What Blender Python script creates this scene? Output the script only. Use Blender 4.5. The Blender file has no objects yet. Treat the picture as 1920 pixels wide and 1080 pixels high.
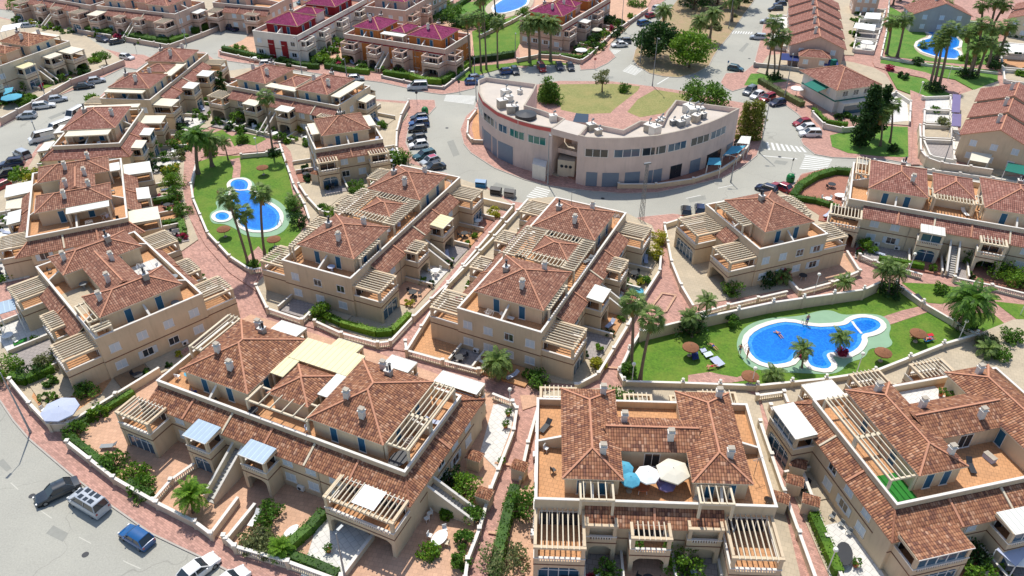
import bpy, math, random
from mathutils import Vector, Matrix
R = math.radians
random.seed(7)
sc = bpy.context.scene
COL = sc.collection

# ------------------------------------------------------------------ camera
FPX, PITCH, CAMZ = 1450.0, 35.2, 66.0
cam = bpy.data.cameras.new("camera"); cam.sensor_width = 36.0
cam.lens = FPX / 1920.0 * 36.0; cam.clip_start = 1.0; cam.clip_end = 4000.0
camo = bpy.data.objects.new("camera", cam); COL.objects.link(camo)
camo.location = (0, 0, CAMZ); camo.rotation_euler = (R(90 - PITCH), 0, 0)
sc.camera = camo
sc.render.resolution_x, sc.render.resolution_y = 1024, 576

# ------------------------------------------------------------------ sky, sun, exposure
SUN_EL = 62.0
SUN_DIR = Vector((0.235, -0.972, 0)).normalized() * (1 / math.tan(R(SUN_EL))) + Vector((0, 0, -1))
w = bpy.data.worlds.new("World"); sc.world = w; w.use_nodes = True
nt = w.node_tree
bg = nt.nodes["Background"]
sky = nt.nodes.new("ShaderNodeTexSky"); sky.sky_type = 'NISHITA'; sky.sun_disc = False
sky.sun_elevation = R(SUN_EL); sky.sun_rotation = R(-13.6)
sky.air_density = 1.0; sky.dust_density = 1.0
nt.links.new(sky.outputs[0], bg.inputs[0]); bg.inputs[1].default_value = 0.15
sun = bpy.data.lights.new("sun", 'SUN'); sun.energy = 4.2; sun.angle = R(0.5); sun.color = (1.0, 0.95, 0.87)
suno = bpy.data.objects.new("sun", sun); COL.objects.link(suno)
suno.rotation_euler = SUN_DIR.to_track_quat('-Z', 'Y').to_euler(); suno.location = (0, 100, 200)
sc.view_settings.view_transform = 'Standard'; sc.view_settings.look = 'None'
sc.view_settings.exposure = 0.1; sc.view_settings.gamma = 1.0; sc.view_settings.use_curve_mapping = False

_th = R(PITCH)
def G(px, py, z=0.0):
    """survey helper: world point at height z for a point of the 1920x1080 photograph"""
    x = (px - 960) / FPX; y = -(py - 540) / FPX
    dy = math.cos(_th) + y * math.sin(_th); dz = -math.sin(_th) + y * math.cos(_th)
    t = (z - CAMZ) / dz
    return (x * t, dy * t)
def GV(px, py, z=0.0):
    a = G(px, py, z); return Vector((a[0], a[1], z))

# ------------------------------------------------------------------ materials
def srgb(r, g, b):
    f = lambda c: (c / 255 / 12.92) if c / 255 <= 0.04045 else ((c / 255 + 0.055) / 1.055) ** 2.4
    return (f(r), f(g), f(b), 1)
MATS = {}
class NT:
    def __init__(s, name):
        s.m = bpy.data.materials.new(name); s.m.use_nodes = True
        s.t = s.m.node_tree; s.b = s.t.nodes["Principled BSDF"]
    def n(s, typ, **k):
        o = s.t.nodes.new(typ)
        for a, v in k.items(): setattr(o, a, v)
        return o
    def l(s, a, b): s.t.links.new(a, b)
    def math(s, op, a, b=None):
        o = s.n("ShaderNodeMath", operation=op)
        for i, v in enumerate((a, b)):
            if v is None: continue
            if isinstance(v, (int, float)): o.inputs[i].default_value = v
            else: s.l(v, o.inputs[i])
        return o.outputs[0]
    def noise(s, vec, scale, detail=3, rough=0.55):
        o = s.n("ShaderNodeTexNoise"); o.inputs["Scale"].default_value = scale
        o.inputs["Detail"].default_value = detail; o.inputs["Roughness"].default_value = rough
        if vec is not None: s.l(vec, o.inputs["Vector"])
        return o.outputs["Fac"]
    def ramp(s, fac, stops, interp='LINEAR'):
        o = s.n("ShaderNodeValToRGB"); o.color_ramp.interpolation = interp
        e = o.color_ramp.elements
        while len(e) < len(stops): e.new(0.5)
        for i, (p, c) in enumerate(stops): e[i].position = p; e[i].color = c if len(c) == 4 else (*c, 1)
        s.l(fac, o.inputs[0]); return o.outputs[0]
    def mix(s, fac, a, b, mode='MIX'):
        o = s.n("ShaderNodeMix", data_type='RGBA', blend_type=mode)
        for i, v in ((0, fac), (6, a), (7, b)):
            if isinstance(v, (int, float)): o.inputs[i].default_value = v
            elif isinstance(v, (tuple, list)): o.inputs[i].default_value = v if len(v) == 4 else (*v, 1)
            else: s.l(v, o.inputs[i])
        return o.outputs[2]
    def bump(s, h, dist=0.02, strength=0.6):
        o = s.n("ShaderNodeBump"); o.inputs["Distance"].default_value = dist
        o.inputs["Strength"].default_value = strength
        s.l(h, o.inputs["Height"]); s.l(o.outputs[0], s.b.inputs["Normal"])
    def wpos(s): return s.n("ShaderNodeNewGeometry").outputs["Position"]
    def uv(s): return s.n("ShaderNodeUVMap", uv_map="uv").outputs[0]
    def scalev(s, v, sx, sy, sz=1):
        o = s.n("ShaderNodeMapping"); o.inputs["Scale"].default_value = (sx, sy, sz); s.l(v, o.inputs[0]); return o.outputs[0]
def mul(c, k): return (c[0] * k, c[1] * k, c[2] * k, 1)

def m_plain(name, c, rough=0.8, var=0.12, scale=0.8, metal=0.0, spec=0.3):
    t = NT(name); p = t.wpos()
    n1 = t.noise(p, scale, 4); n2 = t.noise(p, scale * 9, 2)
    f = t.math('ADD', t.math('MULTIPLY', n1, 0.65), t.math('MULTIPLY', n2, 0.35))
    t.l(t.ramp(f, [(0.3, mul(c, 1 - var)), (0.7, mul(c, 1 + var))]), t.b.inputs["Base Color"])
    t.b.inputs["Roughness"].default_value = rough; t.b.inputs["Metallic"].default_value = metal
    t.b.inputs["Specular IOR Level"].default_value = spec
    MATS[name] = t.m; return t.m
def m_tiles(name, cols, tu=0.27, tv=0.38):
    t = NT(name); uv = t.scalev(t.uv(), 1 / tu, 1 / tv)
    fl = t.n("ShaderNodeVectorMath", operation='FLOOR'); t.l(uv, fl.inputs[0])
    wn = t.n("ShaderNodeTexWhiteNoise", noise_dimensions='2D'); t.l(fl.outputs[0], wn.inputs["Vector"])
    base = t.ramp(wn.outputs["Value"], cols)
    big = t.noise(t.wpos(), 0.35, 4)
    base = t.mix(t.ramp(big, [(0.35, (0, 0, 0)), (0.75, (0.55, 0.55, 0.55))]), base, cols[1][1])
    weather = t.noise(t.wpos(), 1.3, 5, 0.7)
    base = t.mix(t.ramp(weather, [(0.45, (0, 0, 0)), (0.8, (0.3, 0.3, 0.3))]), base, (0.14, 0.10, 0.09, 1))
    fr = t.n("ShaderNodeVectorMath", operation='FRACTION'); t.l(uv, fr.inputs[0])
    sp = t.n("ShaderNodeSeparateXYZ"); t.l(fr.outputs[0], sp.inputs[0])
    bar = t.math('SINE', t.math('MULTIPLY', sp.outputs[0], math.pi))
    base = t.mix(1.0, base, t.ramp(sp.outputs[1], [(0.0, (0.55, 0.52, 0.52)), (0.16, (0.8, 0.79, 0.78)), (0.4, (1.06, 1.06, 1.05)), (1.0, (1.0, 1.0, 1.0))]), 'MULTIPLY')  # row shading painted into the tile colour, darkest at each row edge
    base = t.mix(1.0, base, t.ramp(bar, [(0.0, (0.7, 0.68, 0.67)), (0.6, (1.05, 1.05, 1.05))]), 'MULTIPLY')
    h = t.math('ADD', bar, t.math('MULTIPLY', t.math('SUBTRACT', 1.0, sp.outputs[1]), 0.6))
    t.bump(h, 0.09, 1.0)
    t.l(base, t.b.inputs["Base Color"]); t.b.inputs["Roughness"].default_value = 0.85
    t.b.inputs["Specular IOR Level"].default_value = 0.2
    MATS[name] = t.m; return t.m
def m_paving(name, c, bw=0.2, bh=0.1, var=0.22, rot=0.6, mortar=0.6):
    t = NT(name); p = t.wpos()
    mp = t.n("ShaderNodeMapping"); mp.inputs["Rotation"].default_value = (0, 0, rot); t.l(p, mp.inputs[0])
    br = t.n("ShaderNodeTexBrick"); t.l(mp.outputs[0], br.inputs["Vector"])
    br.inputs["Color1"].default_value = mul(c, 1 - var); br.inputs["Color2"].default_value = mul(c, 1 + var)
    br.inputs["Mortar"].default_value = mul(c, mortar); br.inputs["Scale"].default_value = 1
    br.inputs["Brick Width"].default_value = bw; br.inputs["Row Height"].default_value = bh
    br.inputs["Mortar Size"].default_value = bh * 0.05
    n1 = t.noise(p, 0.45, 5, 0.65)
    col = t.mix(1.0, br.outputs[0], t.ramp(n1, [(0.3, (0.86, 0.86, 0.86)), (0.7, (1.08, 1.07, 1.05))]), 'MULTIPLY')
    t.l(col, t.b.inputs["Base Color"]); t.b.inputs["Roughness"].default_value = 0.85
    MATS[name] = t.m; return t.m
def m_asphalt():
    t = NT("asphalt"); p = t.wpos()
    n1 = t.noise(p, 0.06, 6, 0.6); n2 = t.noise(p, 6, 3); n3 = t.noise(p, 0.9, 5, 0.7)
    c = t.ramp(n1, [(0.3, srgb(154, 152, 142)), (0.55, srgb(168, 166, 154)), (0.75, srgb(180, 177, 164))])
    c = t.mix(0.35, c, t.ramp(n2, [(0.3, srgb(136, 136, 128)), (0.7, srgb(186, 184, 172))]))
    c = t.mix(t.ramp(n3, [(0.55, (0, 0, 0)), (0.75, (0.35, 0.35, 0.35))]), c, srgb(146, 144, 136))
    vo = t.n("ShaderNodeTexVoronoi", feature='DISTANCE_TO_EDGE'); vo.inputs["Scale"].default_value = 0.07
    nv = t.n("ShaderNodeTexNoise"); nv.inputs["Scale"].default_value = 0.2; t.l(p, nv.inputs["Vector"])
    va = t.n("ShaderNodeVectorMath", operation='MULTIPLY_ADD')
    t.l(nv.outputs["Color"], va.inputs[0]); va.inputs[1].default_value = (9, 9, 0); t.l(p, va.inputs[2])
    t.l(va.outputs[0], vo.inputs["Vector"])
    c = t.mix(t.ramp(vo.outputs[0], [(0.0, (0.35, 0.35, 0.35)), (0.005, (0, 0, 0))]), c, srgb(92, 90, 86))
    t.l(c, t.b.inputs["Base Color"]); t.b.inputs["Roughness"].default_value = 0.9
    t.bump(n2, 0.01, 0.4)
    MATS["asphalt"] = t.m
def m_grass(name, a, b, dry):
    t = NT(name); p = t.wpos()
    n1 = t.noise(p, 0.25, 5, 0.65); n2 = t.noise(p, 3.2, 5, 0.75)
    c = t.ramp(n2, [(0.34, a), (0.66, b)])
    c = t.mix(t.ramp(n1, [(0.42, (0, 0, 0)), (0.75, (0.75, 0.75, 0.75))]), c, dry)
    t.l(c, t.b.inputs["Base Color"]); t.b.inputs["Roughness"].default_value = 0.95
    t.bump(n2, 0.08, 0.8); MATS[name] = t.m
def m_leaf(name, a, b, c):
    t = NT(name); p = t.wpos()
    oi = t.n("ShaderNodeNewGeometry")
    r = t.n("ShaderNodeTexWhiteNoise", noise_dimensions='1D'); t.l(oi.outputs["Random Per Island"], r.inputs["W"])
    f = t.math('ADD', t.math('MULTIPLY', r.outputs[0], 0.6), t.math('MULTIPLY', t.noise(p, 0.9, 3), 0.5))
    t.l(t.ramp(f, [(0.15, a), (0.5, b), (0.9, c)]), t.b.inputs["Base Color"])
    t.b.inputs["Roughness"].default_value = 0.6; t.b.inputs["Specular IOR Level"].default_value = 0.25
    tr = t.n("ShaderNodeBsdfTranslucent"); tr.inputs[0].default_value = mul(c, 1.3)
    mx = t.n("ShaderNodeMixShader"); mx.inputs[0].default_value = 0.25
    t.l(t.b.outputs[0], mx.inputs[1]); t.l(tr.outputs[0], mx.inputs[2])
    t.l(mx.outputs[0], t.t.nodes["Material Output"].inputs[0]); MATS[name] = t.m
def m_water(name, c1, c2):
    t = NT(name); p = t.wpos()
    n = t.n("ShaderNodeTexNoise"); n.inputs["Scale"].default_value = 1.3; t.l(p, n.inputs["Vector"])
    va = t.n("ShaderNodeVectorMath", operation='MULTIPLY_ADD'); t.l(n.outputs["Color"], va.inputs[0])
    va.inputs[1].default_value = (1.2, 1.2, 0); t.l(p, va.inputs[2])
    vo = t.n("ShaderNodeTexVoronoi", feature='DISTANCE_TO_EDGE'); vo.inputs["Scale"].default_value = 1.6
    t.l(va.outputs[0], vo.inputs["Vector"])
    c = t.ramp(vo.outputs[0], [(0.0, c2), (0.12, c1), (1, c1)])  # pale caustic light lines painted into the water colour
    c = t.mix(t.ramp(t.noise(p, 0.22, 2), [(0.35, (0, 0, 0)), (0.7, (0.6, 0.6, 0.6))]), c, c2)
    t.l(c, t.b.inputs["Base Color"]); t.b.inputs["Roughness"].default_value = 0.12
    t.bump(t.noise(p, 2.5, 3), 0.06, 0.35); MATS[name] = t.m
def m_glass(name, c):
    t = NT(name); t.b.inputs["Base Color"].default_value = c
    t.b.inputs["Roughness"].default_value = 0.08; t.b.inputs["Specular IOR Level"].default_value = 0.8
    MATS[name] = t.m
def m_paint(name, c, rough=0.25):
    t = NT(name); n = t.noise(t.wpos(), 3, 3)
    t.l(t.ramp(n, [(0.3, mul(c, 0.92)), (0.7, mul(c, 1.06))]), t.b.inputs["Base Color"])
    t.b.inputs["Roughness"].default_value = rough; t.b.inputs["Coat Weight"].default_value = 0.6
    t.b.inputs["Coat Roughness"].default_value = 0.06; MATS[name] = t.m
def m_rib(name, c, period=0.5, dark=0.75):
    t = NT(name); sp = t.n("ShaderNodeSeparateXYZ"); t.l(t.uv(), sp.inputs[0])
    f = t.math('FRACT', t.math('MULTIPLY', sp.outputs[0], 1 / period))
    col = t.ramp(f, [(0.0, mul(c, dark)), (0.12, mul(c, dark)), (0.16, c), (1.0, mul(c, 0.96))])
    col = t.mix(t.ramp(t.noise(t.wpos(), 1.5, 4), [(0.5, (0, 0, 0)), (0.8, (0.4, 0.4, 0.4))]), col, mul(c, 0.75))
    t.l(col, t.b.inputs["Base Color"]); t.b.inputs["Roughness"].default_value = 0.5
    MATS[name] = t.m
def m_stucco(name, c):
    t = NT(name); p = t.wpos()
    n1 = t.noise(p, 0.3, 4); st = t.noise(t.scalev(p, 1.6, 1.6, 0.18), 1.0, 4, 0.7); n2 = t.noise(p, 14, 2)
    col = t.ramp(n1, [(0.3, mul(c, 0.88)), (0.7, mul(c, 1.05))])
    col = t.mix(t.ramp(st, [(0.5, (0, 0, 0)), (0.76, (0.42, 0.42, 0.42))]), col, mul(c, 0.62))
    t.l(col, t.b.inputs["Base Color"]); t.b.inputs["Roughness"].default_value = 0.9
    t.b.inputs["Specular IOR Level"].default_value = 0.2
    t.bump(n2, 0.01, 0.3); MATS[name] = t.m

m_asphalt()
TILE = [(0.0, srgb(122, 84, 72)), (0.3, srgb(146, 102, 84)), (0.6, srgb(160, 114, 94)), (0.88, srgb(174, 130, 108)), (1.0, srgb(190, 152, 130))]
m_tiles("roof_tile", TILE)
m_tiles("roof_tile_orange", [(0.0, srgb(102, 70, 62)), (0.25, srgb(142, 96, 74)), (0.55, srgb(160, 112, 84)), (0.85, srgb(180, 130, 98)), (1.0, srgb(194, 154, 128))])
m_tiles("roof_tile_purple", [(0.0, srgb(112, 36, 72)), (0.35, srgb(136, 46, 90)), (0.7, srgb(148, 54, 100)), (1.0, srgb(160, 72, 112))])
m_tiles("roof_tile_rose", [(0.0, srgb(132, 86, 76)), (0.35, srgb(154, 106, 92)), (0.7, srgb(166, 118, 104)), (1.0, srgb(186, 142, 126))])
m_stucco("wall_beige", srgb(210, 190, 160)); m_stucco("wall_cream", srgb(216, 202, 176))
m_stucco("wall_pink", srgb(206, 178, 160)); m_stucco("wall_white", srgb(222, 216, 204)); m_stucco("wall_ochre", srgb(186, 116, 62))
m_stucco("wall_grey", srgb(170, 168, 162)); m_stucco("wall_mall", srgb(214, 194, 182)); m_stucco("red_stucco", srgb(140, 40, 44))
m_plain("coping_white", srgb(220, 214, 204), 0.7, 0.1); m_plain("slat", srgb(206, 194, 170), 0.7, 0.08, 2)
m_plain("band_brown", srgb(120, 86, 68), 0.8, 0.1); m_plain("ridge", srgb(190, 136, 108), 0.8, 0.12, 2)
m_plain("shutter", srgb(196, 208, 216), 0.5, 0.04); m_plain("lounger_blue", srgb(90, 130, 170), 0.8, 0.06); m_plain("door_teal", srgb(34, 92, 124), 0.5, 0.08)
m_plain("frame_white", srgb(225, 225, 222), 0.5, 0.04); m_plain("grey_metal", srgb(128, 132, 134), 0.45, 0.08, 2, 0.3)
m_plain("dark_metal", srgb(52, 54, 58), 0.5, 0.1); m_plain("rubber", srgb(26, 26, 27), 0.8, 0.1)
m_plain("pole_metal", srgb(150, 156, 158), 0.5, 0.08, 2, 0.2); m_plain("trunk_bark", srgb(104, 86, 70), 0.9, 0.25, 3)
m_plain("palm_bark", srgb(122, 108, 92), 0.9, 0.25, 6); m_plain("dry_frond", srgb(150, 120, 78), 0.9, 0.2, 3)
m_plain("soil", srgb(150, 122, 92), 0.95, 0.2, 0.7); m_plain("gravel", srgb(182, 166, 138), 0.95, 0.2, 1.5)
m_plain("thatch", srgb(134, 92, 66), 0.95, 0.25, 5); m_plain("canvas_white", srgb(232, 232, 228), 0.8, 0.04)
m_plain("canvas_blue", srgb(84, 160, 184), 0.8, 0.06); m_plain("canvas_grey", srgb(176, 184, 204), 0.8, 0.06)
m_plain("canvas_cream", srgb(214, 208, 190), 0.8, 0.05); m_plain("canvas_purple", srgb(118, 108, 146), 0.8, 0.1); m_plain("canvas_green", srgb(30, 110, 96), 0.8, 0.08)
m_plain("canvas_navy", srgb(40, 56, 110), 0.8, 0.1); m_plain("plastic_green", srgb(24, 120, 62), 0.4, 0.06); m_plain("plastic_blue", srgb(34, 110, 160), 0.4, 0.06)
m_plain("turf", srgb(44, 120, 44), 0.9, 0.15, 3); m_plain("kerb", srgb(176, 168, 158), 0.85, 0.1, 2); m_plain("pool_deck", srgb(136, 168, 138), 0.85, 0.08, 0.6)
m_plain("road_paint_worn", srgb(190, 188, 176), 0.8, 0.06, 2); m_plain("asphalt_patch", srgb(146, 146, 138), 0.9, 0.1, 2); m_plain("road_paint", srgb(214, 214, 208), 0.8, 0.1, 2); m_plain("skin", srgb(190, 134, 104), 0.6, 0.06); m_plain("swim_red", srgb(190, 40, 50), 0.7, 0.1)
m_plain("swim_blue", srgb(30, 60, 140), 0.7, 0.1); m_plain("hair", srgb(46, 32, 24), 0.7, 0.1); m_plain("stone", srgb(176, 166, 150), 0.9, 0.15, 2)
m_plain("grass_dry", srgb(136, 134, 72), 0.95, 0.2, 0.8); m_plain("lamp_globe", srgb(236, 234, 220), 0.3, 0.02); m_plain("terracotta", srgb(170, 96, 62), 0.8, 0.1)
m_plain("flat_roof", srgb(196, 186, 174), 0.9, 0.1, 0.3); m_plain("red_paint", srgb(196, 96, 90), 0.8, 0.1); m_plain("steps", srgb(178, 176, 172), 0.85, 0.08)
m_paving("pavement_pink", srgb(182, 140, 126), 0.45, 0.22); m_paving("terrace_tile", srgb(198, 148, 104), 0.5, 0.5, 0.07, 0.3, 0.66)
m_paving("paving_beige", srgb(184, 170, 146), 0.6, 0.6, 0.04, 0.4, 0.85); m_paving("paving_peach", srgb(200, 160, 132), 0.5, 0.5, 0.08, 0.2, 0.8)
m_paving("paving_white", srgb(214, 212, 206), 0.7, 0.7, 0.04, 0.9, 0.75); m_paving("paving_grey", srgb(160, 152, 148), 0.6, 0.6, 0.05, 0.2); m_paving("paving_red", srgb(164, 112, 92), 0.4, 0.4, 0.1, 0.5)
m_grass("lawn_green", srgb(62, 98, 20), srgb(98, 136, 34), srgb(120, 134, 50)); m_grass("lawn_bright", srgb(52, 96, 24), srgb(96, 142, 44), srgb(126, 146, 62))
m_grass("scrub", srgb(150, 124, 94), srgb(178, 154, 122), srgb(132, 134, 84)); m_grass("lawn_dry", srgb(112, 118, 62), srgb(152, 148, 92), srgb(160, 146, 94))
m_leaf("leaf_dark", srgb(18, 38, 18), srgb(36, 66, 28), srgb(62, 96, 40)); m_leaf("leaf_mid", srgb(34, 62, 20), srgb(66, 104, 32), srgb(108, 146, 52))
m_leaf("leaf_bright", srgb(48, 82, 20), srgb(80, 120, 28), srgb(124, 158, 48)); m_leaf("leaf_yellow", srgb(96, 104, 24), srgb(146, 148, 36), srgb(180, 176, 60))
m_leaf("leaf_olive", srgb(62, 72, 42), srgb(98, 108, 66), srgb(136, 142, 92)); m_leaf("leaf_palm", srgb(44, 66, 30), srgb(84, 112, 50), srgb(136, 154, 84))
m_leaf("flower_red", srgb(90, 24, 40), srgb(150, 40, 70), srgb(190, 70, 100)); m_leaf("leaf_cypress", srgb(66, 80, 26), srgb(104, 116, 40), srgb(150, 152, 70))
m_water("pool_shallow", srgb(40, 132, 208), srgb(70, 156, 220)); m_water("pool_water", srgb(8, 100, 196), srgb(26, 128, 216)); m_water("pool_water_deep", srgb(6, 84, 178), srgb(20, 110, 204))
m_glass("glass_dark", (0.02, 0.03, 0.04, 1)); m_glass("glass_blue", (0.04, 0.10, 0.16, 1)); m_glass("glass_green", (0.02, 0.16, 0.14, 1))
m_rib("roof_white", srgb(222, 222, 212), 0.6, 0.65); m_rib("roof_yellow", srgb(220, 210, 162), 0.7, 0.6); m_rib("roof_blue", srgb(150, 172, 190), 0.6, 1.3); m_rib("roller_shutter", srgb(112, 128, 144), 0.12, 0.9)
m_rib("roof_cream", srgb(224, 214, 190), 0.5, 0.8)
for n_, c_ in dict(white=(224, 224, 222), silver=(176, 182, 188), black=(28, 30, 34), dark=(40, 48, 56), blue=(30, 74, 128), teal=(32, 84, 94), red=(150, 28, 40), grey=(104, 110, 116), navy=(26, 38, 70), bright_blue=(20, 84, 140), rose=(180, 70, 90)).items():
    m_paint("paint_" + n_, srgb(*c_))
# ------------------------------------------------------------------ mesh builder and object helpers
class MB:
    def __init__(s): s.v = []; s.f = []; s.m = []; s.mats = []
    def mi(s, m):
        if m not in s.mats: s.mats.append(m)
        return s.mats.index(m)
    def face(s, pts, m):
        i = len(s.v); s.v += [tuple(p) for p in pts]; s.f.append(tuple(range(i, i + len(pts)))); s.m.append(s.mi(m))
    def box(s, x0, x1, y0, y1, z0, z1, m, top=None):
        i = len(s.v); k = s.mi(m)
        s.v += [(x0, y0, z0), (x1, y0, z0), (x1, y1, z0), (x0, y1, z0), (x0, y0, z1), (x1, y0, z1), (x1, y1, z1), (x0, y1, z1)]
        for f in ((0, 3, 2, 1), (4, 5, 6, 7), (0, 1, 5, 4), (1, 2, 6, 5), (2, 3, 7, 6), (3, 0, 4, 7)):
            s.f.append(tuple(i + a for a in f)); s.m.append(k)
        if top: s.m[-5] = s.mi(top)
    def bar(s, p, q, w, h, m):
        """box of section w x h running from p to q (p, q on the section centre)"""
        p, q = Vector(p), Vector(q); d = (q - p)
        if d.length < 1e-6: return
        d.normalize(); up = Vector((0, 0, 1)) if abs(d.z) < 0.99 else Vector((1, 0, 0))
        a = d.cross(up).normalized() * w / 2; b = a.cross(d).normalized() * h / 2
        i = len(s.v); k = s.mi(m)
        for e in (p, q): s.v += [tuple(e - a - b), tuple(e + a - b), tuple(e + a + b), tuple(e - a + b)]
        for f in ((0, 1, 2, 3), (7, 6, 5, 4), (0, 4, 5, 1), (1, 5, 6, 2), (2, 6, 7, 3), (3, 7, 4, 0)):
            s.f.append(tuple(i + c for c in f)); s.m.append(k)
    def tube(s, pts, rads, m, n=8, cap=True):
        i = len(s.v); k = s.mi(m); P = [Vector(p) for p in pts]
        for j, p in enumerate(P):
            d = (P[min(j + 1, len(P) - 1)] - P[max(j - 1, 0)]).normalized()
            up = Vector((0, 0, 1)) if abs(d.z) < 0.9 else Vector((1, 0, 0))
            a = d.cross(up).normalized(); b = d.cross(a)
            for c in range(n):
                t = 2 * math.pi * c / n; s.v.append(tuple(p + (a * math.cos(t) + b * math.sin(t)) * rads[j]))
        for j in range(len(P) - 1):
            for c in range(n):
                s.f.append((i + j * n + c, i + j * n + (c + 1) % n, i + (j + 1) * n + (c + 1) % n, i + (j + 1) * n + c)); s.m.append(k)
        if cap:
            s.f.append(tuple(i + c for c in range(n))); s.m.append(k)
            s.f.append(tuple(i + (len(P) - 1) * n + c for c in reversed(range(n)))); s.m.append(k)
    def prism(s, poly, z0, z1, side, top=None, bottom=False):
        n = len(poly); a = sum(poly[i][0] * poly[(i + 1) % n][1] - poly[(i + 1) % n][0] * poly[i][1] for i in range(n))
        if a < 0: poly = poly[::-1]
        for i in range(n):
            p, q = poly[i], poly[(i + 1) % n]
            s.face([(p[0], p[1], z0), (q[0], q[1], z0), (q[0], q[1], z1), (p[0], p[1], z1)], side)
        if top: s.face([(p[0], p[1], z1) for p in poly], top)
    def mesh(s, name):
        me = bpy.data.meshes.new(name); me.from_pydata(s.v, [], s.f)
        for m in s.mats: me.materials.append(MATS[m])
        me.polygons.foreach_set("material_index", s.m)
        uvl = me.uv_layers.new(name="uv"); Z = Vector((0, 0, 1)); data = []
        for p in me.polygons:
            n = p.normal
            if abs(n.z) > 0.999: e, t = Vector((1, 0, 0)), Vector((0, 1, 0))
            else:
                e = Z.cross(n).normalized(); t = n.cross(e)
            for vi in p.vertices:
                co = me.vertices[vi].co; data += [co.dot(e), co.dot(t)]
        uvl.data.foreach_set("uv", data); me.update(); return me
    def build(s, name, parent=None, loc=None, rz=0.0):
        return link(name, s.mesh(name), parent, loc, rz)
def weld(me, ang=40):
    import bmesh
    b = bmesh.new(); b.from_mesh(me); bmesh.ops.remove_doubles(b, verts=b.verts, dist=.002); b.to_mesh(me); b.free()
    for p in me.polygons: p.use_smooth = True
    me.set_sharp_from_angle(angle=R(ang)); return me
def link(name, me, parent=None, loc=None, rz=0.0):
    o = bpy.data.objects.new(name, me); COL.objects.link(o)
    if parent is not None: o.parent = parent
    if loc is not None: o.location = loc
    if rz: o.rotation_euler = (0, 0, rz)
    return o
def tag(o, label, cat, group=None):
    o["label"] = label; o["category"] = cat
    if group: o["group"] = group
    return o
def empty(name, loc, rz=0.0, label=None, cat=None, group=None):
    o = bpy.data.objects.new(name, None); COL.objects.link(o); o.empty_display_size = 0.5
    o.location = loc; o.rotation_euler = (0, 0, rz)
    if label: tag(o, label, cat, group)
    return o
def struct(name, mb):
    o = mb.build(name); o["kind"] = "structure"; return o
def copy_tree(o, parent=None):
    c = o.copy(); COL.objects.link(c)
    if parent is not None: c.parent = parent
    for ch in list(o.children): copy_tree(ch, c)
    return c
def pts(s):
    """'x,y x,y ...' -> list of pixel pairs"""
    return [tuple(float(a) for a in p.split(',')) for p in s.split()]
def smooth(P, closed=True, it=2):
    for _ in range(it):
        Q = []; n = len(P)
        for i in range(n if closed else n - 1):
            a, b = P[i], P[(i + 1) % n]
            Q += [(a[0] * .75 + b[0] * .25, a[1] * .75 + b[1] * .25), (a[0] * .25 + b[0] * .75, a[1] * .25 + b[1] * .75)]
        if not closed: Q = [P[0]] + Q + [P[-1]]
        P = Q
    return P
def gpoly(s, z=0.0): return [G(x, y, z) for x, y in pts(s)]
def inside(p, poly):
    c = False; n = len(poly); j = n - 1
    for i in range(n):
        a, b = poly[i], poly[j]
        if (a[1] > p[1]) != (b[1] > p[1]) and p[0] < (b[0] - a[0]) * (p[1] - a[1]) / (b[1] - a[1]) + a[0]: c = not c
        j = i
    return c
def offset(poly, d):
    n = len(poly); a = sum(poly[i][0] * poly[(i + 1) % n][1] - poly[(i + 1) % n][0] * poly[i][1] for i in range(n))
    if a < 0: poly = poly[::-1]
    out = []
    for i in range(n):
        p0, p1, p2 = Vector(poly[i - 1]), Vector(poly[i]), Vector(poly[(i + 1) % n])
        e1 = (p1 - p0).normalized(); e2 = (p2 - p1).normalized()
        nn = Vector((e1.y + e2.y, -e1.x - e2.x))
        if nn.length < 1e-6: nn = Vector((e1.y, -e1.x))
        nn.normalize(); k = max(0.5, nn.dot(Vector((e1.y, -e1.x))))
        out.append(tuple(p1 + nn * d / k))
    return out

# ------------------------------------------------------------------ ground, pavements, plots
g = MB(); g.face([(-700, -60, 0), (700, -60, 0), (700, 900, 0), (-700, 900, 0)], "asphalt"); struct("road", g)
KERB = 0.12
def island(s, mat="pavement_pink", sm=False, name="pavement"):
    P = gpoly(s)
    if sm: P = smooth(P, True, 1)
    m = MB(); m.prism(offset(P, 0.0), 0, KERB - 0.004, "kerb", "kerb"); m.prism(offset(P, -0.18), KERB - 0.004, KERB, "kerb", mat); struct(name, m)
    return P
island("-150,520 -45,380 8,348 28,322 50,302 72,272 98,238 150,206 182,186 206,163 228,143 258,138 290,115 345,97 385,98 415,122 440,138 480,126 560,140 640,165 700,186 760,190 770,187 816,188 818,201 805,215 797,224 767,238 762,268 775,297 800,318 837,325 869,340 912,350 962,378 1037,388 1168,412 1210,406 1260,401 1290,404 1335,402 1440,372 1484,350 1502,326 1545,317 1600,320 1660,322 1800,340 1920,368 2200,420 2500,700 2400,1300 600,1300 500,1115 440,1080 397,1056 349,1034 282,1002 209,951 129,889 54,825 24,790 0,754 -40,700 -120,620")
island("408,107 427,115 567,134 640,146 715,155 800,174 830,178 857,174 890,166 898,146 914,135 935,127 960,122 985,130 1000,120 1085,121 1088,132 1117,130 1140,119 1155,107 1143,93 1150,75 1175,52 1215,25 1240,6 1268,-14 1250,-60 700,-60 600,-12 562,8 530,25 505,40 480,58 465,75 417,90 408,95")
island("145,62 210,71 317,90 380,68 420,54 463,40 500,27 540,10 580,-8 640,-60 -60,-60 -200,0 20,20 60,35 100,47")
island("-200,60 0,32 40,42 100,55 160,70 190,90 233,101 270,103 287,110 257,131 233,127 192,147 142,168 93,187 62,208 0,240 -100,290 -300,200")
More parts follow.
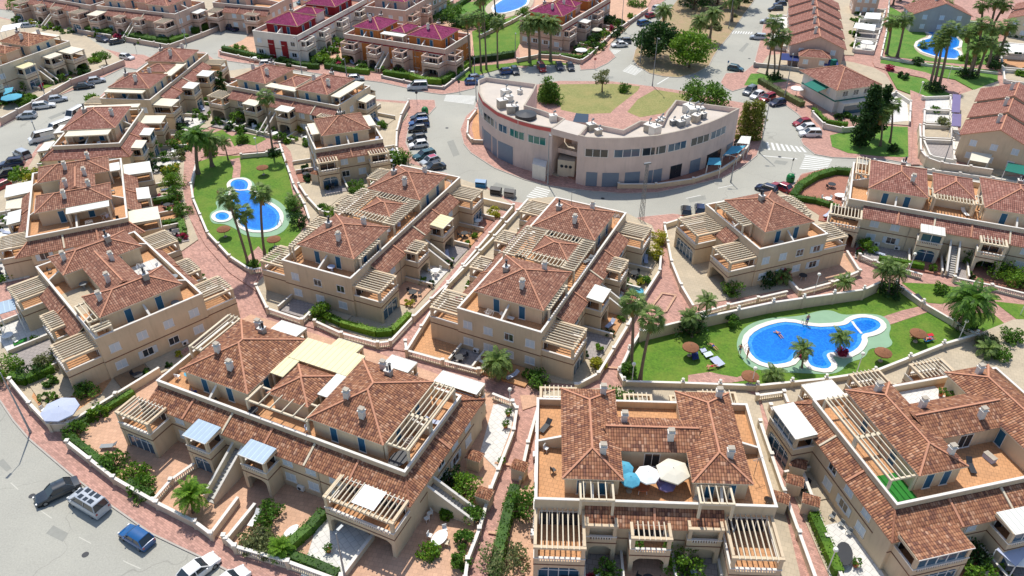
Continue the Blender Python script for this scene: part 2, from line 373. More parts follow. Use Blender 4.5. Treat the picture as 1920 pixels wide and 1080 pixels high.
mall_isl = island("893,190 889,204 873,218 862,244 869,271 882,287 927,316 984,338 1027,349 1104,359 1167,364 1233,362 1300,348 1356,334 1396,312 1420,292 1430,262 1434,225 1424,198 1357,187 1282,171 1228,163 1148,153 1049,152 1000,160 950,165 905,172")
island("1190,95 1186,112 1193,123 1217,138 1243,144 1273,146 1305,138 1330,124 1338,107 1347,93 1370,65 1397,25 1412,5 1430,-25 1300,-25 1270,0 1240,35 1205,72", "scrub")
island("1350,155 1360,138 1395,135 1413,120 1418,100 1424,78 1430,47 1448,30 1463,20 1472,5 1490,-30 1700,-60 2300,-60 2300,360 1960,340 1867,329 1724,311 1662,300 1560,296 1527,290 1505,272 1500,262 1524,240 1492,212 1474,199 1430,170 1397,165 1373,172 1358,165")
PZI = [0.126]
def plot(s, mat, name="garden_paving", zoff=0.0, sm=0, world=False):
    P = s if world else gpoly(s, 0.12)
    if sm: P = smooth(P, True, sm)
    PZI[0] += 0.003; m = MB(); m.prism(P, 0.05, PZI[0] + zoff, mat, mat); struct(name, m); return P
# lawns and parks
plot("1049,158 1148,157 1200,162 1196,170 1150,206 1145,212 1090,214 1052,206 1046,180", "lawn_dry", "lawn")
plot("1228,168 1280,176 1300,190 1262,195 1245,212 1200,220 1176,210 1196,186", "lawn_dry", "lawn")
plot("1010,165 1040,160 1048,168 1042,190 1008,192", "lawn_dry", "lawn")
plot("908,196 890,212 884,240 890,262 920,262 915,235", "terrace_tile")
plot("1395,160 1408,138 1430,138 1460,144 1500,150 1480,152 1425,158 1410,160", "lawn_bright", "lawn")
plot("850,150 880,125 960,118 1000,116 1000,124 960,123 905,138 870,152", "lawn_green", "lawn")
plot("962,117 1040,107 1056,118 1070,121 1000,121 975,121", "lawn_green", "lawn")
LAWN_R = plot("1202,625 1280,604 1318,597 1450,573 1620,545 1655,530 1682,532 1731,568 1831,627 1769,645 1640,696 1549,710 1420,723 1280,718 1170,715 1163,698", "lawn_green", "lawn")
LAWN_L = plot("368,305 404,293 451,292 500,289 531,278 545,330 556,365 575,400 562,440 528,478 489,500 468,503 430,480 389,436 362,372", "lawn_green", "lawn")
plot("1690,530 1760,533 1830,546 1880,563 1812,560 1764,570 1740,568", "lawn_green", "lawn")
plot("1790,585 1862,588 1889,612 1850,625 1825,612", "lawn_green", "lawn")
plot("1862,565 1925,572 1925,600 1905,598", "lawn_green", "lawn")
plot("1668,12 1700,30 1842,40 1870,60 1874,122 1800,120 1744,115 1660,105 1655,60", "lawn_bright", "lawn")
plot("1556,254 1590,246 1640,236 1702,238 1703,295 1650,293 1590,287 1560,275", "lawn_bright", "lawn")
plot("790,30 860,8 950,-8 990,-14 990,6 960,20 935,38 880,48 800,44", "lawn_bright", "lawn")
plot("430,262 472,248 500,262 478,276 440,282", "lawn_green", "lawn", 0, 1)
plot("375,262 420,248 440,258 420,268 400,280 372,282", "lawn_green", "lawn", 0, 1)
# walkways crossing lawns
plot("431,300 449,296 452,312 450,334 435,334 438,316", "pavement_pink", "path")
plot("1636,600 1656,594 1690,583 1728,574 1744,584 1705,597 1672,608 1660,612", "pavement_pink", "path")
plot("1290,718 1290,704 1330,698 1352,703 1382,708 1412,697 1420,702 1396,714 1372,718", "pavement_pink", "path")
plot("462,484 485,462 497,478 480,502", "pavement_pink", "path")

# swimming pools: deck, coping, water
def pool(outline, sm, deck=None, deckmat="pool_deck", cop=0.55, water="pool_water"):
    P = gpoly(outline, 0.12); P = smooth(P, True, sm)
    base = PZI[0] + 0.004
    if deck:
        PZI[0] += 0.003; D = smooth(gpoly(deck, 0.12), True, 2); m = MB(); m.prism(D, 0.05, PZI[0], deckmat, deckmat); struct("pool_deck", m)
    return P
def pool_basin(P, cop=0.55, kind="pool_water", lift=0.0):
    cop += .15
    O = offset(P, cop); n = len(P)
    a = sum(P[i][0] * P[(i + 1) % n][1] - P[(i + 1) % n][0] * P[i][1] for i in range(n))
    I = P if a > 0 else P[::-1]
    z = PZI[0] + 0.10 + lift; m = MB()
    for i in range(n):
        j = (i + 1) % n
        m.face([(*I[i], z), (*O[i], z), (*O[j], z), (*I[j], z)][::-1], "coping_white")
        m.face([(*O[i], 0), (*O[j], 0), (*O[j], z), (*O[i], z)], "coping_white")
        m.face([(*I[j], z - .2), (*I[i], z - .2), (*I[i], z), (*I[j], z)], "canvas_blue")
    struct("pool_coping", m)
    J = offset(I, -.55); m = MB(); m.face([(*p, z - 0.06) for p in J], kind)
    for i in range(n): j = (i + 1) % n; m.face([(*I[i], z - .06), (*I[j], z - .06), (*J[j], z - .06), (*J[i], z - .06)], "pool_shallow")
    struct("pool_water", m)
def ell(cx, cy, rx, ry, n=28, z=0.12): return [G(cx + rx * math.cos(2 * math.pi * i / n), cy + ry * math.sin(2 * math.pi * i / n), z) for i in range(n)]
def divider(s_):
    Q = [Vector(p) for p in gpoly(s_, .12)]; m = MB()
    for a, b in zip(Q, Q[1:]): m.bar((*a, PZI[0] + .04), (*b, PZI[0] + .04), .35, .1, "coping_white")
    struct("pool_divider", m)
P = pool("1400,638 1418,620 1450,608 1480,604 1527,615 1570,613 1588,610 1596,602 1610,597 1628,597 1645,602 1652,611 1646,619 1632,625 1619,627 1614,632 1616,641 1606,656 1584,667 1560,661 1548,666 1553,676 1560,686 1549,694 1522,689 1514,679 1514,668 1498,660 1488,672 1480,681 1447,686 1420,678 1405,662", 1,
         "1380,640 1395,612 1440,596 1500,594 1535,583 1560,582 1580,592 1620,588 1658,592 1672,612 1665,630 1676,645 1660,655 1630,652 1622,672 1590,680 1580,694 1560,703 1500,700 1440,697 1404,690 1384,664")
pool_basin(P, 0.6); divider("1597,604 1604,614 1615,627")
P = pool("436,358 433,351 432,345 438,339 449,337 460,339 466,345 465,352 462,357 474,361 484,376 505,384 522,397 526,411 520,426 500,434 470,433 452,424 450,414 440,400 436,384", 1,
         "440,340 455,330 478,342 482,364 520,374 542,396 546,416 530,438 500,446 460,444 440,428 420,420 396,420 392,400 410,392 402,378 420,366 428,356")
pool_basin(P, 0.5); divider("434,356 449,358 464,357"); pool_basin(ell(417, 407, 13, 7.5), 0.5, "pool_water", .02)
P = pool("1738,56 1748,53 1762,54 1767,60 1768,66 1778,66 1792,70 1799,78 1797,88 1786,92 1796,97 1800,106 1790,111 1765,109 1748,104 1730,98 1719,88 1722,80 1732,76 1744,73 1748,66 1740,62", 0,
         "1730,50 1765,50 1800,52 1806,62 1790,66 1806,76 1802,92 1808,106 1795,113 1760,112 1725,103 1710,86 1722,74 1740,68 1732,60", "paving_beige")
pool_basin(P, 0.6)
P = pool("924,14 940,2 962,-10 985,-8 990,6 975,16 950,24 930,26", 1, "905,16 930,-4 960,-18 1000,-14 1002,8 985,22 950,34 920,32", "paving_beige")
pool_basin(P, 0.6)

# road markings
def stripes(a, b, c, d, n, duty=0.5):
    """zebra crossing between side lines a-b and c-d (pixels), n bars"""
    A, B, C, D = [Vector(G(*p)) for p in (a, b, c, d)]
    m = MB()
    for i in range(n):
        t0, t1 = i / n, (i + duty) / n
        m.face([(*A.lerp(B, t0), .005), (*A.lerp(B, t1), .005), (*C.lerp(D, t1), .005), (*C.lerp(D, t0), .005)], "road_paint")
    struct("crosswalk_marking", m)
stripes((1436, 266), (1508, 276), (1440, 281), (1518, 286), 8)
stripes((1510, 292), (1498, 318), (1560, 300), (1548, 321), 7)
stripes((836, 178), (832, 190), (892, 180), (888, 197), 7)
stripes((1375, 58), (1414, 60), (1372, 63), (1411, 64), 8)
stripes((1182, 121), (1166, 134), (1206, 131), (1190, 142), 7)
stripes((1006, 350), (985, 370), (1032, 357), (1020, 378), 6)
stripes((1140, 99), (1148, 92), (1155, 101), (1166, 94), 4)
def line(s, wd=0.12, dash=None, mat="road_paint"):
    P = [Vector(p) for p in gpoly(s)]; m = MB()
    for a, b in zip(P, P[1:]):
        L = (b - a).length; u = (b - a) / L; v = Vector((-u.y, u.x)) * wd / 2; x = 0
        while x < L:
            e = min(L, x + (dash[0] if dash else L)); p, q = a + u * x, a + u * e
            m.face([(*(p - v), .006), (*(q - v), .006), (*(q + v), .006), (*(p + v), .006)], mat); x = e + (dash[1] if dash else 1)
    struct("road_marking", m)
line("20,905 80,960 150,1008 240,1056 330,1095", .1, (1.6, 4.5), "road_paint_worn"); line("1430,292 1495,298", .3); line("1508,290 1560,299", .25)
line("940,150 905,160"); line("1232,158 1262,140", .3)
for x in (1300, 1360): line(f"{x-14},{372 - (x-1300)*.32} {x+14},{366-(x-1300)*.32}", .15)

for s_ in ("100,985 128,1000 118,1016 86,1000", "6,860 22,878 12,884 -6,868", "1290,372 1322,366 1324,374 1293,380", "850,262 862,290 850,294 838,266", "930,342 965,352 960,358 924,348", "1455,300 1478,303 1472,310 1450,306", "300,118 340,106 346,110 308,122", "90,220 130,204 134,208 96,224", "1385,95 1400,80 1405,82 1392,98", "1120,145 1150,143 1150,147 1120,149"):
    m = MB(); m.face([(*p, .0045) for p in gpoly(s_)][::-1], "asphalt_patch"); struct("road_patch", m)
for x, y in ((160, 1040), (1462, 294), (1010, 141), (838, 240), (60, 930), (1130, 372), (1405, 110), (300, 100), (120, 212)):
    m = MB(); c = G(x, y); m.face([(c[0] + .35 * math.cos(i * .524), c[1] + .35 * math.sin(i * .524), .007) for i in range(12)], "dark_metal"); struct("manhole_cover", m)
# ------------------------------------------------------------------ terraced house blocks
CACHE = {}; BLK = []
def cached(key, fn):
    if key not in CACHE: CACHE[key] = fn()
    return CACHE[key]
Z1, Z2, ZF, ZP, ZE = 0.12, 2.95, 5.8, 6.7, 8.35
def win_meshes(w, h, kind):
    def f():
        a = MB(); t = .07 if kind != 'teal' else .04
        a.box(-w/2, w/2, -.05, .02, 0, t, "frame_white"); a.box(-w/2, w/2, -.05, .02, h - t, h, "frame_white")
        a.box(-w/2, -w/2 + t, -.05, .02, t, h - t, "frame_white"); a.box(w/2 - t, w/2, -.05, .02, t, h - t, "frame_white")
        if kind != 'teal': a.box(-.03, .03, -.045, .02, t, h - t, "frame_white")
        a.box(-w/2 - .06, w/2 + .06, -.12, 0, -.08, 0, "coping_white")
        b = MB()
        if kind == 'shutter':
            b.box(-w/2 + t, -.03, -.03, .01, t, h - t, "shutter"); b.box(.03, w/2 - t, -.03, .01, t, h - t, "shutter")
        elif kind == 'open':
            b.box(-w/2 + t, w/2 - t, -.02, .01, t, h - t, "glass_dark")
            b.box(-w/2 - .5, -w/2 - .02, -.06, -.02, 0, h, "shutter"); b.box(w/2 + .02, w/2 + .5, -.06, -.02, 0, h, "shutter")
        else: b.box(-w/2 + t, w/2 - t, -.02, .01, t, h - t, {'teal': 'door_teal', 'glass': 'glass_dark'}.get(kind, kind))
        return a.mesh("window"), b.mesh("pane")
    return cached(('win', w, h, kind), f)
def add_win(parent, x, y, z, rz, w=1.2, h=1.15, kind='shutter'):
    a, b = win_meshes(w, h, kind)
    o = link("door" if kind == 'teal' else "window", a, parent, (x, y, z), rz); link("leaf" if kind == 'teal' else ("shutter" if kind in('shutter','open') else "pane"), b, o)
def balcony_meshes(w, d, kind, glazed, wall, rail):
    def f():
        b = MB()   # body
        b.box(0, w, 0, d, 2.62, 2.95, wall); b.box(-.04, w + .04, 0, d + .04, 2.78, 2.9, "band_brown")
        for x in (0, w - .42):
            b.box(x, x + .42, d - .42, d, 0, 2.62, wall); b.box(x + .04, x + .38, d - .38, d - .04, 3.75, 5.02, wall)
        b.box(.42, w - .42, d - .3, d - .05, 2.3, 2.62, wall)
        b.box(.02, .2, 0, d - .42, 0, 2.62, wall); b.box(w - .2, w - .02, 0, d - .42, 0, 2.62, wall)
        for sx, x in ((1, .42), (-1, w - .42)):      # arch haunches
            b.face([(x, d - .05, 2.3), (x, d - .05, 1.75), (x + sx * .25, d - .05, 2.1), (x + sx * .6, d - .05, 2.3)][::sx], wall)
        b.box(0, w, d - .14, d, 2.95, 3.35, wall); b.box(0, .14, 0, d - .14, 2.95, 3.7, wall); b.box(w - .14, w, 0, d - .14, 2.95, 3.7, wall)
        b.box(.14, w - .14, 0, d - .14, 2.951, 2.965, "terrace_tile")
        r = MB()  # balustrade
        r.box(-.03, w + .03, d - .2, d + .04, 3.7, 3.8, "coping_white"); r.box(-.03, .19, 0, d - .2, 3.7, 3.8, "coping_white"); r.box(w - .19, w + .03, 0, d - .2, 3.7, 3.8, "coping_white")
        x = .5
        while x < w - .5: r.box(x, x + .11, d - .13, d - .02, 3.35, 3.7, "coping_white"); x += .25
        b.box(.0, .45, d - .13, d - .01, 3.35, 3.7, wall); b.box(w - .45, w, d - .13, d - .01, 3.35, 3.7, wall)
        p = MB()  # pergola / roof
        p.box(-.05, w + .05, d - .32, d - .02, 5.02, 5.3, wall); p.box(-.02, .26, 0, d - .32, 5.02, 5.34, wall); p.box(w - .26, w + .02, 0, d - .32, 5.02, 5.34, wall)
        if kind in ('slat', 'cloth'):
            x = .55
            while x < w - .4: p.box(x, x + .11, -.05, d + .12, 5.24, 5.42, "slat"); x += .5
            if kind == 'cloth': p.box(w * .3, w * .62, .15, d - .5, 5.43, 5.46, "canvas_white")
        elif kind:
            p.face([(.02, -.02, 5.5), (w - .02, -.02, 5.5), (w - .02, d + .1, 5.33), (.02, d + .1, 5.33)], "roof_" + kind)
            p.face([(.02, d + .1, 5.30), (w - .02, d + .1, 5.30), (w - .02, -.02, 5.47), (.02, -.02, 5.47)], "roof_" + kind)
            p.box(.02, w - .02, d + .08, d + .13, 5.24, 5.36, "coping_white")
        gl = MB()
        gl.box(.5, w - .5, .01, .05, 3.0, 4.95, "glass_dark")
        k = max(2, int((w - 1) / .9))
        for i in range(k + 1): x = .5 + (w - 1) * i / k; gl.box(x - .04, x + .04, .01, .09, 3.0, 4.95, "frame_white")
        gl.box(.5, w - .5, .01, .09, 4.95, 5.02, "frame_white")
        gu = gl; gl = MB(); yy = d - .25 if glazed else .02
        gl.box(.46, w - .46, yy, yy + .04, .15, 2.28, "glass_dark" if not glazed else "glass_blue")
        for i in range(k + 1): x = .46 + (w - .92) * i / k; gl.box(x - .04, x + .04, yy, yy + .09, .15, 2.28, "frame_white")
        gl.box(.46, w - .46, yy, yy + .09, 1.75, 1.82, "frame_white")
        ge = MB()
        if glazed == 2:   # enclosed upper storey
            gl, lowg = ge, gl
            gl.box(.3, w - .3, d - .2, d - .16, 3.8, 5.02, "glass_blue")
            for i in range(k + 1): x = .3 + (w - .6) * i / k; gl.box(x - .04, x + .04, d - .21, d - .1, 3.8, 5.02, "frame_white")
            gl = lowg
        return b.mesh("balcony"), r.mesh("balustrade"), p.mesh("pergola"), gu.mesh("glass_door"), gl.mesh("ground_glazing"), (ge.mesh("veranda_glazing") if ge.v else None)
    return cached(('balc', round(w, 1), round(d, 1), kind, glazed, wall), f)
def add_balcony(root, side, L, W, a, b, base, out, kind, glazed, wall):
    w, d = round(b - a, 1), round(out - base, 1)
    ms = balcony_meshes(w, d, kind, glazed, wall, None)
    loc, rz = {'A': ((a + w, -base, Z1), math.pi), 'B': ((a, W + base, Z1), 0), 'C': ((-base, a, Z1), math.pi / 2), 'D': ((L + base, a + w, Z1), -math.pi / 2)}[side]
    o = link("balcony", ms[0], root, loc, rz)
    link("balustrade", ms[1], o); link("pergola", ms[2], o); link("glass_door", ms[3], o); link("ground_glazing", ms[4], o)
    if ms[5]: link("veranda_glazing", ms[5], o)
def hip_roof(m, x0, x1, y0, y1, z0, z1, tile, ov=.35, ridge=True):
    """closed hip roof over a rectangle"""
    x0 -= ov; x1 += ov; y0 -= ov; y1 += ov; w, d = x1 - x0, y1 - y0; zt = z0
    if w <= d: a, b = ((x0 + x1) / 2, y0 + w / 2, z1), ((x0 + x1) / 2, y1 - w / 2, z1)
    else: a, b = (x0 + d / 2, (y0 + y1) / 2, z1), (x1 - d / 2, (y0 + y1) / 2, z1)
    p = [(x0, y0, zt), (x1, y0, zt), (x1, y1, zt), (x0, y1, zt)]
    if abs(w - d) < .05: fs = [[p[0], p[1], a], [p[1], p[2], a], [p[2], p[3], a], [p[3], p[0], a]]; hips = [(p[0], a), (p[1], a), (p[2], a), (p[3], a)]
    elif w < d: fs = [[p[0], p[1], a], [p[1], p[2], b, a], [p[2], p[3], b], [p[3], p[0], a, b]]; hips = [(p[0], a), (p[1], a), (p[2], b), (p[3], b), (a, b)]
    else: fs = [[p[0], p[1], b, a], [p[1], p[2], b], [p[2], p[3], a, b], [p[3], p[0], a]]; hips = [(p[0], a), (p[3], a), (p[1], b), (p[2], b), (a, b)]
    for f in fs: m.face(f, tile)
    q = [(u, v, zt - .14) for u, v, _ in p]
    for i in range(4): j = (i + 1) % 4; m.face([q[i], q[j], p[j], p[i]], "wall_cream")
    m.face(q[::-1], "wall_cream")
    if ridge:
        for s_, e_ in hips: m.bar(Vector(s_) + Vector((0, 0, .03)), Vector(e_) + Vector((0, 0, .05)), .2, .1, "ridge")
def hip_z(x, y, r, z0, z1, ov=.35):
    x0, x1, y0, y1 = r[0] - ov, r[1] + ov, r[2] - ov, r[3] + ov; k = min(x1 - x0, y1 - y0) / 2
    return z0 + (z1 - z0) * max(0, min(1, min(x - x0, x1 - x, y - y0, y1 - y) / k))
def chimney_mesh(kind):
    def f():
        m = MB()
        if kind == 0:
            m.box(-.3, .3, -.25, .25, -.6, .9, "wall_white"); m.box(-.38, .38, -.33, .33, .9, 1.0, "coping_white"); m.box(-.26, .26, -.2, .2, 1.0, 1.25, "wall_white"); m.box(-.32, .32, -.27, .27, 1.25, 1.32, "stone")
        elif kind == 1:
            m.tube([(0, 0, -.5), (0, 0, .8)], [.2, .2], "grey_metal"); m.tube([(0, 0, .8), (0, 0, 1.0), (0, 0, 1.2)], [.3, .3, .05], "grey_metal")
        else:
            m.box(-.35, .35, -.35, .35, -.6, .7, "stone"); m.box(-.42, .42, -.42, .42, .7, .8, "coping_white")
            m.tube([(-.15, 0, .8), (-.15, 0, 1.3)], [.12, .12], "grey_metal"); m.tube([(.18, .05, .8), (.18, .05, 1.5), (.18, .05, 1.6)], [.14, .14, .22], "dark_metal")
        return m.mesh("chimney")
    return cached(('chim', kind), f)
def pergola_slats(root, x0, x1, y0, y1, z, along, zf=ZF, kind='slat', step=.55, wall="wall_cream", posts=True):
    """rooftop pergola: beams, slats and posts in one part"""
    m = MB()
    if posts:
        for x in (x0 + .12, x1 - .12):
            for y in (y0 + .12, y1 - .12): m.box(x - .12, x + .12, y - .12, y + .12, zf, z - .2, wall)
    m.box(x0, x1, y0, y0 + .2, z - .2, z, wall); m.box(x0, x1, y1 - .2, y1, z - .2, z, wall)
    m.box(x0, x0 + .2, y0 + .2, y1 - .2, z - .2, z, wall); m.box(x1 - .2, x1, y0 + .2, y1 - .2, z - .2, z, wall)
    if kind == 'slat':
        if along == 'x':
            y = y0 + .35
            while y < y1 - .2: m.box(x0 - .1, x1 + .1, y, y + .1, z + .003, z + .16, "slat"); y += step
        else:
            x = x0 + .35
            while x < x1 - .2: m.box(x, x + .1, y0 - .1, y1 + .1, z + .003, z + .16, "slat"); x += step
    else: m.box(x0 - .1, x1 + .1, y0 - .1, y1 + .1, z + .003, z + .07, "roof_" + kind)
    m.build("pergola", root)
def skirt(m, L, W, sides, d, spans, tile, zi=6.05, ze=4.95):
    """tiled pent roofs running round the outside of the parapet"""
    t = .12
    def quad(a, b, c, e):  # a,b inner edge; c,e outer edge (c next to b)
        m.face([a, e, c, b], tile); lo = lambda p: (p[0], p[1], p[2] - t)
        m.face([lo(a), lo(b), lo(c), lo(e)], "wall_cream"); m.face([e, lo(e), lo(c), c], "ridge"); m.face([b, c, lo(c), lo(b)], "wall_cream"); m.face([a, lo(a), lo(e), e], "wall_cream")
    for s_ in sides:
        k = d[s_]
        for a, b in spans.get(s_, [(0, L if s_ in 'AB' else W)]):
            full = L if s_ in 'AB' else W
            ea = d.get({'A': 'C', 'B': 'C', 'C': 'A', 'D': 'A'}[s_], 0) if a <= 0.01 else 0
            eb = d.get({'A': 'D', 'B': 'D', 'C': 'B', 'D': 'B'}[s_], 0) if b >= full - .01 else 0
            f = {'A': lambda x, y, z: (x, -y, z), 'B': lambda x, y, z: (x, W + y, z), 'C': lambda x, y, z: (-y, x, z), 'D': lambda x, y, z: (L + y, x, z)}[s_]
            P = [f(a, 0, zi), f(b, 0, zi), f(b + eb, k, ze), f(a - ea, k, ze)]
            if s_ in 'BC': quad(P[1], P[0], P[3], P[2])
            else: quad(*P)
            if ea: m.bar(Vector(P[0]) + Vector((0, 0, .04)), Vector(P[3]) + Vector((0, 0, .04)), .2, .1, "ridge")
            if eb: m.bar(Vector(P[1]) + Vector((0, 0, .04)), Vector(P[2]) + Vector((0, 0, .04)), .2, .1, "ridge")
            n = max(1, round((b - a) / 5.5))
            for i in range(1, n):   # party-wall verges
                x = a + (b - a) * i / n
                m.bar(Vector(f(x, .05, zi + .06)), Vector(f(x, k, ze + .06)), .22, .14, "wall_cream" if i % 2 == 0 else "ridge")
def stair_mesh(n, wdt, run, z0, z1):
    def f():
        m = MB()
        for i in range(n):
            y0 = run * i / n; m.box(-wdt/2, wdt/2, y0, run * (i + 1) / n, 0, z1 - (z1 - z0) * (i + .5) / n, "steps")
        for sx in (-1, 1):
            x0, x1 = sorted((sx * wdt/2, sx * (wdt/2 + .18)))
            a = [(x0, 0, 0), (x0, 0, z1 + .85), (x0, run, z0 + .85), (x0, run, 0)]; b = [(x1, y, z) for _, y, z in a]
            m.face(a, "wall_cream"); m.face(b[::-1], "wall_cream"); m.face([a[3], a[2], b[2], b[3]], "wall_cream"); m.face([a[0], b[0], b[1], a[1]], "wall_cream")
            m.bar((( x0 + x1) / 2, 0, z1 + .9), ((x0 + x1) / 2, run, z0 + .9), .26, .08, "coping_white")
        return m.mesh("staircase")
    return cached(('stair', n, wdt, round(run, 1), z0, z1), f)
def add_stair(root, x, y, rz, run=4.6, wdt=1.1): link("staircase", stair_mesh(14, wdt, run, 0.1, 2.8), root, (x, y, Z1), rz)
def ac_mesh():
    def f():
        m = MB(); m.box(-.4, .4, -.32, 0, 0, .55, "frame_white"); m.tube([(-.1, -.33, .28), (-.1, -.34, .28)], [.22, .22], "dark_metal", 10); return m.mesh("air_conditioner")
    return cached('ac', f)

def frame_of(P, short, L=None, W=None):
    a, b, c = [Vector(G(*p, ZP + .1)) for p in P]
    u = (b - a); Lf = u.length; u /= Lf; v = Vector((-u.y, u.x)); Wf = (c - b).dot(v)
    if short:      # long axis runs away from the camera
        W = W or Lf; return b, math.atan2(v.y, v.x), (L or Wf), W
    return a, math.atan2(u.y, u.x), (L or Lf), (W or Wf)
def block(label, P, short, kind='A', L=None, W=None, group=None, tile="roof_tile", wall="wall_beige", balc=None, sk=None, pents=None, pyr=None, pergs=None,
          chims=None, stairs=None, windows=True, dens=1, dividers=True, flats=None, accent=None, gables=None, room=None, panels=None, name="terraced_house_block", zoff=0.0, floormat="terrace_tile"):
    o, ang, L, W = frame_of(P, short, L, W)
    root = empty(name, (o.x, o.y, zoff), ang, label, "house", group)
    fx, fy = L / 33.0, W / 12.0
    if kind == 'A':
        sk = sk if sk is not None else {'A': 2.2, 'B': 2.2}
        pents = pents if pents is not None else [(2.6 * fx, 11.4 * fx, 1.1 * fy, 10.3 * fy), (21.0 * fx, 29.4 * fx, 1.1 * fy, 10.3 * fy)]
        pyr = pyr if pyr is not None else [(14.6 * fx, 18.8 * fx, 2.6 * fy, 7.6 * fy)]
        if balc is None:
            b4 = lambda k: [(.2, 4.8 * fx, 0, 4.3, k[0], 1), (10.8 * fx, 14.2 * fx, 1.85, 4.1, k[1], 0), (18.6 * fx, 22.2 * fx, 1.85, 4.1, k[2], 0), (28.2 * fx, L - .2, 0, 4.3, k[3], 0)]
            balc = {'A': b4(['slat'] * 4), 'B': b4(['slat'] * 4)}
    else:
        sk = sk if sk is not None else {'A': 1.7, 'B': 1.7}
    body = MB(); band = MB(); par = MB(); ti = .35
    body.box(0, L, 0, W, 0, ZF, wall)
    spans = {}
    for s_ in 'ABCD':
        k = sk.get(s_, 0)
        full = L if s_ in 'AB' else W
        corner = [b for b in balc.get(s_, []) if b[2] == 0] if k else []
        a0 = max([b[1] for b in corner if b[0] < 1] + [0]); a1 = min([b[0] for b in corner if b[1] > full - 1] + [full])
        if k:
            spans[s_] = [(a0, a1)]; kk = k - ti
            ea = (sk.get({'A': 'C', 'B': 'C', 'C': 'A', 'D': 'A'}[s_], 0) or ti) - ti if (a0 == 0 and s_ in 'AB') else 0
            eb = (sk.get({'A': 'D', 'B': 'D', 'C': 'B', 'D': 'B'}[s_], 0) or ti) - ti if (a1 == full and s_ in 'AB') else 0
            x0, x1 = a0 - ea, a1 + eb
            bx = {'A': (x0, x1, -kk, 0), 'B': (x0, x1, W, W + kk), 'C': (-kk, 0, x0, x1), 'D': (L, L + kk, x0, x1)}[s_]
            body.box(*bx, 0, 5.05, wall)
            yb = kk
        else: x0, x1, yb = 0, full, 0
        e = .04
        bb = {'A': (x0 - e, x1 + e, -yb - e, -yb + .02), 'B': (x0 - e, x1 + e, W + yb - .02, W + yb + e), 'C': (-yb - e, -yb + .02, x0, x1), 'D': (L + yb - .02, L + yb + e, x0, x1)}[s_]
        band.box(*bb, Z1 + 2.78, Z1 + 2.9, "band_brown")
    body.build("wall", root); band.build("string_course", root)
    h = .18
    par.box(0, L, 0, h, ZF, ZP, wall); par.box(0, L, W - h, W, ZF, ZP, wall); par.box(0, h, h, W - h, ZF, ZP, wall); par.box(L - h, L, h, W - h, ZF, ZP, wall)
    if accent:
        par.box(-.05, L + .05, -.05, 0, ZF - .5, ZF - .2, accent)
    po = par.build("parapet", root); cp = MB(); e = .05
    cp.box(-e, L + e, -e, h + e, ZP, ZP + .1, "coping_white"); cp.box(-e, L + e, W - h - e, W + e, ZP, ZP + .1, "coping_white"); cp.box(-e, h + e, h + e, W - h - e, ZP, ZP + .1, "coping_white"); cp.box(L - h - e, L + e, h + e, W - h - e, ZP, ZP + .1, "coping_white")
    cp.build("coping", po)
    for sd, x0, x1 in (panels or []):
        m = MB(); bx = {'A': (x0, x1, -.06, -.002), 'D': (L + .002, L + .06, x0, x1)}[sd]; m.box(*bx, .4, ZF - .6, "wall_ochre"); m.build("coloured_panel", root)
    fl = MB(); fl.box(h, L - h, h, W - h, ZF - .02, ZF + .03, floormat)
    for r_, m_ in (flats or []): fl.box(*r_, ZF + .03, ZF + .05, m_)
    fl.build("terrace_floor", root)
    if sk:
        for k in sk:
            if sk[k]: s1 = MB(); skirt(s1, L, W, [k], sk, spans, tile); s1.build("lower_roof", root)
    # penthouse rooms
    for i, r_ in enumerate(pents or []):
        x0, x1, y0, y1 = r_[:4]; z1 = ZE + min(x1 - x0, y1 - y0) / 2 * .42 + .1
        m = MB(); m.box(x0, x1, y0, y1, ZF, ZE - .1, room or wall)
        if dividers:
            xm, ym = (x0 + x1) / 2, (y0 + y1) / 2
            def wedge(ax, p0, p1, q):   # sloping party wall from the room to the parapet
                t = .1
                if ax == 'x': a = [(p0, q - t, ZF), (p0, q - t, ZP + .9), (p1, q - t, ZP + .05), (p1, q - t, ZF)]; b = [(x, q + t, z) for x, _, z in a]
                else: a = [(q + t, p0, ZF), (q + t, p0, ZP + .9), (q + t, p1, ZP + .05), (q + t, p1, ZF)]; b = [(q - t, y, z) for _, y, z in a]
                m.face(a, wall); m.face(b[::-1], wall); m.bar((Vector(a[1]) + Vector(b[1])) / 2, (Vector(a[2]) + Vector(b[2])) / 2, .26, .07, "coping_white")
            if x0 > 1.2 and i == 0: wedge('x', x0, h, ym)
            if L - x1 > 1.2 and i == len(pents) - 1: wedge('x', x1, L - h, ym)
            if y0 > 1.5: wedge('y', y0, h, xm)
            if W - y1 > 1.5: wedge('y', y1, W - h, xm)
        m.build("rooftop_room", root)
        rf = MB(); hip_roof(rf, x0, x1, y0, y1, ZE, z1, tile); ro = rf.build("roof", root)
        for cx, cy, kx in (chims or [(.5, .78, 2), (.22, .4, 0), (.8, .3, 0)]):
            X, Y = x0 + (x1 - x0) * cx, y0 + (y1 - y0) * cy
            link("chimney", chimney_mesh(kx), ro, (X, Y, hip_z(X, Y, r_, ZE, z1)), 0)
        for t_ in (.3, .7):
            if x0 > 1: add_win(root, x0 - .01, y0 + (y1 - y0) * t_, ZF + .05, -math.pi / 2, .9, 2.0, 'teal')
            if L - x1 > 1: add_win(root, x1 + .01, y0 + (y1 - y0) * t_, ZF + .05, math.pi / 2, .9, 2.0, 'teal')
            if y0 > .9: add_win(root, x0 + (x1 - x0) * t_, y0 - .01, ZF + .05, 0, .9, 2.0, 'teal')
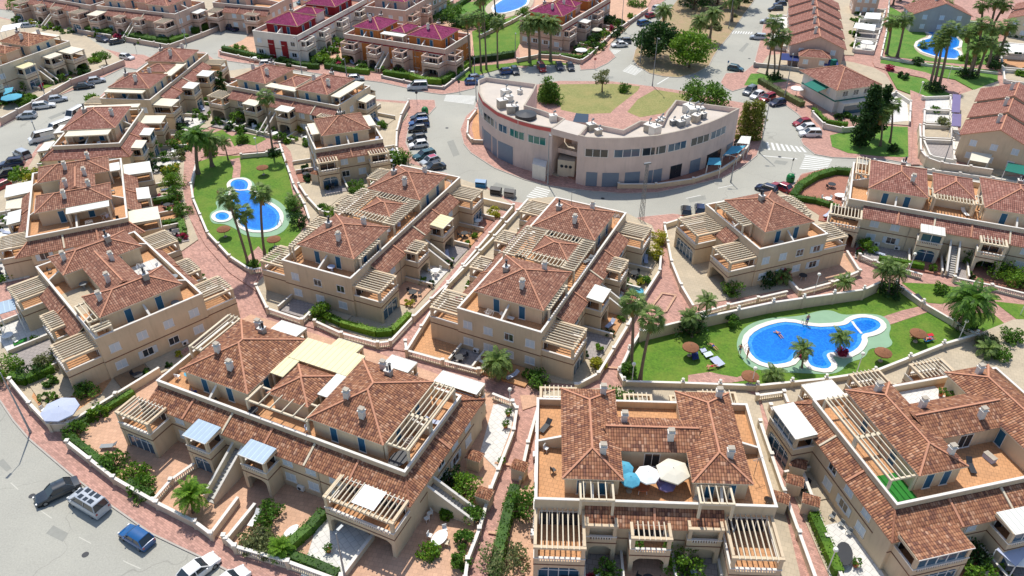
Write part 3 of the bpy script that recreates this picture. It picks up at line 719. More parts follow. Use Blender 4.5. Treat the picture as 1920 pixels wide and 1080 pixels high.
    for r_ in (pyr or []):
        x0, x1, y0, y1 = r_; m = MB(); m.box(x0, x1, y0, y1, ZF, 8.0, wall); m.build("rooftop_room", root)
        rf = MB(); hip_roof(rf, x0, x1, y0, y1, 8.1, 8.1 + min(x1 - x0, y1 - y0) * .24, tile); rf.build("roof", root)
    for x0, x1, y0, y1 in (gables or []):
        ym = (y0 + y1) / 2; m = MB(); m.box(x0, x1, y0, y1, ZF, 8.2, wall); m.build("rooftop_room", root)
        m = MB(); e = .3; zr = 8.3 + (y1 - y0) * .24
        m.face([(x0 - e, y0 - e, 8.25), (x1 + e, y0 - e, 8.25), (x1 + e + 1.2, ym, zr), (x0 - e - 1.2, ym, zr)], tile); m.face([(x1 + e, y1 + e, 8.25), (x0 - e, y1 + e, 8.25), (x0 - e - 1.2, ym, zr), (x1 + e + 1.2, ym, zr)], tile)
        m.face([(x0 - e, y0 - e, 8.2), (x0 - e, y1 + e, 8.2), (x1 + e, y1 + e, 8.2), (x1 + e, y0 - e, 8.2)], "wall_cream"); m.bar((x0 - 1.2, ym, zr + .04), (x1 + 1.2, ym, zr + .04), .2, .1, "ridge")
        ro = m.build("roof", root); link("chimney", chimney_mesh(0), ro, (x0 + (x1 - x0) * .75, y0 + 1.0, 8.9)); link("chimney", chimney_mesh(0), ro, (x0 + .8, y1 - .9, 8.9))
        add_win(root, (x0 + x1) / 2, y0 - .01, ZF + .05, 0, 1.6, 1.9, 'glass')
    for q in (pergs or []): pergola_slats(root, *q[:6], **(q[6] if len(q) > 6 else {}))
    for s_, lst in (balc or {}).items():
        for b in lst:
            base = b[2] if (b[2] == 0 or sk.get(s_, 0)) else 0
            if base: base = sk[s_] - ti
            add_balcony(root, s_, L, W, b[0], b[1], base, b[3] + (base - 1.85 if base else 0), b[4], b[5], wall)
    for s_, x, *rr in (stairs if stairs is not None else []):
        k = sk.get(s_, 0) and sk[s_] - ti
        run = rr[0] if rr else 4.6
        if s_ == 'A': add_stair(root, x, -k, math.pi, run)
        elif s_ == 'B': add_stair(root, x, W + k, 0, run)
        elif s_ == 'D': add_stair(root, L + k, x, -math.pi / 2, run)
        else: add_stair(root, -k, x, math.pi / 2, run)
    if windows:
        rnd = random.Random(int(abs(o.x * 10) + abs(o.y)))
        for s_ in 'ABCD':
            full = L if s_ in 'AB' else W; k = (sk.get(s_, 0) or ti) - ti
            blk = [(b[0] - .9, b[1] + .9) for b in balc.get(s_, [])] + [(x - 1.4, x + 1.4) for q, x, *_ in (stairs or []) if q == s_]
            n = max(2, int(full / 2.9)); 
            for i in range(n):
                x = full * (i + .5) / n
                if any(a < x < b for a, b in blk): continue
                for z, up in ((3.95, 1), (1.2, 0)):
                    kd = 'shutter' if rnd.random() < .7 else rnd.choice(['open', 'glass'])
                    lx, ly, rz = {'A': (x, -k - .01, 0), 'B': (x, W + k + .01, math.pi), 'C': (-k - .01, x, -math.pi / 2), 'D': (L + k + .01, x, math.pi / 2)}[s_]
                    if up and k: z = 3.6
                    add_win(root, lx, ly, z, rz, 1.3 if up else 1.4, 1.15, kd)
                    if not up and rnd.random() < .3: link("air_conditioner", ac_mesh(), root, (lx + math.cos(rz) * 1.2, ly + math.sin(rz) * 1.2, .5), rz)
    for s_ in 'AB' if kind != 'P' else 'A':
        k = (sk.get(s_, 0) or ti) - ti
        for x in (L * .29, L * .71):
            if any(b[0] - .3 < x < b[1] + .3 for b in (balc or {}).get(s_, [])): continue
            y = -k - .06 if s_ == 'A' else W + k + .06; m = MB(); m.tube([(x, y, .1), (x, y, 4.9 if k else 6.2)], [.05, .05], "stone", 6); m.build("downpipe", root)
    BLK.append((root, L, W, dict(sk), balc or {}, [(q, x) for q, x, *_ in (stairs or [])], ti))
    return root, L, W

S4 = lambda k, L=33, fx=1, gl=(1, 0, 0, 1), b0=0: [(.2, 4.8 * fx, b0, 4.3, k[0], gl[0]), (10.8 * fx, 14.2 * fx, 1.85, 4.1, k[1], gl[1]), (18.6 * fx, 22.2 * fx, 1.85, 4.1, k[2], gl[2]), (28.2 * fx, L - .2, b0, 4.3, k[3], gl[3])]
gold = "tan terraced house blocks with red tile roofs"
# B1: long block at the lower left
block("long tan house block at the lower left with blue panelled balconies and yellowed roof sheets", [(293,713),(759,885),(867,742)], False, group=gold, tile="roof_tile_orange",
      sk={'A': 2.3, 'B': 2.3, 'D': 1.8}, balc={'A': [(-1.8, 3.0, 1.85, 4.8, 'slat', 1), (7.6, 10.8, 1.85, 4.2, 'blue', 1), (14.8, 18.2, 1.85, 4.0, 'blue', 0), (26.2, 32.4 - .2 + 2, 1.85, 4.9, 'cloth', 0)],
      'B': [(4.5, 8.5, 1.85, 4.0, 'white', 0), (13.3, 17.0, 1.85, 4.0, 'yellow', 0), (21.0, 24.6, 1.85, 4.0, 'white', 0), (28.0, 33.6, 1.85, 4.0, 'white', 0)]},
      pents=[(3.1, 12.0, 1.6, 11.2), (20.8, 29.4, 1.3, 11.0)], pyr=[(14.3, 19.0, 2.8, 7.6)],
      pergs=[(29.5, 32.4, 1.4, 6.0, 8.3, 'y'), (29.5, 32.4, 6.0, 11.4, 8.3, 'y'), (12.5, 20.4, 8.2, 11.8, 8.35, 'x', dict(kind='yellow')), (12.4, 14.0, 5.2, 8.2, 8.3, 'x', dict(kind='yellow')), (19.3, 20.5, 4.5, 8.2, 8.3, 'x', dict(kind='white')), (12.4, 20.6, .7, 3.2, 8.1, 'y', dict(step=1.5)), (.4, 2.4, 5.0, 11.8, 8.2, 'y')],
      stairs=[('A', 12.6, 5.4), ('D', 2.2, 5.2)], chims=[(.5, .86, 2), (.35, .95, 0), (.3, .3, 0), (.62, .16, 0)])
# M
block("tan house block with slatted pergolas just right of the left pool, nearest its palms", [(528,487),(657,522),(869,333)], True, group=gold,
      balc={'A': S4(['slat', 'slat', 'yellow', 'slat'], 32.7), 'B': S4(['slat'] * 4, 32.7)},
      pergs=[(1.8, 7.0, 10.6, 11.4, 8.1, 'y'), (3.0, 8.2, .2, 1.2, 8.1, 'y'), (12.6, 20.6, .6, 2.4, 8.2, 'y'), (12.6, 14.2, 2.4, 9.4, 8.2, 'x'), (12.6, 20.6, 7.9, 11.2, 8.2, 'y'), (19.1, 20.6, 2.4, 7.9, 8.2, 'x')], stairs=[('A', 16.4)])
# N
block("tan house block in the centre of the photo beside two tall palms", [(857,577),(1015,623),(1168,397)], True, group=gold,
      balc={'A': S4(['slat', 'white', 'slat', 'slat'], 32.8, gl=(1, 0, 0, 1)), 'B': S4(['slat'] * 4, 32.8)},
      pergs=[(3.0, 9.0, .2, 1.2, 8.1, 'y'), (12.4, 20.6, .6, 2.4, 8.2, 'y'), (12.4, 14.2, 2.4, 9.4, 8.2, 'x'), (12.4, 20.6, 7.9, 11.3, 8.2, 'y'), (19.1, 20.6, 2.4, 7.9, 8.2, 'x')], stairs=[('A', 16.4)])
# T (half block)
block("small square tan house block with one roof above the right pool lawn", [(1425,467),(1553,438),(1446,358)], True, kind='T', L=14.1, W=12.0, group=gold, sk={'A': 1.7, 'B': 1.9},
      balc={'A': [(.1, 4.6, 0, 4.2, 'slat', 0), (9.6, 13.9, 0, 4.2, 'slat', 0)], 'B': [(.1, 4.8, 0, 4.6, 'slat', 0), (8.2, 13.9, 0, 5.0, 'slat', 1)]}, pents=[(1.9, 11.5, 2.0, 10.0)],
      pergs=[(4.6, 11.8, 10.1, 11.9, 8.1, 'y'), (4.0, 10.5, .1, 1.8, 8.0, 'y')], chims=[(.62, .6, 2)])
# S (half block)
block("small tan house block between the left pool and the parked cars on the ring road", [(591,280),(718,260),(690,222)], False, kind='S', L=12.3, W=10.6, group=gold, sk={'A': 1.6},
      balc={'A': [(-.3, 3.3, .9, 3.6, 'slat', 1), (9.0, 12.6, .9, 3.6, 'slat', 0)], 'B': [(.3, 4, 0, 2.5, 'slat', 0)]}, pents=[(2.0, 10.2, 2.0, 9.4)],
      pergs=[(.3, 1.9, 4.0, 9.0, 7.9, 'x', dict(kind='cream')), (10.3, 12.0, 4.0, 9.0, 7.9, 'x', dict(kind='cream'))], chims=[(.5, .6, 2)])
# RT
block("long house block with orange tile roofs right of the small square block", [(1592,372),(1925,430),(1985,355)], False, L=33.0, W=14.2, group=gold, tile="roof_tile_rose", wall="wall_cream", sk={'A': 2.2, 'B': 1.5},
      balc={'A': [(-2.4, 2.4, 0, 3.6, 'slat', 0), (10.8, 14.2, 1.85, 4.1, 'white', 2), (19.0, 22.6, 1.85, 4.1, 'slat', 0), (28.2, 32.8, 0, 4.3, 'slat', 0)], 'B': []},
      pents=[(2.8, 10.8, 1.9, 12.0), (19.3, 28, 1.9, 12.0)], pyr=[(12.4, 17.6, 4.6, 11.5)], pergs=[(10.9, 12.2, 3.0, 6.0, 8.1, 'y'), (12.2, 17.8, 2.8, 4.3, 8.0, 'y', dict(step=.45)), (17.9, 19.1, 3.0, 6.0, 8.1, 'y'), (.3, 2.5, 7.0, 13.6, 8.1, 'y')],
      stairs=[('A', 16.2, 5.0)], chims=[(.55, .8, 2), (.72, .25, 0)])
# C: seen head on at the bottom
block("tan house block seen head on at the bottom centre with parasols on its roof terrace", [(1003,935),(1457,950),(1410,757)], False, kind='C', L=23.0, W=14.0, group=gold, tile="roof_tile_orange", sk={'A': 1.6},
      balc={'A': [(0.0, 4.8, 0, 4.5, 'slat', 1), (4.9, 7.9, .0, 1.9, None, 0), (9.1, 12.9, 1.85, 3.8, 'slat', 0), (14.6, 17.9, 0, 1.9, None, 0), (18.1, 22.8, 0, 4.9, 'slat', 0)], 'B': [(.3, 4.5, 0, 3.4, 'slat', 0), (4.8, 7.6, 0, 2.4, 'slat', 0), (9.8, 13.0, 0, 2.6, 'slat', 0), (15.0, 18.0, 0, 2.6, 'slat', 0), (18.3, 22.6, 0, 3.4, 'slat', 0)]},
      pents=[(2.9, 8.1, 1.6, 13.6), (15.3, 20.4, 1.6, 13.6)], chims=[(.7, .2, 0), (.8, .93, 0)],
      pergs=[(4.2, 7.5, -.9, 1.5, 8.0, 'y', dict(step=.7)), (15.4, 18.7, -.9, 1.5, 8.0, 'y', dict(step=.7))], gables=[(8.2, 15.2, 5.4, 9.6)])
block("house block at the lower right with big slatted roof pergola and green turf", [(1682,946),(1820,917),(1700,700)], False, kind='C', L=23.6, W=14.8, group=gold, tile="roof_tile_orange", sk={'A': 2.6, 'B': 1.8, 'C': 1.8},
      balc={'A': [(-1.0, 5.0, 1.85, 4.6, 'tile_orange', 2), (9.6, 14.0, 1.85, 4.3, 'white', 2), (18.0, 22.6, 1.85, 4.3, 'slat', 0)], 'C': [(10.9, 16.0, 1.85, 4.4, 'white', 2)],
      'B': [(1.0, 5.0, 0, 3.6, 'white', 0), (7.5, 11.4, 1.85, 4.6, 'slat', 0), (15.5, 20.0, 1.85, 4.6, 'slat', 0)]},
      pents=[(3.3, 8.1, 1.8, 13.6), (15.8, 20.8, 1.4, 13.6)], gables=[(8.1, 15.8, 5.6, 10.2)], chims=[(.85, .1, 0), (.5, .9, 0)], dividers=False,
      pergs=[(.2, 3.2, 1.8, 7.6, 8.1, 'y', dict(step=.62)), (.2, 3.2, 7.6, 13.4, 8.1, 'y', dict(step=.62))], flats=[((.3, 3.2, .3, 4.2), "turf"), ((8.4, 15.5, 10.6, 14.5), "paving_white")])
LB = lambda L, k, n=2: [(.2, 4.6, 0, 4.2, k[0], 0)] + [((L / 2 - 2.2) + i * 2.4 - 1.2 * (n - 1), (L / 2 + .9) + i * 2.4, 1.35, 3.6, k[1], 0) for i in range(1)] + [(L - 4.8, L - .2, 0, 4.2, k[2], 0)]
block("house block at the left with a two colour roof terrace above the umbrella garden", [(179,635),(379,550),(257,432)], True, kind='C', L=22.0, W=13.7, group=gold, tile="roof_tile",
      balc={'A': LB(22, ['slat', 'slat', 'slat']), 'B': LB(22, ['slat', 'slat', 'slat'])}, pents=[(1.8, 7.2, 2.0, 11.8), (14.6, 20.0, 2.0, 11.8)], gables=[(7.2, 14.6, 5.2, 9.4)],
      pergs=[(2.0, 6.8, 11.9, 13.5, 8.0, 'x'), (.2, 1.7, 11.4, 13.5, 7.6, 'y')], flats=[((7.6, 14.2, 9.8, 13.4), "paving_beige"), ((7.6, 14.2, .4, 4.8), "paving_white")], chims=[(.5, .9, 0), (.45, .3, 2)])
block("house block at the left edge with white awnings, level with the small round pools", [(49,445),(239,408),(227,296)], True, kind='C', L=22.8, W=13.8, group=gold,
      balc={'A': LB(22.8, ['cream', 'white', 'white']), 'B': LB(22.8, ['slat', 'white', 'white'])}, sk={'A': 1.9, 'B': 1.9, 'C': 2.2}, pents=[(4.4, 9.8, 2.0, 12.0), (15.0, 20.6, 2.0, 12.0)], gables=[(9.8, 15.0, 4.2, 8.8)],
      pergs=[(2.2, 4.3, 2.2, 8.0, 8.2, 'y', dict(kind='white')), (15.0, 18.0, .2, 1.8, 8.1, 'x', dict(kind='white'))], chims=[(.3, .6, 0), (.6, .25, 0)], flats=[((10, 14.8, 9.4, 13.4), "paving_white")])
block("house block with a long cream awning, third up the left row beside the parked vans", [(98,274),(224,268),(260,208)], True, kind='S', L=16.0, W=11.6, group=gold, tile="roof_tile_rose",
      balc={'A': [(.3, 3.8, 1.35, 3.6, 'cream', 2), (6.0, 9.4, 1.35, 3.6, 'white', 2), (11.6, 15.6, 0, 4.0, 'cream', 0)], 'B': [(1, 5, 1.35, 3.6, 'white', 0), (9, 13, 1.35, 3.6, 'white', 0)]},
      sk={'A': 1.9, 'B': 1.9, 'C': 2.0}, pents=[(3.6, 13.2, 1.6, 10.4)], pergs=[(1.0, 3.5, 2.0, 9.4, 8.1, 'y', dict(kind='cream')), (14.2, 15.8, .3, 11, 7.9, 'y', dict(kind='cream'))], chims=[(.5, .7, 2), (.45, .15, 0)], flats=[((.3, 3.4, 9.5, 11.3), "terrace_tile")])
block("top house block of the left row, near the street corner with the round hedge tree", [(191,184),(281,187),(405,108)], True, kind='A', L=29.0, W=10.6, group=gold, tile="roof_tile_rose",
      balc={'A': [(.2, 4.0, 0, 4.0, 'cream', 1), (10.0, 13.6, 1.85, 4.3, 'white', 2), (17.5, 21.0, 1.85, 4.6, 'white', 2), (25.2, 28.8, 0, 4.3, 'slat', 0)], 'B': [(.2, 4.0, 0, 4.0, 'slat', 0), (13, 17, 1.85, 4.0, 'slat', 0)]},
      pergs=[(.3, 2.2, 1.5, 9.4, 8.0, 'y', dict(kind='cream')), (10.8, 18.5, .3, 2.2, 7.9, 'x', dict(kind='cream'))], stairs=[('A', 23.0)], flats=[((.2, 2, 8, 10), "terrace_tile")])
block("long house block behind the left pool, along the street of purple roofed houses", [(424,160),(631,198),(687,163)], False, kind='A', L=28.0, W=12.0, group=gold, tile="roof_tile_rose",
      balc={'A': [(-2.4, 1.6, 0, 3.6, 'slat', 0), (7.2, 10.6, 1.85, 4.1, 'cream', 0), (15.4, 18.8, 1.85, 4.1, 'white', 0), (25.0, 29.5, .5, 3.4, 'slat', 0)], 'B': [(22, 26, 0, 2.4, 'white', 2)], 'D': [(6.5, 10.5, 0, 2.2, 'cream', 2)]},
      sk={'A': 2.2, 'B': 2.0}, pergs=[(25.6, 27.6, 1.5, 10.5, 7.9, 'y', dict(kind='cream')), (10.2, 17.5, .4, 2.3, 8.0, 'x', dict(kind='cream')), (16.0, 17.6, 2.4, 9, 8.0, 'y')], stairs=[('A', 13.0)])
# purple roofed blocks
pur = "orange and cream house blocks with purple roofs"
PB = lambda L: {'A': [(.4, 4.4, 1.0, 2.6, None, 0), (8.2, 11.2, 1.0, 3.0, None, 0), (15.6, 18.6, 1.0, 3.0, None, 0), (L - 5.0, L - .3, 1.0, 2.8, None, 0)], 'D': [(.6, 4.6, 1.0, 2.4, None, 0)]}
def purple(label, P, L, W, **k):
    return block(label, P, False, kind='P', L=L, W=W, group=pur, tile="roof_tile_purple", wall="wall_pink", sk={}, balc=PB(L), accent="red_stucco", room="wall_ochre", panels=[('A', 5.0, 7.2), ('A', 12.9, 14.4), ('A', 19.6, 22.4), ('D', 5.4, W - .6)], floormat="paving_red", chims=[(.5, .8, 2), (.45, .3, 0)],
                 pents=[(2.0, L * .32, 1.8, W - 2.6), (L * .62, L * .93, 1.8, W - 2.6)], pyr=[(L * .42, L * .54, 3.4, W - 3.4)], pergs=[(L * .36, L * .58, .8, 2.6, 7.9, 'x', dict(kind='white'))], stairs=[('A', L * .42)], **k)
purple("purple roofed block nearest the roundabout, with a clipped hedge along its front", [(645,63),(833,92),(875,63)], 28.6, 13.0)
q2, _, _ = block("purple roofed block at the street corner with tall red doors", [(473,57),(557,67),(700,0)], True, kind='P', L=36, W=13.0, group=pur, tile="roof_tile_purple", wall="wall_white", sk={}, floormat="paving_red",
      balc={'A': [(.6, 5, 0, 1.8, None, 0), (9, 12, 0, 2.0, None, 0), (18, 22, 0, 2, None, 0), (28, 33, 0, 2, None, 0)]}, pents=[(2.6, 11, 1.4, 10.4), (21, 30, 1.4, 10.4)], pyr=[(14, 18, 3, 9)], chims=[(.6, .5, 2)], accent="red_stucco", room="red_stucco")
m = MB()
for t_ in (4.2, 8.0): m.box(-.08, .02, t_ - .9, t_ + .9, .3, 5.0, "red_stucco")
m.build("entrance_panel", q2)
block("purple roofed block beyond the three date palms", [(975,35),(1055,48),(1120,-5)], True, kind='P', L=31, W=12.5, group=pur, tile="roof_tile_purple", wall="wall_pink", sk={}, floormat="paving_red",
      balc={'A': [(.6, 5, 0, 1.8, None, 0), (9, 12, 0, 2.6, 'white', 0), (18, 22, 0, 2, None, 0)]}, pents=[(2.6, 11, 1.6, 10.8), (19, 28, 1.6, 10.8)], pyr=[(13, 17, 3, 9)], accent="red_stucco", room="wall_ochre")
block("purple roofed block at the top edge left of the far palm pool", [(690,12),(760,20),(860,-30)], True, kind='P', L=26, W=12.5, group=pur, tile="roof_tile_purple", wall="wall_pink", sk={}, floormat="paving_red",
      balc={'A': [(.6, 5, 0, 1.8, None, 0), (9, 12, 0, 2, None, 0)]}, pents=[(2.6, 11, 1.6, 10.8)], pyr=[(13, 17, 3, 9)])
far = "weathered pink house blocks in the distance"
fk = dict(group=far, tile="roof_tile_rose", wall="wall_pink")
block("large pink house block behind the hedge at the top left street corner", [(180,10),(318,25),(381,3)], False, kind='A', L=26, W=12.5, sk={'A': 2.0}, balc={'A': S4(['cream', 'slat', 'slat', 'slat'], 25.8, .78), 'D': [(6, 10, 0, 2.2, 'white', 0)]}, stairs=[('A', 13.0)], **fk)
block("pink house block behind the hedges at the top left, half out of the photo", [(40,-12),(158,8),(230,-12)], False, kind='A', L=28, W=12, balc={'A': S4(['slat'] * 4, 27.8, .84)}, sk={'A': 2.0}, stairs=[('A', 14)], **fk)
block("pink house block cut by the top edge above the silver parked cars", [(398,4),(462,10),(520,-20)], False, kind='A', L=18, W=12, sk={'A': 2.0}, balc={'A': [(.2, 4, 0, 4, 'slat', 0), (12, 16, 1.85, 4, 'slat', 0)]}, pents=[(2, 10, 1.2, 10)], pyr=[], **fk)
block("pale house block with orange roofs at the top left beside the sloping street", [(-60,145),(115,82),(70,45)], False, kind='A', L=27.0, W=12.0, group=far, tile="roof_tile_orange", wall="wall_cream", sk={},
      balc={'A': [(1, 5, 0, 2.8, 'cream', 0), (11, 14.6, 0, 2.6, 'yellow', 2), (18.4, 22, 0, 2.6, 'cream', 0), (22.8, 26.8, 0, 4.4, 'cream', 0)], 'B': [(4, 9, 0, 3, 'white', 0), (13, 18, 0, 3, 'white', 0)]}, stairs=[('A', 16.6)], pergs=[(12.5, 16, 3, 9, 7.9, 'x', dict(kind='white')), (24.2, 26.6, 2, 10, 8.0, 'y', dict(kind='cream'))])
block("pink house block at the very top, right of the crossing street", [(560,-18),(640,-12),(700,-40)], False, kind='A', L=20, W=12, sk={}, balc={}, pents=[(2, 10, 1.2, 10)], pyr=[], **fk)

# gabled terraces and villas at the upper right
def gable_house(label, o, ang, w, d, z, tile, wall, group, fin="wall_pink", hipfront=False):
    root = empty("gabled_house", (o[0], o[1], 0), ang, label, "house", group)
    m = MB(); m.box(0, w, .02, d - .02, 0, z, wall); hr = z + w * .2
    m.face([(0, .02, z), (w, .02, z), (w / 2, .02, hr)], wall); m.face([(w, d - .02, z), (0, d - .02, z), (w / 2, d - .02, hr)], wall); m.build("wall", root)
    r = MB(); e = .5; k = e * .4; t = .14
    for sx, a, b in ((1, -e, w / 2), (-1, w + e, w / 2)):
        A, B, C, D = (a, -.15, z - k + .05), (b, -.15, hr + .08), (b, d, hr + .08), (a, d, z - k + .05)
        n = (Vector(B) - Vector(A)).cross(Vector(D) - Vector(A)); q = [A, B, C, D] if n.z > 0 else [A, D, C, B]
        r.face(q, tile); r.face([(x, y, zz - t) for x, y, zz in q][::-1], wall)
        for g_, h_ in ((A, B), (C, D), (A, D)): r.face([g_, h_, (h_[0], h_[1], h_[2] - t), (g_[0], g_[1], g_[2] - t)], "ridge")
    r.bar((w / 2, -.15, hr + .1), (w / 2, d, hr + .1), .24, .12, "ridge"); ro = r.build("roof", root)
    link("chimney", chimney_mesh(0), ro, (w * .42, d * .5, hr + .1))
    for x in (w * .2, w * .5, w * .8):
        for zz in (1.2, 3.7):
            add_win(root, x, .0, zz, 0, 1.2, 1.15, 'shutter')
    for y in (d * .3, d * .7):
        for zz in (1.2, 3.7): add_win(root, 0, y, zz, -math.pi / 2, 1.2, 1.15, 'shutter'); add_win(root, w, y, zz, math.pi / 2, 1.2, 1.15, 'glass')
    return root
def gable_row(P, Z, w, d, n, labels, tile, wall, group, rise=.45, shift=0):
    a, b = Vector(G(*P[0], Z)), Vector(G(*P[1], Z)); u = (b - a).normalized(); v = Vector((-u.y, u.x)); ang = math.atan2(u.y, u.x); w = w or (b - a).length
    for i in range(n): gable_house(labels[i], a + v * d * i + u * shift * i, ang, w, d, Z + rise * i, tile, wall, group)
    return a, u, v
gr = "stepped gabled terrace houses"
gable_row([(1484,84),(1584,92)], 5.4, None, 7.0, 5, ["gabled terrace house nearest the street, behind the white fronted patios", "second gabled terrace house up the stepped row, with a blue awning on its roof", "third gabled terrace house up the stepped row", "fourth gabled terrace house up the stepped row", "gabled terrace house cut by the top edge of the photo"], "roof_tile_rose", "wall_pink", gr, .5)
def porch(root, w):
    m = MB(); m.box(w * .18, w * .72, -3.6, -.02, 0, 4.0, "wall_pink"); m.build("front_wing", root); m = MB(); hip_roof(m, w * .18, w * .72, -3.6, .2, 4.0, 5.1, "roof_tile_rose"); m.build("front_roof", root)
    for t_ in (.3, .6): add_win(root, w * t_, -3.61, 2.2, 0, 1.2, 1.1, 'shutter')
GR1 = [o for o in COL.objects if o.get("group") == gr]
porch(GR1[0], (Vector(G(1584,92,5.4)) - Vector(G(1484,84,5.4))).length)
gable_row([(1803,252),(1935,280)], 5.4, None, 8.6, 3, ["gabled house at the right edge nearest the street, its wall over the cream awning", "middle gabled house at the right edge, beside the purple railings", "rear gabled house at the right edge below the palm lawn"], "roof_tile_rose", "wall_beige", "stepped gabled houses at the right edge", .5)
a_, u_, v_ = gable_row([(1714,26),(1822,30)], 5.0, None, 9.0, 1, ["grey house behind the far palm pool at the top right"], "roof_tile_rose", "wall_grey", None)
gable_row([(1893,34),(1960,44)], 5.0, None, 8.0, 2, ["pale gabled house at the top right corner, nearer one", "pale gabled house at the top right corner, farther one"], "roof_tile_rose", "wall_cream", None)
gable_row([(1604,-5),(1650,-2)], 5.0, None, 8.0, 1, ["distant gabled house beside the pink footpath at the top"], "roof_tile_rose", "wall_pink", None)
def villa():
    a, b = Vector(G(1570,168,5.6)), Vector(G(1650,157,5.6)); u = (b - a).normalized(); ang = math.atan2(u.y, u.x)
    root = empty("villa", (a.x, a.y, 0), ang, "pale villa with a tan hip roof and green awnings beside the tall dark tree", "house")
    W, D = (b - a).length, 12.5; m = MB(); m.box(.4, W - .4, .4, D - .4, 0, 5.5, "wall_white"); m.build("wall", root)
    m = MB(); m.box(.36, W - .36, .3, .4, 2.7, 2.95, "canvas_green"); m.box(.3, .4, .4, D - .4, 2.7, 2.95, "canvas_green"); m.build("trim", root)
    m = MB(); hip_roof(m, 0, W, 0, D, 5.5, 7.9, "roof_tile_rose"); ro = m.build("roof", root)
    m = MB(); m.box(-.5, .5, -.4, .4, 0, 1.5, "canvas_green"); m.box(-.6, .6, -.5, .5, 1.5, 1.6, "canvas_green"); m.build("chimney", ro, (W * .55, D * .8, 6.6))
    m = MB(); m.face([(.4, 3, 5.0), (.4, 8, 5.0), (-2.4, 8, 4.3), (-2.4, 3, 4.3)], "canvas_green"); m.face([(.4, 8, 4.95), (.4, 3, 4.95), (-2.4, 3, 4.25), (-2.4, 8, 4.25)], "canvas_green"); m.build("awning", root)
    m = MB(); m.box(1.5, W - .4, -1.5, .4, 0, 2.7, "wall_white"); m.box(1.6, W - .5, -1.52, -1.48, .3, 2.2, "glass_blue"); m.build("porch", root)
    for x in (W * .25, W * .5, W * .75): add_win(root, x, .4, 3.6, 0, 1.4, 1.2, 'glass')
    for y in (3, 9): add_win(root, .4, y, 3.6, -math.pi / 2, 1.2, 1.2, 'shutter')
villa()

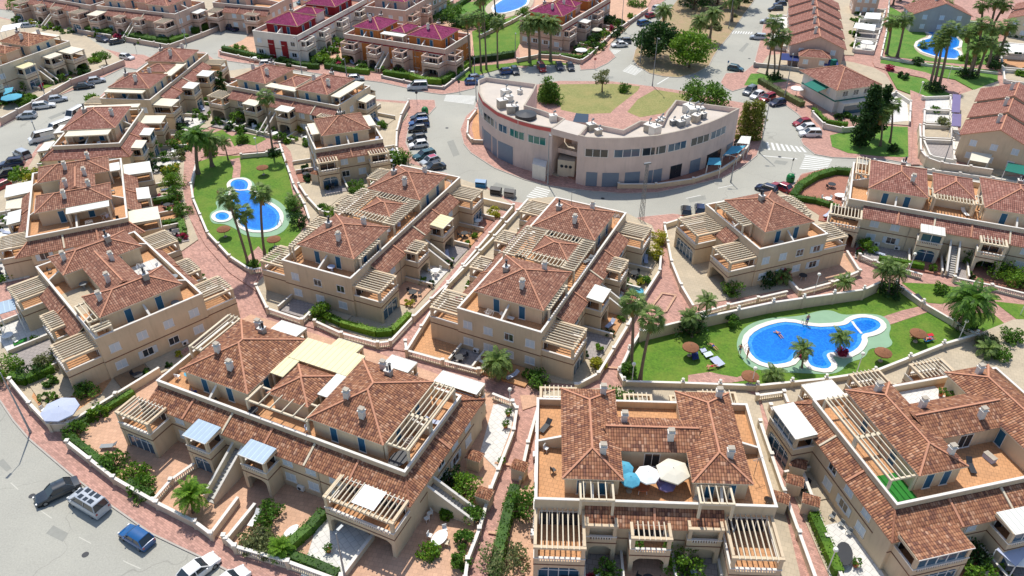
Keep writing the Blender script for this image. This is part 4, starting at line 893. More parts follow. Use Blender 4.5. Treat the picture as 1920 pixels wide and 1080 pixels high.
# curved commercial building
def mall():
    HB = 9.6
    root = empty("curved_building", (*G(1060, 300), 0), 0, "curved pale commercial building round the small park, with a band of first floor windows", "building")
    ox, oy = G(1060, 300)
    Lw = [(x - ox, y - oy) for x, y in gpoly("896,150 897,171 906,189 932,209 971,225 1004,234 1036,240 1046,233 1060,222 1016,206 985,197 1000,172 1007,157 911,144", HB)]
    Rw = [(x - ox, y - oy) for x, y in gpoly("1084,253 1100,257 1134,259 1167,259 1200,257 1233,254 1268,247 1300,239 1330,230 1356,219 1387,203 1267,187 1250,210 1242,228 1200,226 1168,243 1104,230", HB)]
    for poly, nm, n0, n1 in ((Lw, 'left', 0, 6), (Rw, 'right', 0, 10)):
        m = MB(); m.prism(poly, 0, HB, "wall_mall"); I = offset(poly, -.3); A = poly
        ar = sum(A[i][0] * A[(i + 1) % len(A)][1] - A[(i + 1) % len(A)][0] * A[i][1] for i in range(len(A)))
        A2 = A if ar > 0 else A[::-1]; n = len(A2)
        for i in range(n):
            j = (i + 1) % n
            m.face([(*A2[i], HB), (*A2[j], HB), (*I[j], HB), (*I[i], HB)], "stone"); m.face([(*I[j], HB - .9), (*I[i], HB - .9), (*I[i], HB), (*I[j], HB)], "wall_mall")
        m.face([(*p, HB - .9) for p in I], "flat_roof"); m.build("wall", root)
        # arc features on the outer face
        run = []; tot = 0
        for i in range(n0, n1):
            p, q = Vector(poly[i]), Vector(poly[i + 1]); run.append((tot, p, q)); tot += (q - p).length
        def at(s_):
            for t0, p, q in reversed(run):
                if s_ >= t0 - 1e-6:
                    d = (q - p); L = d.length; return p + d * ((s_ - t0) / L), d / L
        def panel(mb, s0, s1, z0, z1, mat, off=.06):
            k = max(1, int((s1 - s0) / 1.2))
            for c in range(k):
                p, d = at(s0 + (s1 - s0) * c / k); q, _ = at(min(s0 + (s1 - s0) * (c + 1) / k, tot - .01)); nn = Vector((d.y, -d.x)) * off
                a, b = p + nn, q + nn
                mb.face([(*a, z0), (*b, z0), (*b, z1), (*a, z1)], mat)
                mb.face([(*a, z1), (*b, z1), (*q, z1), (*p, z1)], "stone")
        bays = ([(1.5, 5), (6, 10.8), (11.6, 16), (16.6, 20), (20.8, 24.3), (25.2, 28.8)] if nm == 'left' else [(1.6 + i * 5.1, 1.6 + i * 5.1 + (4.6 if i % 3 else 4.0)) for i in range(9)])
        for i, (s0, s1) in enumerate(bays):
            if s1 > tot: continue
            b = MB(); panel(b, s0, s1, 5.95, 7.35, "glass_green" if (nm == 'left' and i > 3) else ("glass_blue" if i % 2 else "glass_dark")); w_ = b.build("window", root)
            f = MB(); s_ = s0
            while s_ <= s1 + .01:
                p, d = at(min(s_, tot - .05)); nn = Vector((d.y, -d.x)); f.box(*sorted((p.x + nn.x * .05 - .05, p.x + nn.x * .05 + .05)), p.y + nn.y * .05 - .07, p.y + nn.y * .05 + .05, 5.95, 7.35, "frame_white"); s_ += (s1 - s0) / 3
            panel(f, s0, s1, 5.9, 5.97, "frame_white", .08); f.build("frame", w_)
        gr_ = ([(9.8, 14.6), (15.2, 21.6)] if nm == 'left' else [(2.0, 4.0), (4.9, 7.9), (9.0, 11.8), (13.4, 16.2), (18, 20.6), (22.6, 25.2), (27, 31.4), (33.4, 35.6), (38, 40.6)])
        for i, (s0, s1) in enumerate(gr_):
            b = MB(); panel(b, s0, s1, .15, 2.9 if nm == 'right' else 3.8, "glass_dark" if (nm == 'right' and i in (4, 6, 8)) else "roller_shutter"); b.build("roller_door", root)
        b = MB()
        if nm == 'left': panel(b, 4, tot - .3, HB - .8, HB - .1, "red_paint", .05); b.build("painted_band", root)
    # bridge part and lift house between the wings
    c = MB(); P1, P2 = Lw[6], Rw[0]
    br = [(x - ox, y - oy) for x, y in gpoly("1036,241 1084,254 1104,236 1058,224", 9.5)]; c.prism(br, 8.3, 9.5, "wall_mall", "flat_roof"); c.face([(*p, 8.3) for p in br], "wall_mall"); c.build("bridge", root)
    br2 = [(x - ox, y - oy) for x, y in gpoly("1042,276 1084,286 1094,266 1056,256", 4.9)]; c = MB(); c.prism(br2, 4.0, 4.9, "wall_mall", "stone"); c.face([(*p, 4.0) for p in br2], "wall_mall"); c.build("walkway", root)
    bw = [(x - ox, y - oy) for x, y in gpoly("1060,256 1096,262 1100,254 1064,248", 6.0)]; c = MB(); c.prism(bw, 0, 8.3, "paving_peach", "stone"); c.build("entrance_wall", root)
    c = MB(); lh = [(x - ox, y - oy) for x, y in gpoly("1074,228 1102,230 1104,214 1080,212", 9.4)]; c.prism(lh, 0, 9.4, "wall_mall", "glass_dark"); c.build("lift_house", root)
    c = MB(); kb = [(x - ox, y - oy) for x, y in gpoly("1046,299 1078,303 1082,291 1051,287", 3.4)]; c.prism(kb, 0, 3.4, "wall_cream", "stone")
    c.build("kiosk", root); c = MB(); p, q = Vector(kb[0]), Vector(kb[1]); nn = Vector(((q - p).y, -(q - p).x)).normalized() * .05
    for t_ in (.25, .5, .75): x = p.lerp(q, t_) + nn; e_ = (q - p).normalized(); c = MB(); c.face([(x.x + e_.x * .32 * math.cos(a * .524), x.y + e_.y * .32 * math.cos(a * .524), 2.2 + .32 * math.sin(a * .524)) for a in range(12)], "glass_dark"); c.build("porthole", root)
    c = MB(); kb = [(x - ox, y - oy) for x, y in gpoly("998,307 1023,314 1026,302 1001,296", 3.0)]; c.prism(kb, 0, 3.0, "wall_white", "coping_white"); c.build("transformer_box", root)
    # rooftop plant
    rnd = random.Random(3)
    for px, py, s_ in [(948,176,1.6),(955,185,1.3),(942,196,1.8),(958,206,1.6),(975,170,.9),(966,203,1.2),(1037,221,1.3),(1108,238,1.4),(1122,246,1.1),(1216,240,1.5),(1228,246,1.8),(1236,230,1.2),(1290,205,1.7),(1300,214,2.0),(1311,209,1.5),(1285,226,1.5),(1276,231,1.2),(1305,222,1.5),(1318,216,1.2),(1262,228,1),(1240,224,1.1)]:
        x, y = G(px, py, HB - .3); m = MB(); k = rnd.choice(["wall_white", "grey_metal", "stone"])
        m.box(-s_/2, s_/2, -s_*.4, s_*.4, 0, s_ * .9, k); m.box(-s_/2 - .08, s_/2 + .08, -s_*.4 - .08, s_*.4 + .08, s_ * .9, s_ * .95, "coping_white"); m.tube([(s_*.1, 0, s_*.95), (s_*.1, 0, s_ * 1.35), (s_*.4, 0, s_*1.5)], [.16, .16, .2], "grey_metal")
        m.build("roof_vent_unit", root, (x - ox, y - oy, HB - .9), rnd.random())
    m = MB(); m.tube([(0, 0, 0), (0, 0, .8), (0, 0, 1.1)], [2.0, 2.0, .2], "dark_metal", 20); x, y = G(986, 212, HB); m.build("roof_skylight", root, (x - ox, y - oy, HB - .9))
mall()
# ------------------------------------------------------------------ garden plots and walls
def wall_line(label, s, h=1.1, kind='solid', closed=False, zt=None, lamps=0, t=.2, wall="wall_cream", name="garden_wall", group=None):
    """free standing wall traced along its top"""
    P = [Vector(p) for p in gpoly(s, h)]
    if closed: P.append(P[0])
    o = P[0]; root = empty(name, (o.x, o.y, 0), 0, label, "railing" if kind == 'bal' else "wall", group)
    b, c, r, pl = MB(), MB(), MB(), MB()
    for p, q in zip(P, P[1:]):
        p, q = p - o, q - o; L = (q - p).length
        if L < .05: continue
        if kind == 'solid': b.bar((*p, h / 2), (*q, h / 2), t, h, wall)
        else:
            b.bar((*p, .2), (*q, .2), t, .4, wall); n = max(2, int(L / .24))
            for i in range(n):
                x = p.lerp(q, (i + .5) / n); r.box(x.x - .05, x.x + .05, x.y - .05, x.y + .05, .4, h - .06, "coping_white")
        c.bar((*p, h + .03), (*q, h + .03), t + .14, .09, "coping_white")
        n = max(1, int(L / 4.5))
        for i in range(n):
            x = p.lerp(q, i / n); pl.box(x.x - .19, x.x + .19, x.y - .19, x.y + .19, 0, h + .22, wall); pl.box(x.x - .23, x.x + .23, x.y - .23, x.y + .23, h + .22, h + .3, "coping_white")
            if lamps: pl.tube([(x.x, x.y, h + .3), (x.x, x.y, h + .5)], [.05, .05], "dark_metal", 6); pl.tube([(x.x, x.y, h + .42), (x.x, x.y, h + .52), (x.x, x.y, h + .72), (x.x, x.y, h + .82)], [.05, .2, .2, .04], "lamp_globe", 8)
    b.build("base" if kind == 'bal' else "wall_body", root); c.build("coping", root); pl.build("pillars" if not lamps else "lamp_pillars", root)
    if r.v: r.build("balusters", root)
    return root
def garden(label, s, mat, kind='solid', h=1.1, **k):
    P = gpoly(s, .12); plot(s, mat)
    wall_line(label, s, h, kind, **k)
plot("128,828 212,895 293,942 397,1002 440,1024 539,1053 640,1095 860,1095 877,1048 899,991 920,916 934,881 963,806 969,766 961,753 923,738 700,660 470,590 300,690 128,793", "paving_peach")
plot("18,711 92,795 128,793 298,689 420,600 440,560 330,480 120,600 10,640", "paving_beige")
plot("60,745 92,785 128,783 190,740 215,705 150,650 70,720", "terrace_tile")
plot("480,535 501,578 566,600 590,602 708,643 732,640 775,594 963,385 905,350 860,335 745,300 640,370 560,440", "paving_beige")
plot("760,657 897,693 923,710 1080,722 1122,700 1177,610 1203,560 1237,507 1240,493 1240,460 1222,423 1168,397 1037,370 990,373 927,443 840,533", "paving_beige")
plot("762,655 897,690 935,660 850,600 800,600", "terrace_tile")
plot("1246,420 1259,490 1277,534 1300,573 1365,563 1477,542 1500,545 1617,508 1588,470 1560,420 1528,400 1460,358 1335,402 1277,415", "paving_beige")
plot("1480,520 1500,543 1612,506 1585,470 1540,478", "paving_peach")
plot("1484,372 1500,330 1545,317 1612,320 1600,480 1575,470 1560,420", "paving_red")
plot("1588,470 1640,490 1700,505 1800,520 1900,545 2050,590 2050,380 1920,360 1662,320 1612,318", "paving_red")
plot("1014,735 1010,1095 1490,1095 1500,1080 1420,745 1400,735 1200,725", "paving_beige")
plot("980,900 1000,880 1003,1095 925,1095 960,985", "paving_peach")
plot("1425,745 1475,900 1560,1095 2100,1200 2100,600 1900,600 1800,640 1640,700 1550,715 1425,735", "paving_beige")
plot("1530,990 1600,975 1665,1095 1560,1100", "paving_white")
plot("975,742 1010,742 1010,760 980,770", "paving_peach")
plot("560,1095 640,1095 700,1010 640,960 595,985", "paving_white")
plot("925,760 961,757 966,766 958,806 930,880 900,850", "paving_white")
plot("-120,520 0,600 12,705 -60,690", "paving_white"); plot("0,610 60,590 110,640 60,680 12,700 0,690", "paving_beige")
plot("-60,380 50,320 100,240 150,212 240,150 300,110 380,104 420,135 470,128 560,145 640,170 700,190 760,195 765,215 745,245 742,290 760,315 640,370 580,420 560,380 540,300 525,262 470,235 420,225 370,250 352,270 346,350 352,400 372,450 300,500 -40,480", "paving_beige")
plot("345,275 362,262 378,300 364,310 358,330 347,320", "pavement_pink", "path"); plot("352,262 346,300 343,352 352,404 386,462 430,512 478,545 497,580 530,600 700,650 760,660 800,600 930,440 960,400 935,395 880,470 780,590 735,640 708,645 590,605 560,600 500,580 478,535 490,510 466,506 428,486 386,440 359,372 365,305 375,262", "pavement_pink", "path")
plot("398,250 440,262 520,256 545,285 575,400 562,430 558,400 545,345 530,276 500,284 452,288 430,292 402,288 372,298 370,280", "pavement_pink", "path")
plot("430,258 470,246 500,262 478,274 452,270 440,276", "lawn_green", "lawn"); plot("378,258 418,244 432,258 410,268 394,280 374,278", "lawn_green", "lawn")
plot("140,60 320,85 470,30 560,-20 -20,-40 30,20 100,45", "paving_beige", "garden_paving"); plot("0,35 160,68 232,115 60,205 -100,260 -200,100", "paving_beige")
plot("418,93 482,107 580,122 603,104 650,132 692,136 718,136 830,152 880,122 890,70 860,44 790,28 700,-50 500,40 455,76", "paving_peach")
plot("975,110 1085,118 1125,100 1210,20 1250,-50 1010,-50 1000,22 968,60", "paving_peach")
plot("885,60 965,30 1000,40 965,100 890,112", "lawn_green", "lawn")
plot("1050,326 1080,338 1130,347 1200,350 1280,344 1345,327 1392,300 1382,280 1340,310 1200,335 1090,325", "paving_red", "forecourt"); plot("1000,318 1048,332 1046,322 1004,308", "paving_beige")
plot("1418,136 1440,105 1480,100 1600,118 1638,128 1660,140 1678,170 1708,180 1705,236 1640,232 1560,212 1500,158", "paving_beige"); plot("1455,95 1600,105 1640,0 1480,-20 1440,30", "paving_beige")
plot("1735,180 1782,186 1800,260 1790,320 1730,308", "paving_white"); plot("1886,60 1960,60 2000,320 1870,330 1800,300 1800,178 1880,150", "paving_beige")
plot("1652,110 1735,118 1870,134 1872,152 1826,170 1790,150 1745,142 1690,128 1648,123", "lawn_bright", "lawn")
plot("1664,136 1740,150 1772,172 1790,182 1735,182 1708,178 1682,168", "lawn_bright", "lawn")
plot("1650,-20 1668,-20 1660,60 1652,106 1650,120 1690,127 1735,137 1770,150 1800,172 1792,182 1770,172 1735,148 1690,138 1660,132 1640,126 1636,118 1645,60", "pavement_pink", "path")
plot("1706,170 1736,182 1728,240 1724,310 1708,310 1712,240 1708,195", "pavement_pink", "path"); plot("1878,60 1892,90 1890,150 1905,185 1880,180 1870,150 1872,100", "pavement_pink", "path")
plot("1640,190 1672,176 1700,190 1704,228 1660,232", "paving_white")

W_ = wall_line
W_("white capped garden wall curving round the umbrella garden at the left", "18,711 55,756 92,795 128,793 298,689", 1.3)
W_("long curved garden wall along the bottom left pavement, beside the blue car", "126,828 212,895 293,942 365,978 397,1002", 1.2)
W_("garden wall with white balusters at the bottom, right of the stairway gate", "419,1005 440,1024 539,1053 640,1090", 1.2, 'bal')
W_("garden wall along the pink path right of the bottom left block", "872,1085 877,1048 899,991 920,916 934,881 963,806 969,766 961,753 923,738", 1.1, 'bal')
W_("white baluster divider between the two lower left gardens", "287,938 320,900 388,852", 1.0, 'bal')
W_("cream side wall of the lower stairway passage, left side", "395,1000 446,932", 1.1); W_("cream side wall of the lower stairway passage, right side", "424,1010 478,944", 1.1)
W_("white fence dividing the white tiled garden from the peach garden", "640,1080 700,1000", 1.0)
W_("white baluster railing round the grey patio left of the path junction", "480,535 501,578 566,600 587,578", 1.1, 'bal')
W_("white baluster railing curving round the hedge below the central gap", "590,602 640,625 708,643 732,640 775,594", 1.1, 'bal')
W_("long cream garden wall beside the narrow path between the two central blocks", "775,594 840,530 963,385", 1.2)
W_("white wall closing the garden beside the grey bins", "963,385 905,372", 1.3)
W_("white baluster railing in front of the orange terrace in the centre", "760,640 762,657 830,676 897,693 923,680", 1.1, 'bal')
W_("garden wall on the left side of the central block, along the narrow path", "762,657 840,533 927,443 990,373", 1.2)
W_("garden wall following the pink path right of the central block", "1080,722 1122,700 1177,610 1203,560 1237,507 1240,470", 1.1)
W_("white wall round the pale patio of the small square block", "1277,410 1246,420 1259,490 1277,534 1300,573", 1.1)
W_("white baluster railing below the small square block, beside the path over the pool wall", "1300,590 1365,572 1477,546", 1.0, 'bal'); W_("white baluster railing round the shaded corner terrace of the small square block", "1478,522 1500,546 1560,530 1612,508 1588,470", 1.0, 'bal')
W_("white baluster railing in front of the long orange roofed block", "1612,478 1640,490 1730,515", 1.0, 'bal'); W_("white baluster railing right of the steps of the long orange roofed block", "1790,520 1860,535 1960,560", 1.0, 'bal')
W_("tall retaining wall with globe lamps above the right pool lawn", "1202,621 1280,602 1318,595 1450,567 1620,543 1650,529", 1.9, lamps=1, wall="wall_beige")
W_("low wall with globe lamps along the right side of the right pool lawn", "1680,530 1731,568 1790,602 1831,627", 1.0, lamps=1); W_("low wall with globe lamps below the right pool lawn", "1831,627 1769,645 1640,696 1549,710 1420,723 1280,718 1170,715 1161,696 1180,655 1202,621", 1.0, lamps=1)
W_("white railing along the path left of the left pool lawn", "368,305 358,345 362,372 389,436 430,480 470,506 489,503", 1.0, 'bal'); W_("white railing along the path right of the left pool lawn", "524,268 550,345 571,383 580,410", 1.0, 'bal')
W_("low white wall at the top of the left pool lawn", "452,290 500,286 530,277", .9); W_("white wall bordering the park above the left pool", "362,268 372,250 372,240", .9)
W_("curved garden wall beside the diagonal parking by the ring road", "766,188 752,215 744,245 743,275 752,300", 1.5)
W_("white curved garden wall above the small park left", "405,222 440,235 500,250 552,262", 1.0); W_("white railing beside the pink path left of the small block", "560,345 575,368 600,395 617,398", 1.0)
W_("cream wall of the narrow path between centre and bottom blocks", "1012,752 990,830 975,900", 1.0)
W_("long white capped wall on the left of the path beside the lower right block", "1425,790 1470,920 1530,1085", 1.1); W_("long white wall on the right of the path beside the lower right block", "1445,760 1500,870 1580,1085", 1.1)
W_("white wall between the lower right garden and the street of the pool", "1420,742 1470,735 1480,760", 1.0, 'bal')
W_("garden wall of the upper left block along the sloping street", "0,222 62,190 132,150 192,128 232,112", 1.5, wall="wall_pink"); W_("grey garden wall below the large pink block, left of its steps", "146,55 208,66", 1.2, wall="wall_pink"); W_("grey garden wall below the large pink block, along the corner", "236,70 316,84 378,62 412,48", 1.2, wall="wall_pink")
W_("garden wall along the far street past the silver cars", "420,44 455,30 500,14 545,-6", 1.1, wall="wall_pink")
W_("pink garden wall below the corner purple block", "413,97 482,112 575,127", .8, wall="wall_pink"); W_("pink garden wall below the hedge of the purple block nearest the roundabout", "716,142 800,160 832,163 880,126", .7, wall="wall_grey")
W_("pink garden wall below the three date palms", "970,110 1010,102 1050,104 1090,113 1105,103 1150,60 1215,15", 1.1, wall="wall_pink")
W_("pink boundary wall beside the far palm pool", "765,40 800,25 850,0", 1.2, wall="wall_pink"); W_("pink boundary wall right of the far palm pool", "900,66 960,38 1010,10", 1.2, wall="wall_pink")
W_("white fence across the far palm lawn at the top right", "1652,107 1735,120 1800,128 1872,136", .8, wall="wall_white"); W_("white wall behind the far palm pool", "1720,32 1790,38 1845,42", .9, wall="wall_white")
W_("cream curved wall in front of the cream awning at the right", "1725,235 1727,282 1738,295 1766,305 1820,312 1862,318", 1.9, wall="wall_cream"); W_("white wall left of the pink footpath at the far palm lawn", "1668,-5 1662,60 1652,105", .8, wall="wall_white")
W_("white garden wall below the villa with green awnings", "1524,210 1545,232 1580,240 1635,235", 1.2, wall="wall_white"); W_("white wall of the white gravel patio right of the villa", "1640,190 1680,172 1708,190 1706,228", 1.1, wall="wall_white")
W_("white wall round the white patio beside the purple railings", "1730,182 1782,180 1786,205 1731,205", 1.0, wall="wall_white"); W_("white front wall of the patios below the stepped gabled row", "1415,118 1475,124 1510,130", 1.2, wall="wall_grey")
W_("low wall round the paved circle beside the curved building", "893,205 878,225 876,250 885,262 908,263", .9, wall="wall_beige"); W_("wall with planters round the cafe terrace of the curved building", "1160,345 1230,345 1300,335 1350,318 1385,295 1405,270", 1.0, wall="wall_beige")
W_("white wall along the narrow street at the right", "1640,300 1700,313 1800,325 1925,343", .6, wall="wall_white")

# ------------------------------------------------------------------ vegetation
def leaf_mb(m, c, r, rnd, size, mat, flat=.6):
    n = Vector((rnd.gauss(0, 1), rnd.gauss(0, 1), rnd.gauss(0, 1) + flat)).normalized()
    a = n.orthogonal().normalized() * size; b = n.cross(a).normalized() * size * rnd.uniform(.5, .9)
    th = rnd.random() * 6.28; a, b = a * math.cos(th) + b * math.sin(th), b * math.cos(th) - a * math.sin(th)
    m.face([c - a, c - b * .7, c + a, c + b * .7], mat)
def crown_mesh(key, shape, r, h, mat, n, size, clumps=26, seed=1):
    """crown of leaf faces gathered in clumps; z from 0 to h"""
    def f():
        rnd = random.Random(seed * 77 + int(r * 10)); m = MB(); cl = []
        for i in range(clumps):
            while True:
                x, y, z = rnd.uniform(-1, 1), rnd.uniform(-1, 1), rnd.uniform(0, 1)
                if shape == 'round': ok = .25 < x * x + y * y + ((z - .45) * 1.9) ** 2 < 1
                elif shape == 'cone': ok = x * x + y * y < (1 - z) ** 1.4 + .01
                elif shape == 'column': ok = x * x + y * y < (1.0 if z < .55 else (1 - z) * 2.2)
                else: ok = x * x + y * y < 1
                if ok: break
            if shape == 'column': z = (i + rnd.random()) / clumps; q_ = 1.0 if z < .6 else (1 - z) * 2.4 + .05; a_ = rnd.random() * 6.28; rr_ = rnd.uniform(.25, .75) * q_; x, y = math.cos(a_) * rr_, math.sin(a_) * rr_
            cl.append((Vector((x * r * .85, y * r * .85, z * h)), rnd.uniform(.22, .42) * r * (1 if shape == 'round' else (1.35 if shape == 'column' else .8))))
        for i in range(n):
            c, cr = cl[i % len(cl)]
            while True:
                d = Vector((rnd.uniform(-1, 1), rnd.uniform(-1, 1), rnd.uniform(-1, 1)))
                if .1 < d.length < 1: break
            d = d.normalized() * cr * rnd.uniform(.6, 1.1)
            p = c + Vector((d.x, d.y, d.z * .8)); p.z = max(.02, p.z)
            leaf_mb(m, p, 0, rnd, size * rnd.uniform(.6, 1.3), mat)
        return m.mesh("crown")
    return cached(('crown', key), f)
def tree(label, px, py, r, h, trunk, mat="leaf_mid", shape='round', n=1500, size=.28, group=None, name="tree", seed=1, clumps=26, cat="tree", world=False):
    o = (px, py) if world else G(px, py, .12); root = empty(name, (o[0], o[1], .1), random.random() * 6, label, cat, group)
    m = MB(); m.tube([(0, 0, 0), (.05, .05, trunk * .6), (0, .1, trunk + h * .4)], [.09 + r * .05, .07 + r * .035, .05], "trunk_bark", 8)
    rnd = random.Random(seed)
    for i in range(6):
        a = i * 1.05 + rnd.random(); m.tube([(0, .05, trunk * .8), (math.cos(a) * r * .35, math.sin(a) * r * .35, trunk + h * .25), (math.cos(a) * r * .65, math.sin(a) * r * .65, trunk + h * rnd.uniform(.35, .6))], [.05 + r * .02, .04 + r * .012, .03], "trunk_bark", 5)
    m.build("trunk", root)
    c = link("crown", crown_mesh((shape, r, h, mat, n, seed), shape, r, h, mat, n, size, clumps, seed), root, (0, 0, trunk))
    return root
tree("large dark green round tree on the traffic island", 1228, 112, 6.0, 7.0, 2.2, "leaf_dark", n=5200, size=.36, clumps=46, seed=2)
tree("large bright green round tree on the traffic island, beside the dark one", 1292, 126, 5.6, 6.6, 2.0, "leaf_bright", n=5200, size=.34, clumps=46, seed=3)
for i, (x, y, r) in enumerate([(1300,18,6.5),(1345,8,6.0),(1385,16,5.0),(1320,-6,6.5),(1290,2,5.5)]):
    tree(["dark tree of the median cluster, lowest left one", "dark tree in the middle of the median cluster", "dark tree at the right of the median cluster over the road", "dark tree at the top of the median cluster", "dark tree at the left of the median cluster"][i], x, y, r, 6.5, 2.0, "leaf_dark", n=2200, size=.42, clumps=30, seed=10 + i, group="dark trees on the far median")
tree("broad green bush tree behind the right wing of the curved building", 1318, 200, 5.4, 4.4, .6, "leaf_mid", n=3600, size=.3, clumps=36, seed=4)
tree("dark green conical conifer beside the curved building", 1030, 191, 3.2, 6.4, .3, "leaf_mid", 'cone', 4200, .24, seed=5, clumps=90)
tree("slender young tree on the dry park lawn", 1129, 172, 2.2, 3.0, 2.2, "leaf_olive", n=900, size=.22, seed=6)
tree("clipped dark bush on the dry park lawn", 1170, 172, 1.7, 1.8, .1, "leaf_mid", n=900, size=.2, seed=7, name="bush", cat="bush")
for i, (x, y, h) in enumerate([(1390,262,7.6),(1404,263,8.0),(1417,260,7.4)]):
    tree(["yellow green cypress at the end of the curved building, nearest the wall", "middle yellow green cypress at the end of the curved building", "yellow green cypress at the end of the curved building, nearest the road"][i], x, y, 1.7, h, .2, "leaf_cypress", 'column', 2400, .22, "cypresses by the curved building", seed=20 + i, clumps=50)
tree("very tall dark casuarina tree in front of the villa", 1612, 276, 2.5, 11.6, .8, "leaf_dark", 'column', 5600, .3, seed=8, clumps=80)
tree("tall dark tree behind the casuarina, beside the fan palms", 1638, 262, 1.9, 9.5, 1.5, "leaf_dark", 'column', 3000, .3, seed=9, clumps=50)
tree("small round hedge tree at the top left street corner", 201, 122, 1.6, 1.8, 1.6, "leaf_mid", n=800, size=.18, seed=11)
tree("dark green conifer behind the top block of the left row", 420, 178, 1.6, 6.5, .3, "leaf_dark", 'cone', 1400, .22, seed=12, clumps=30)
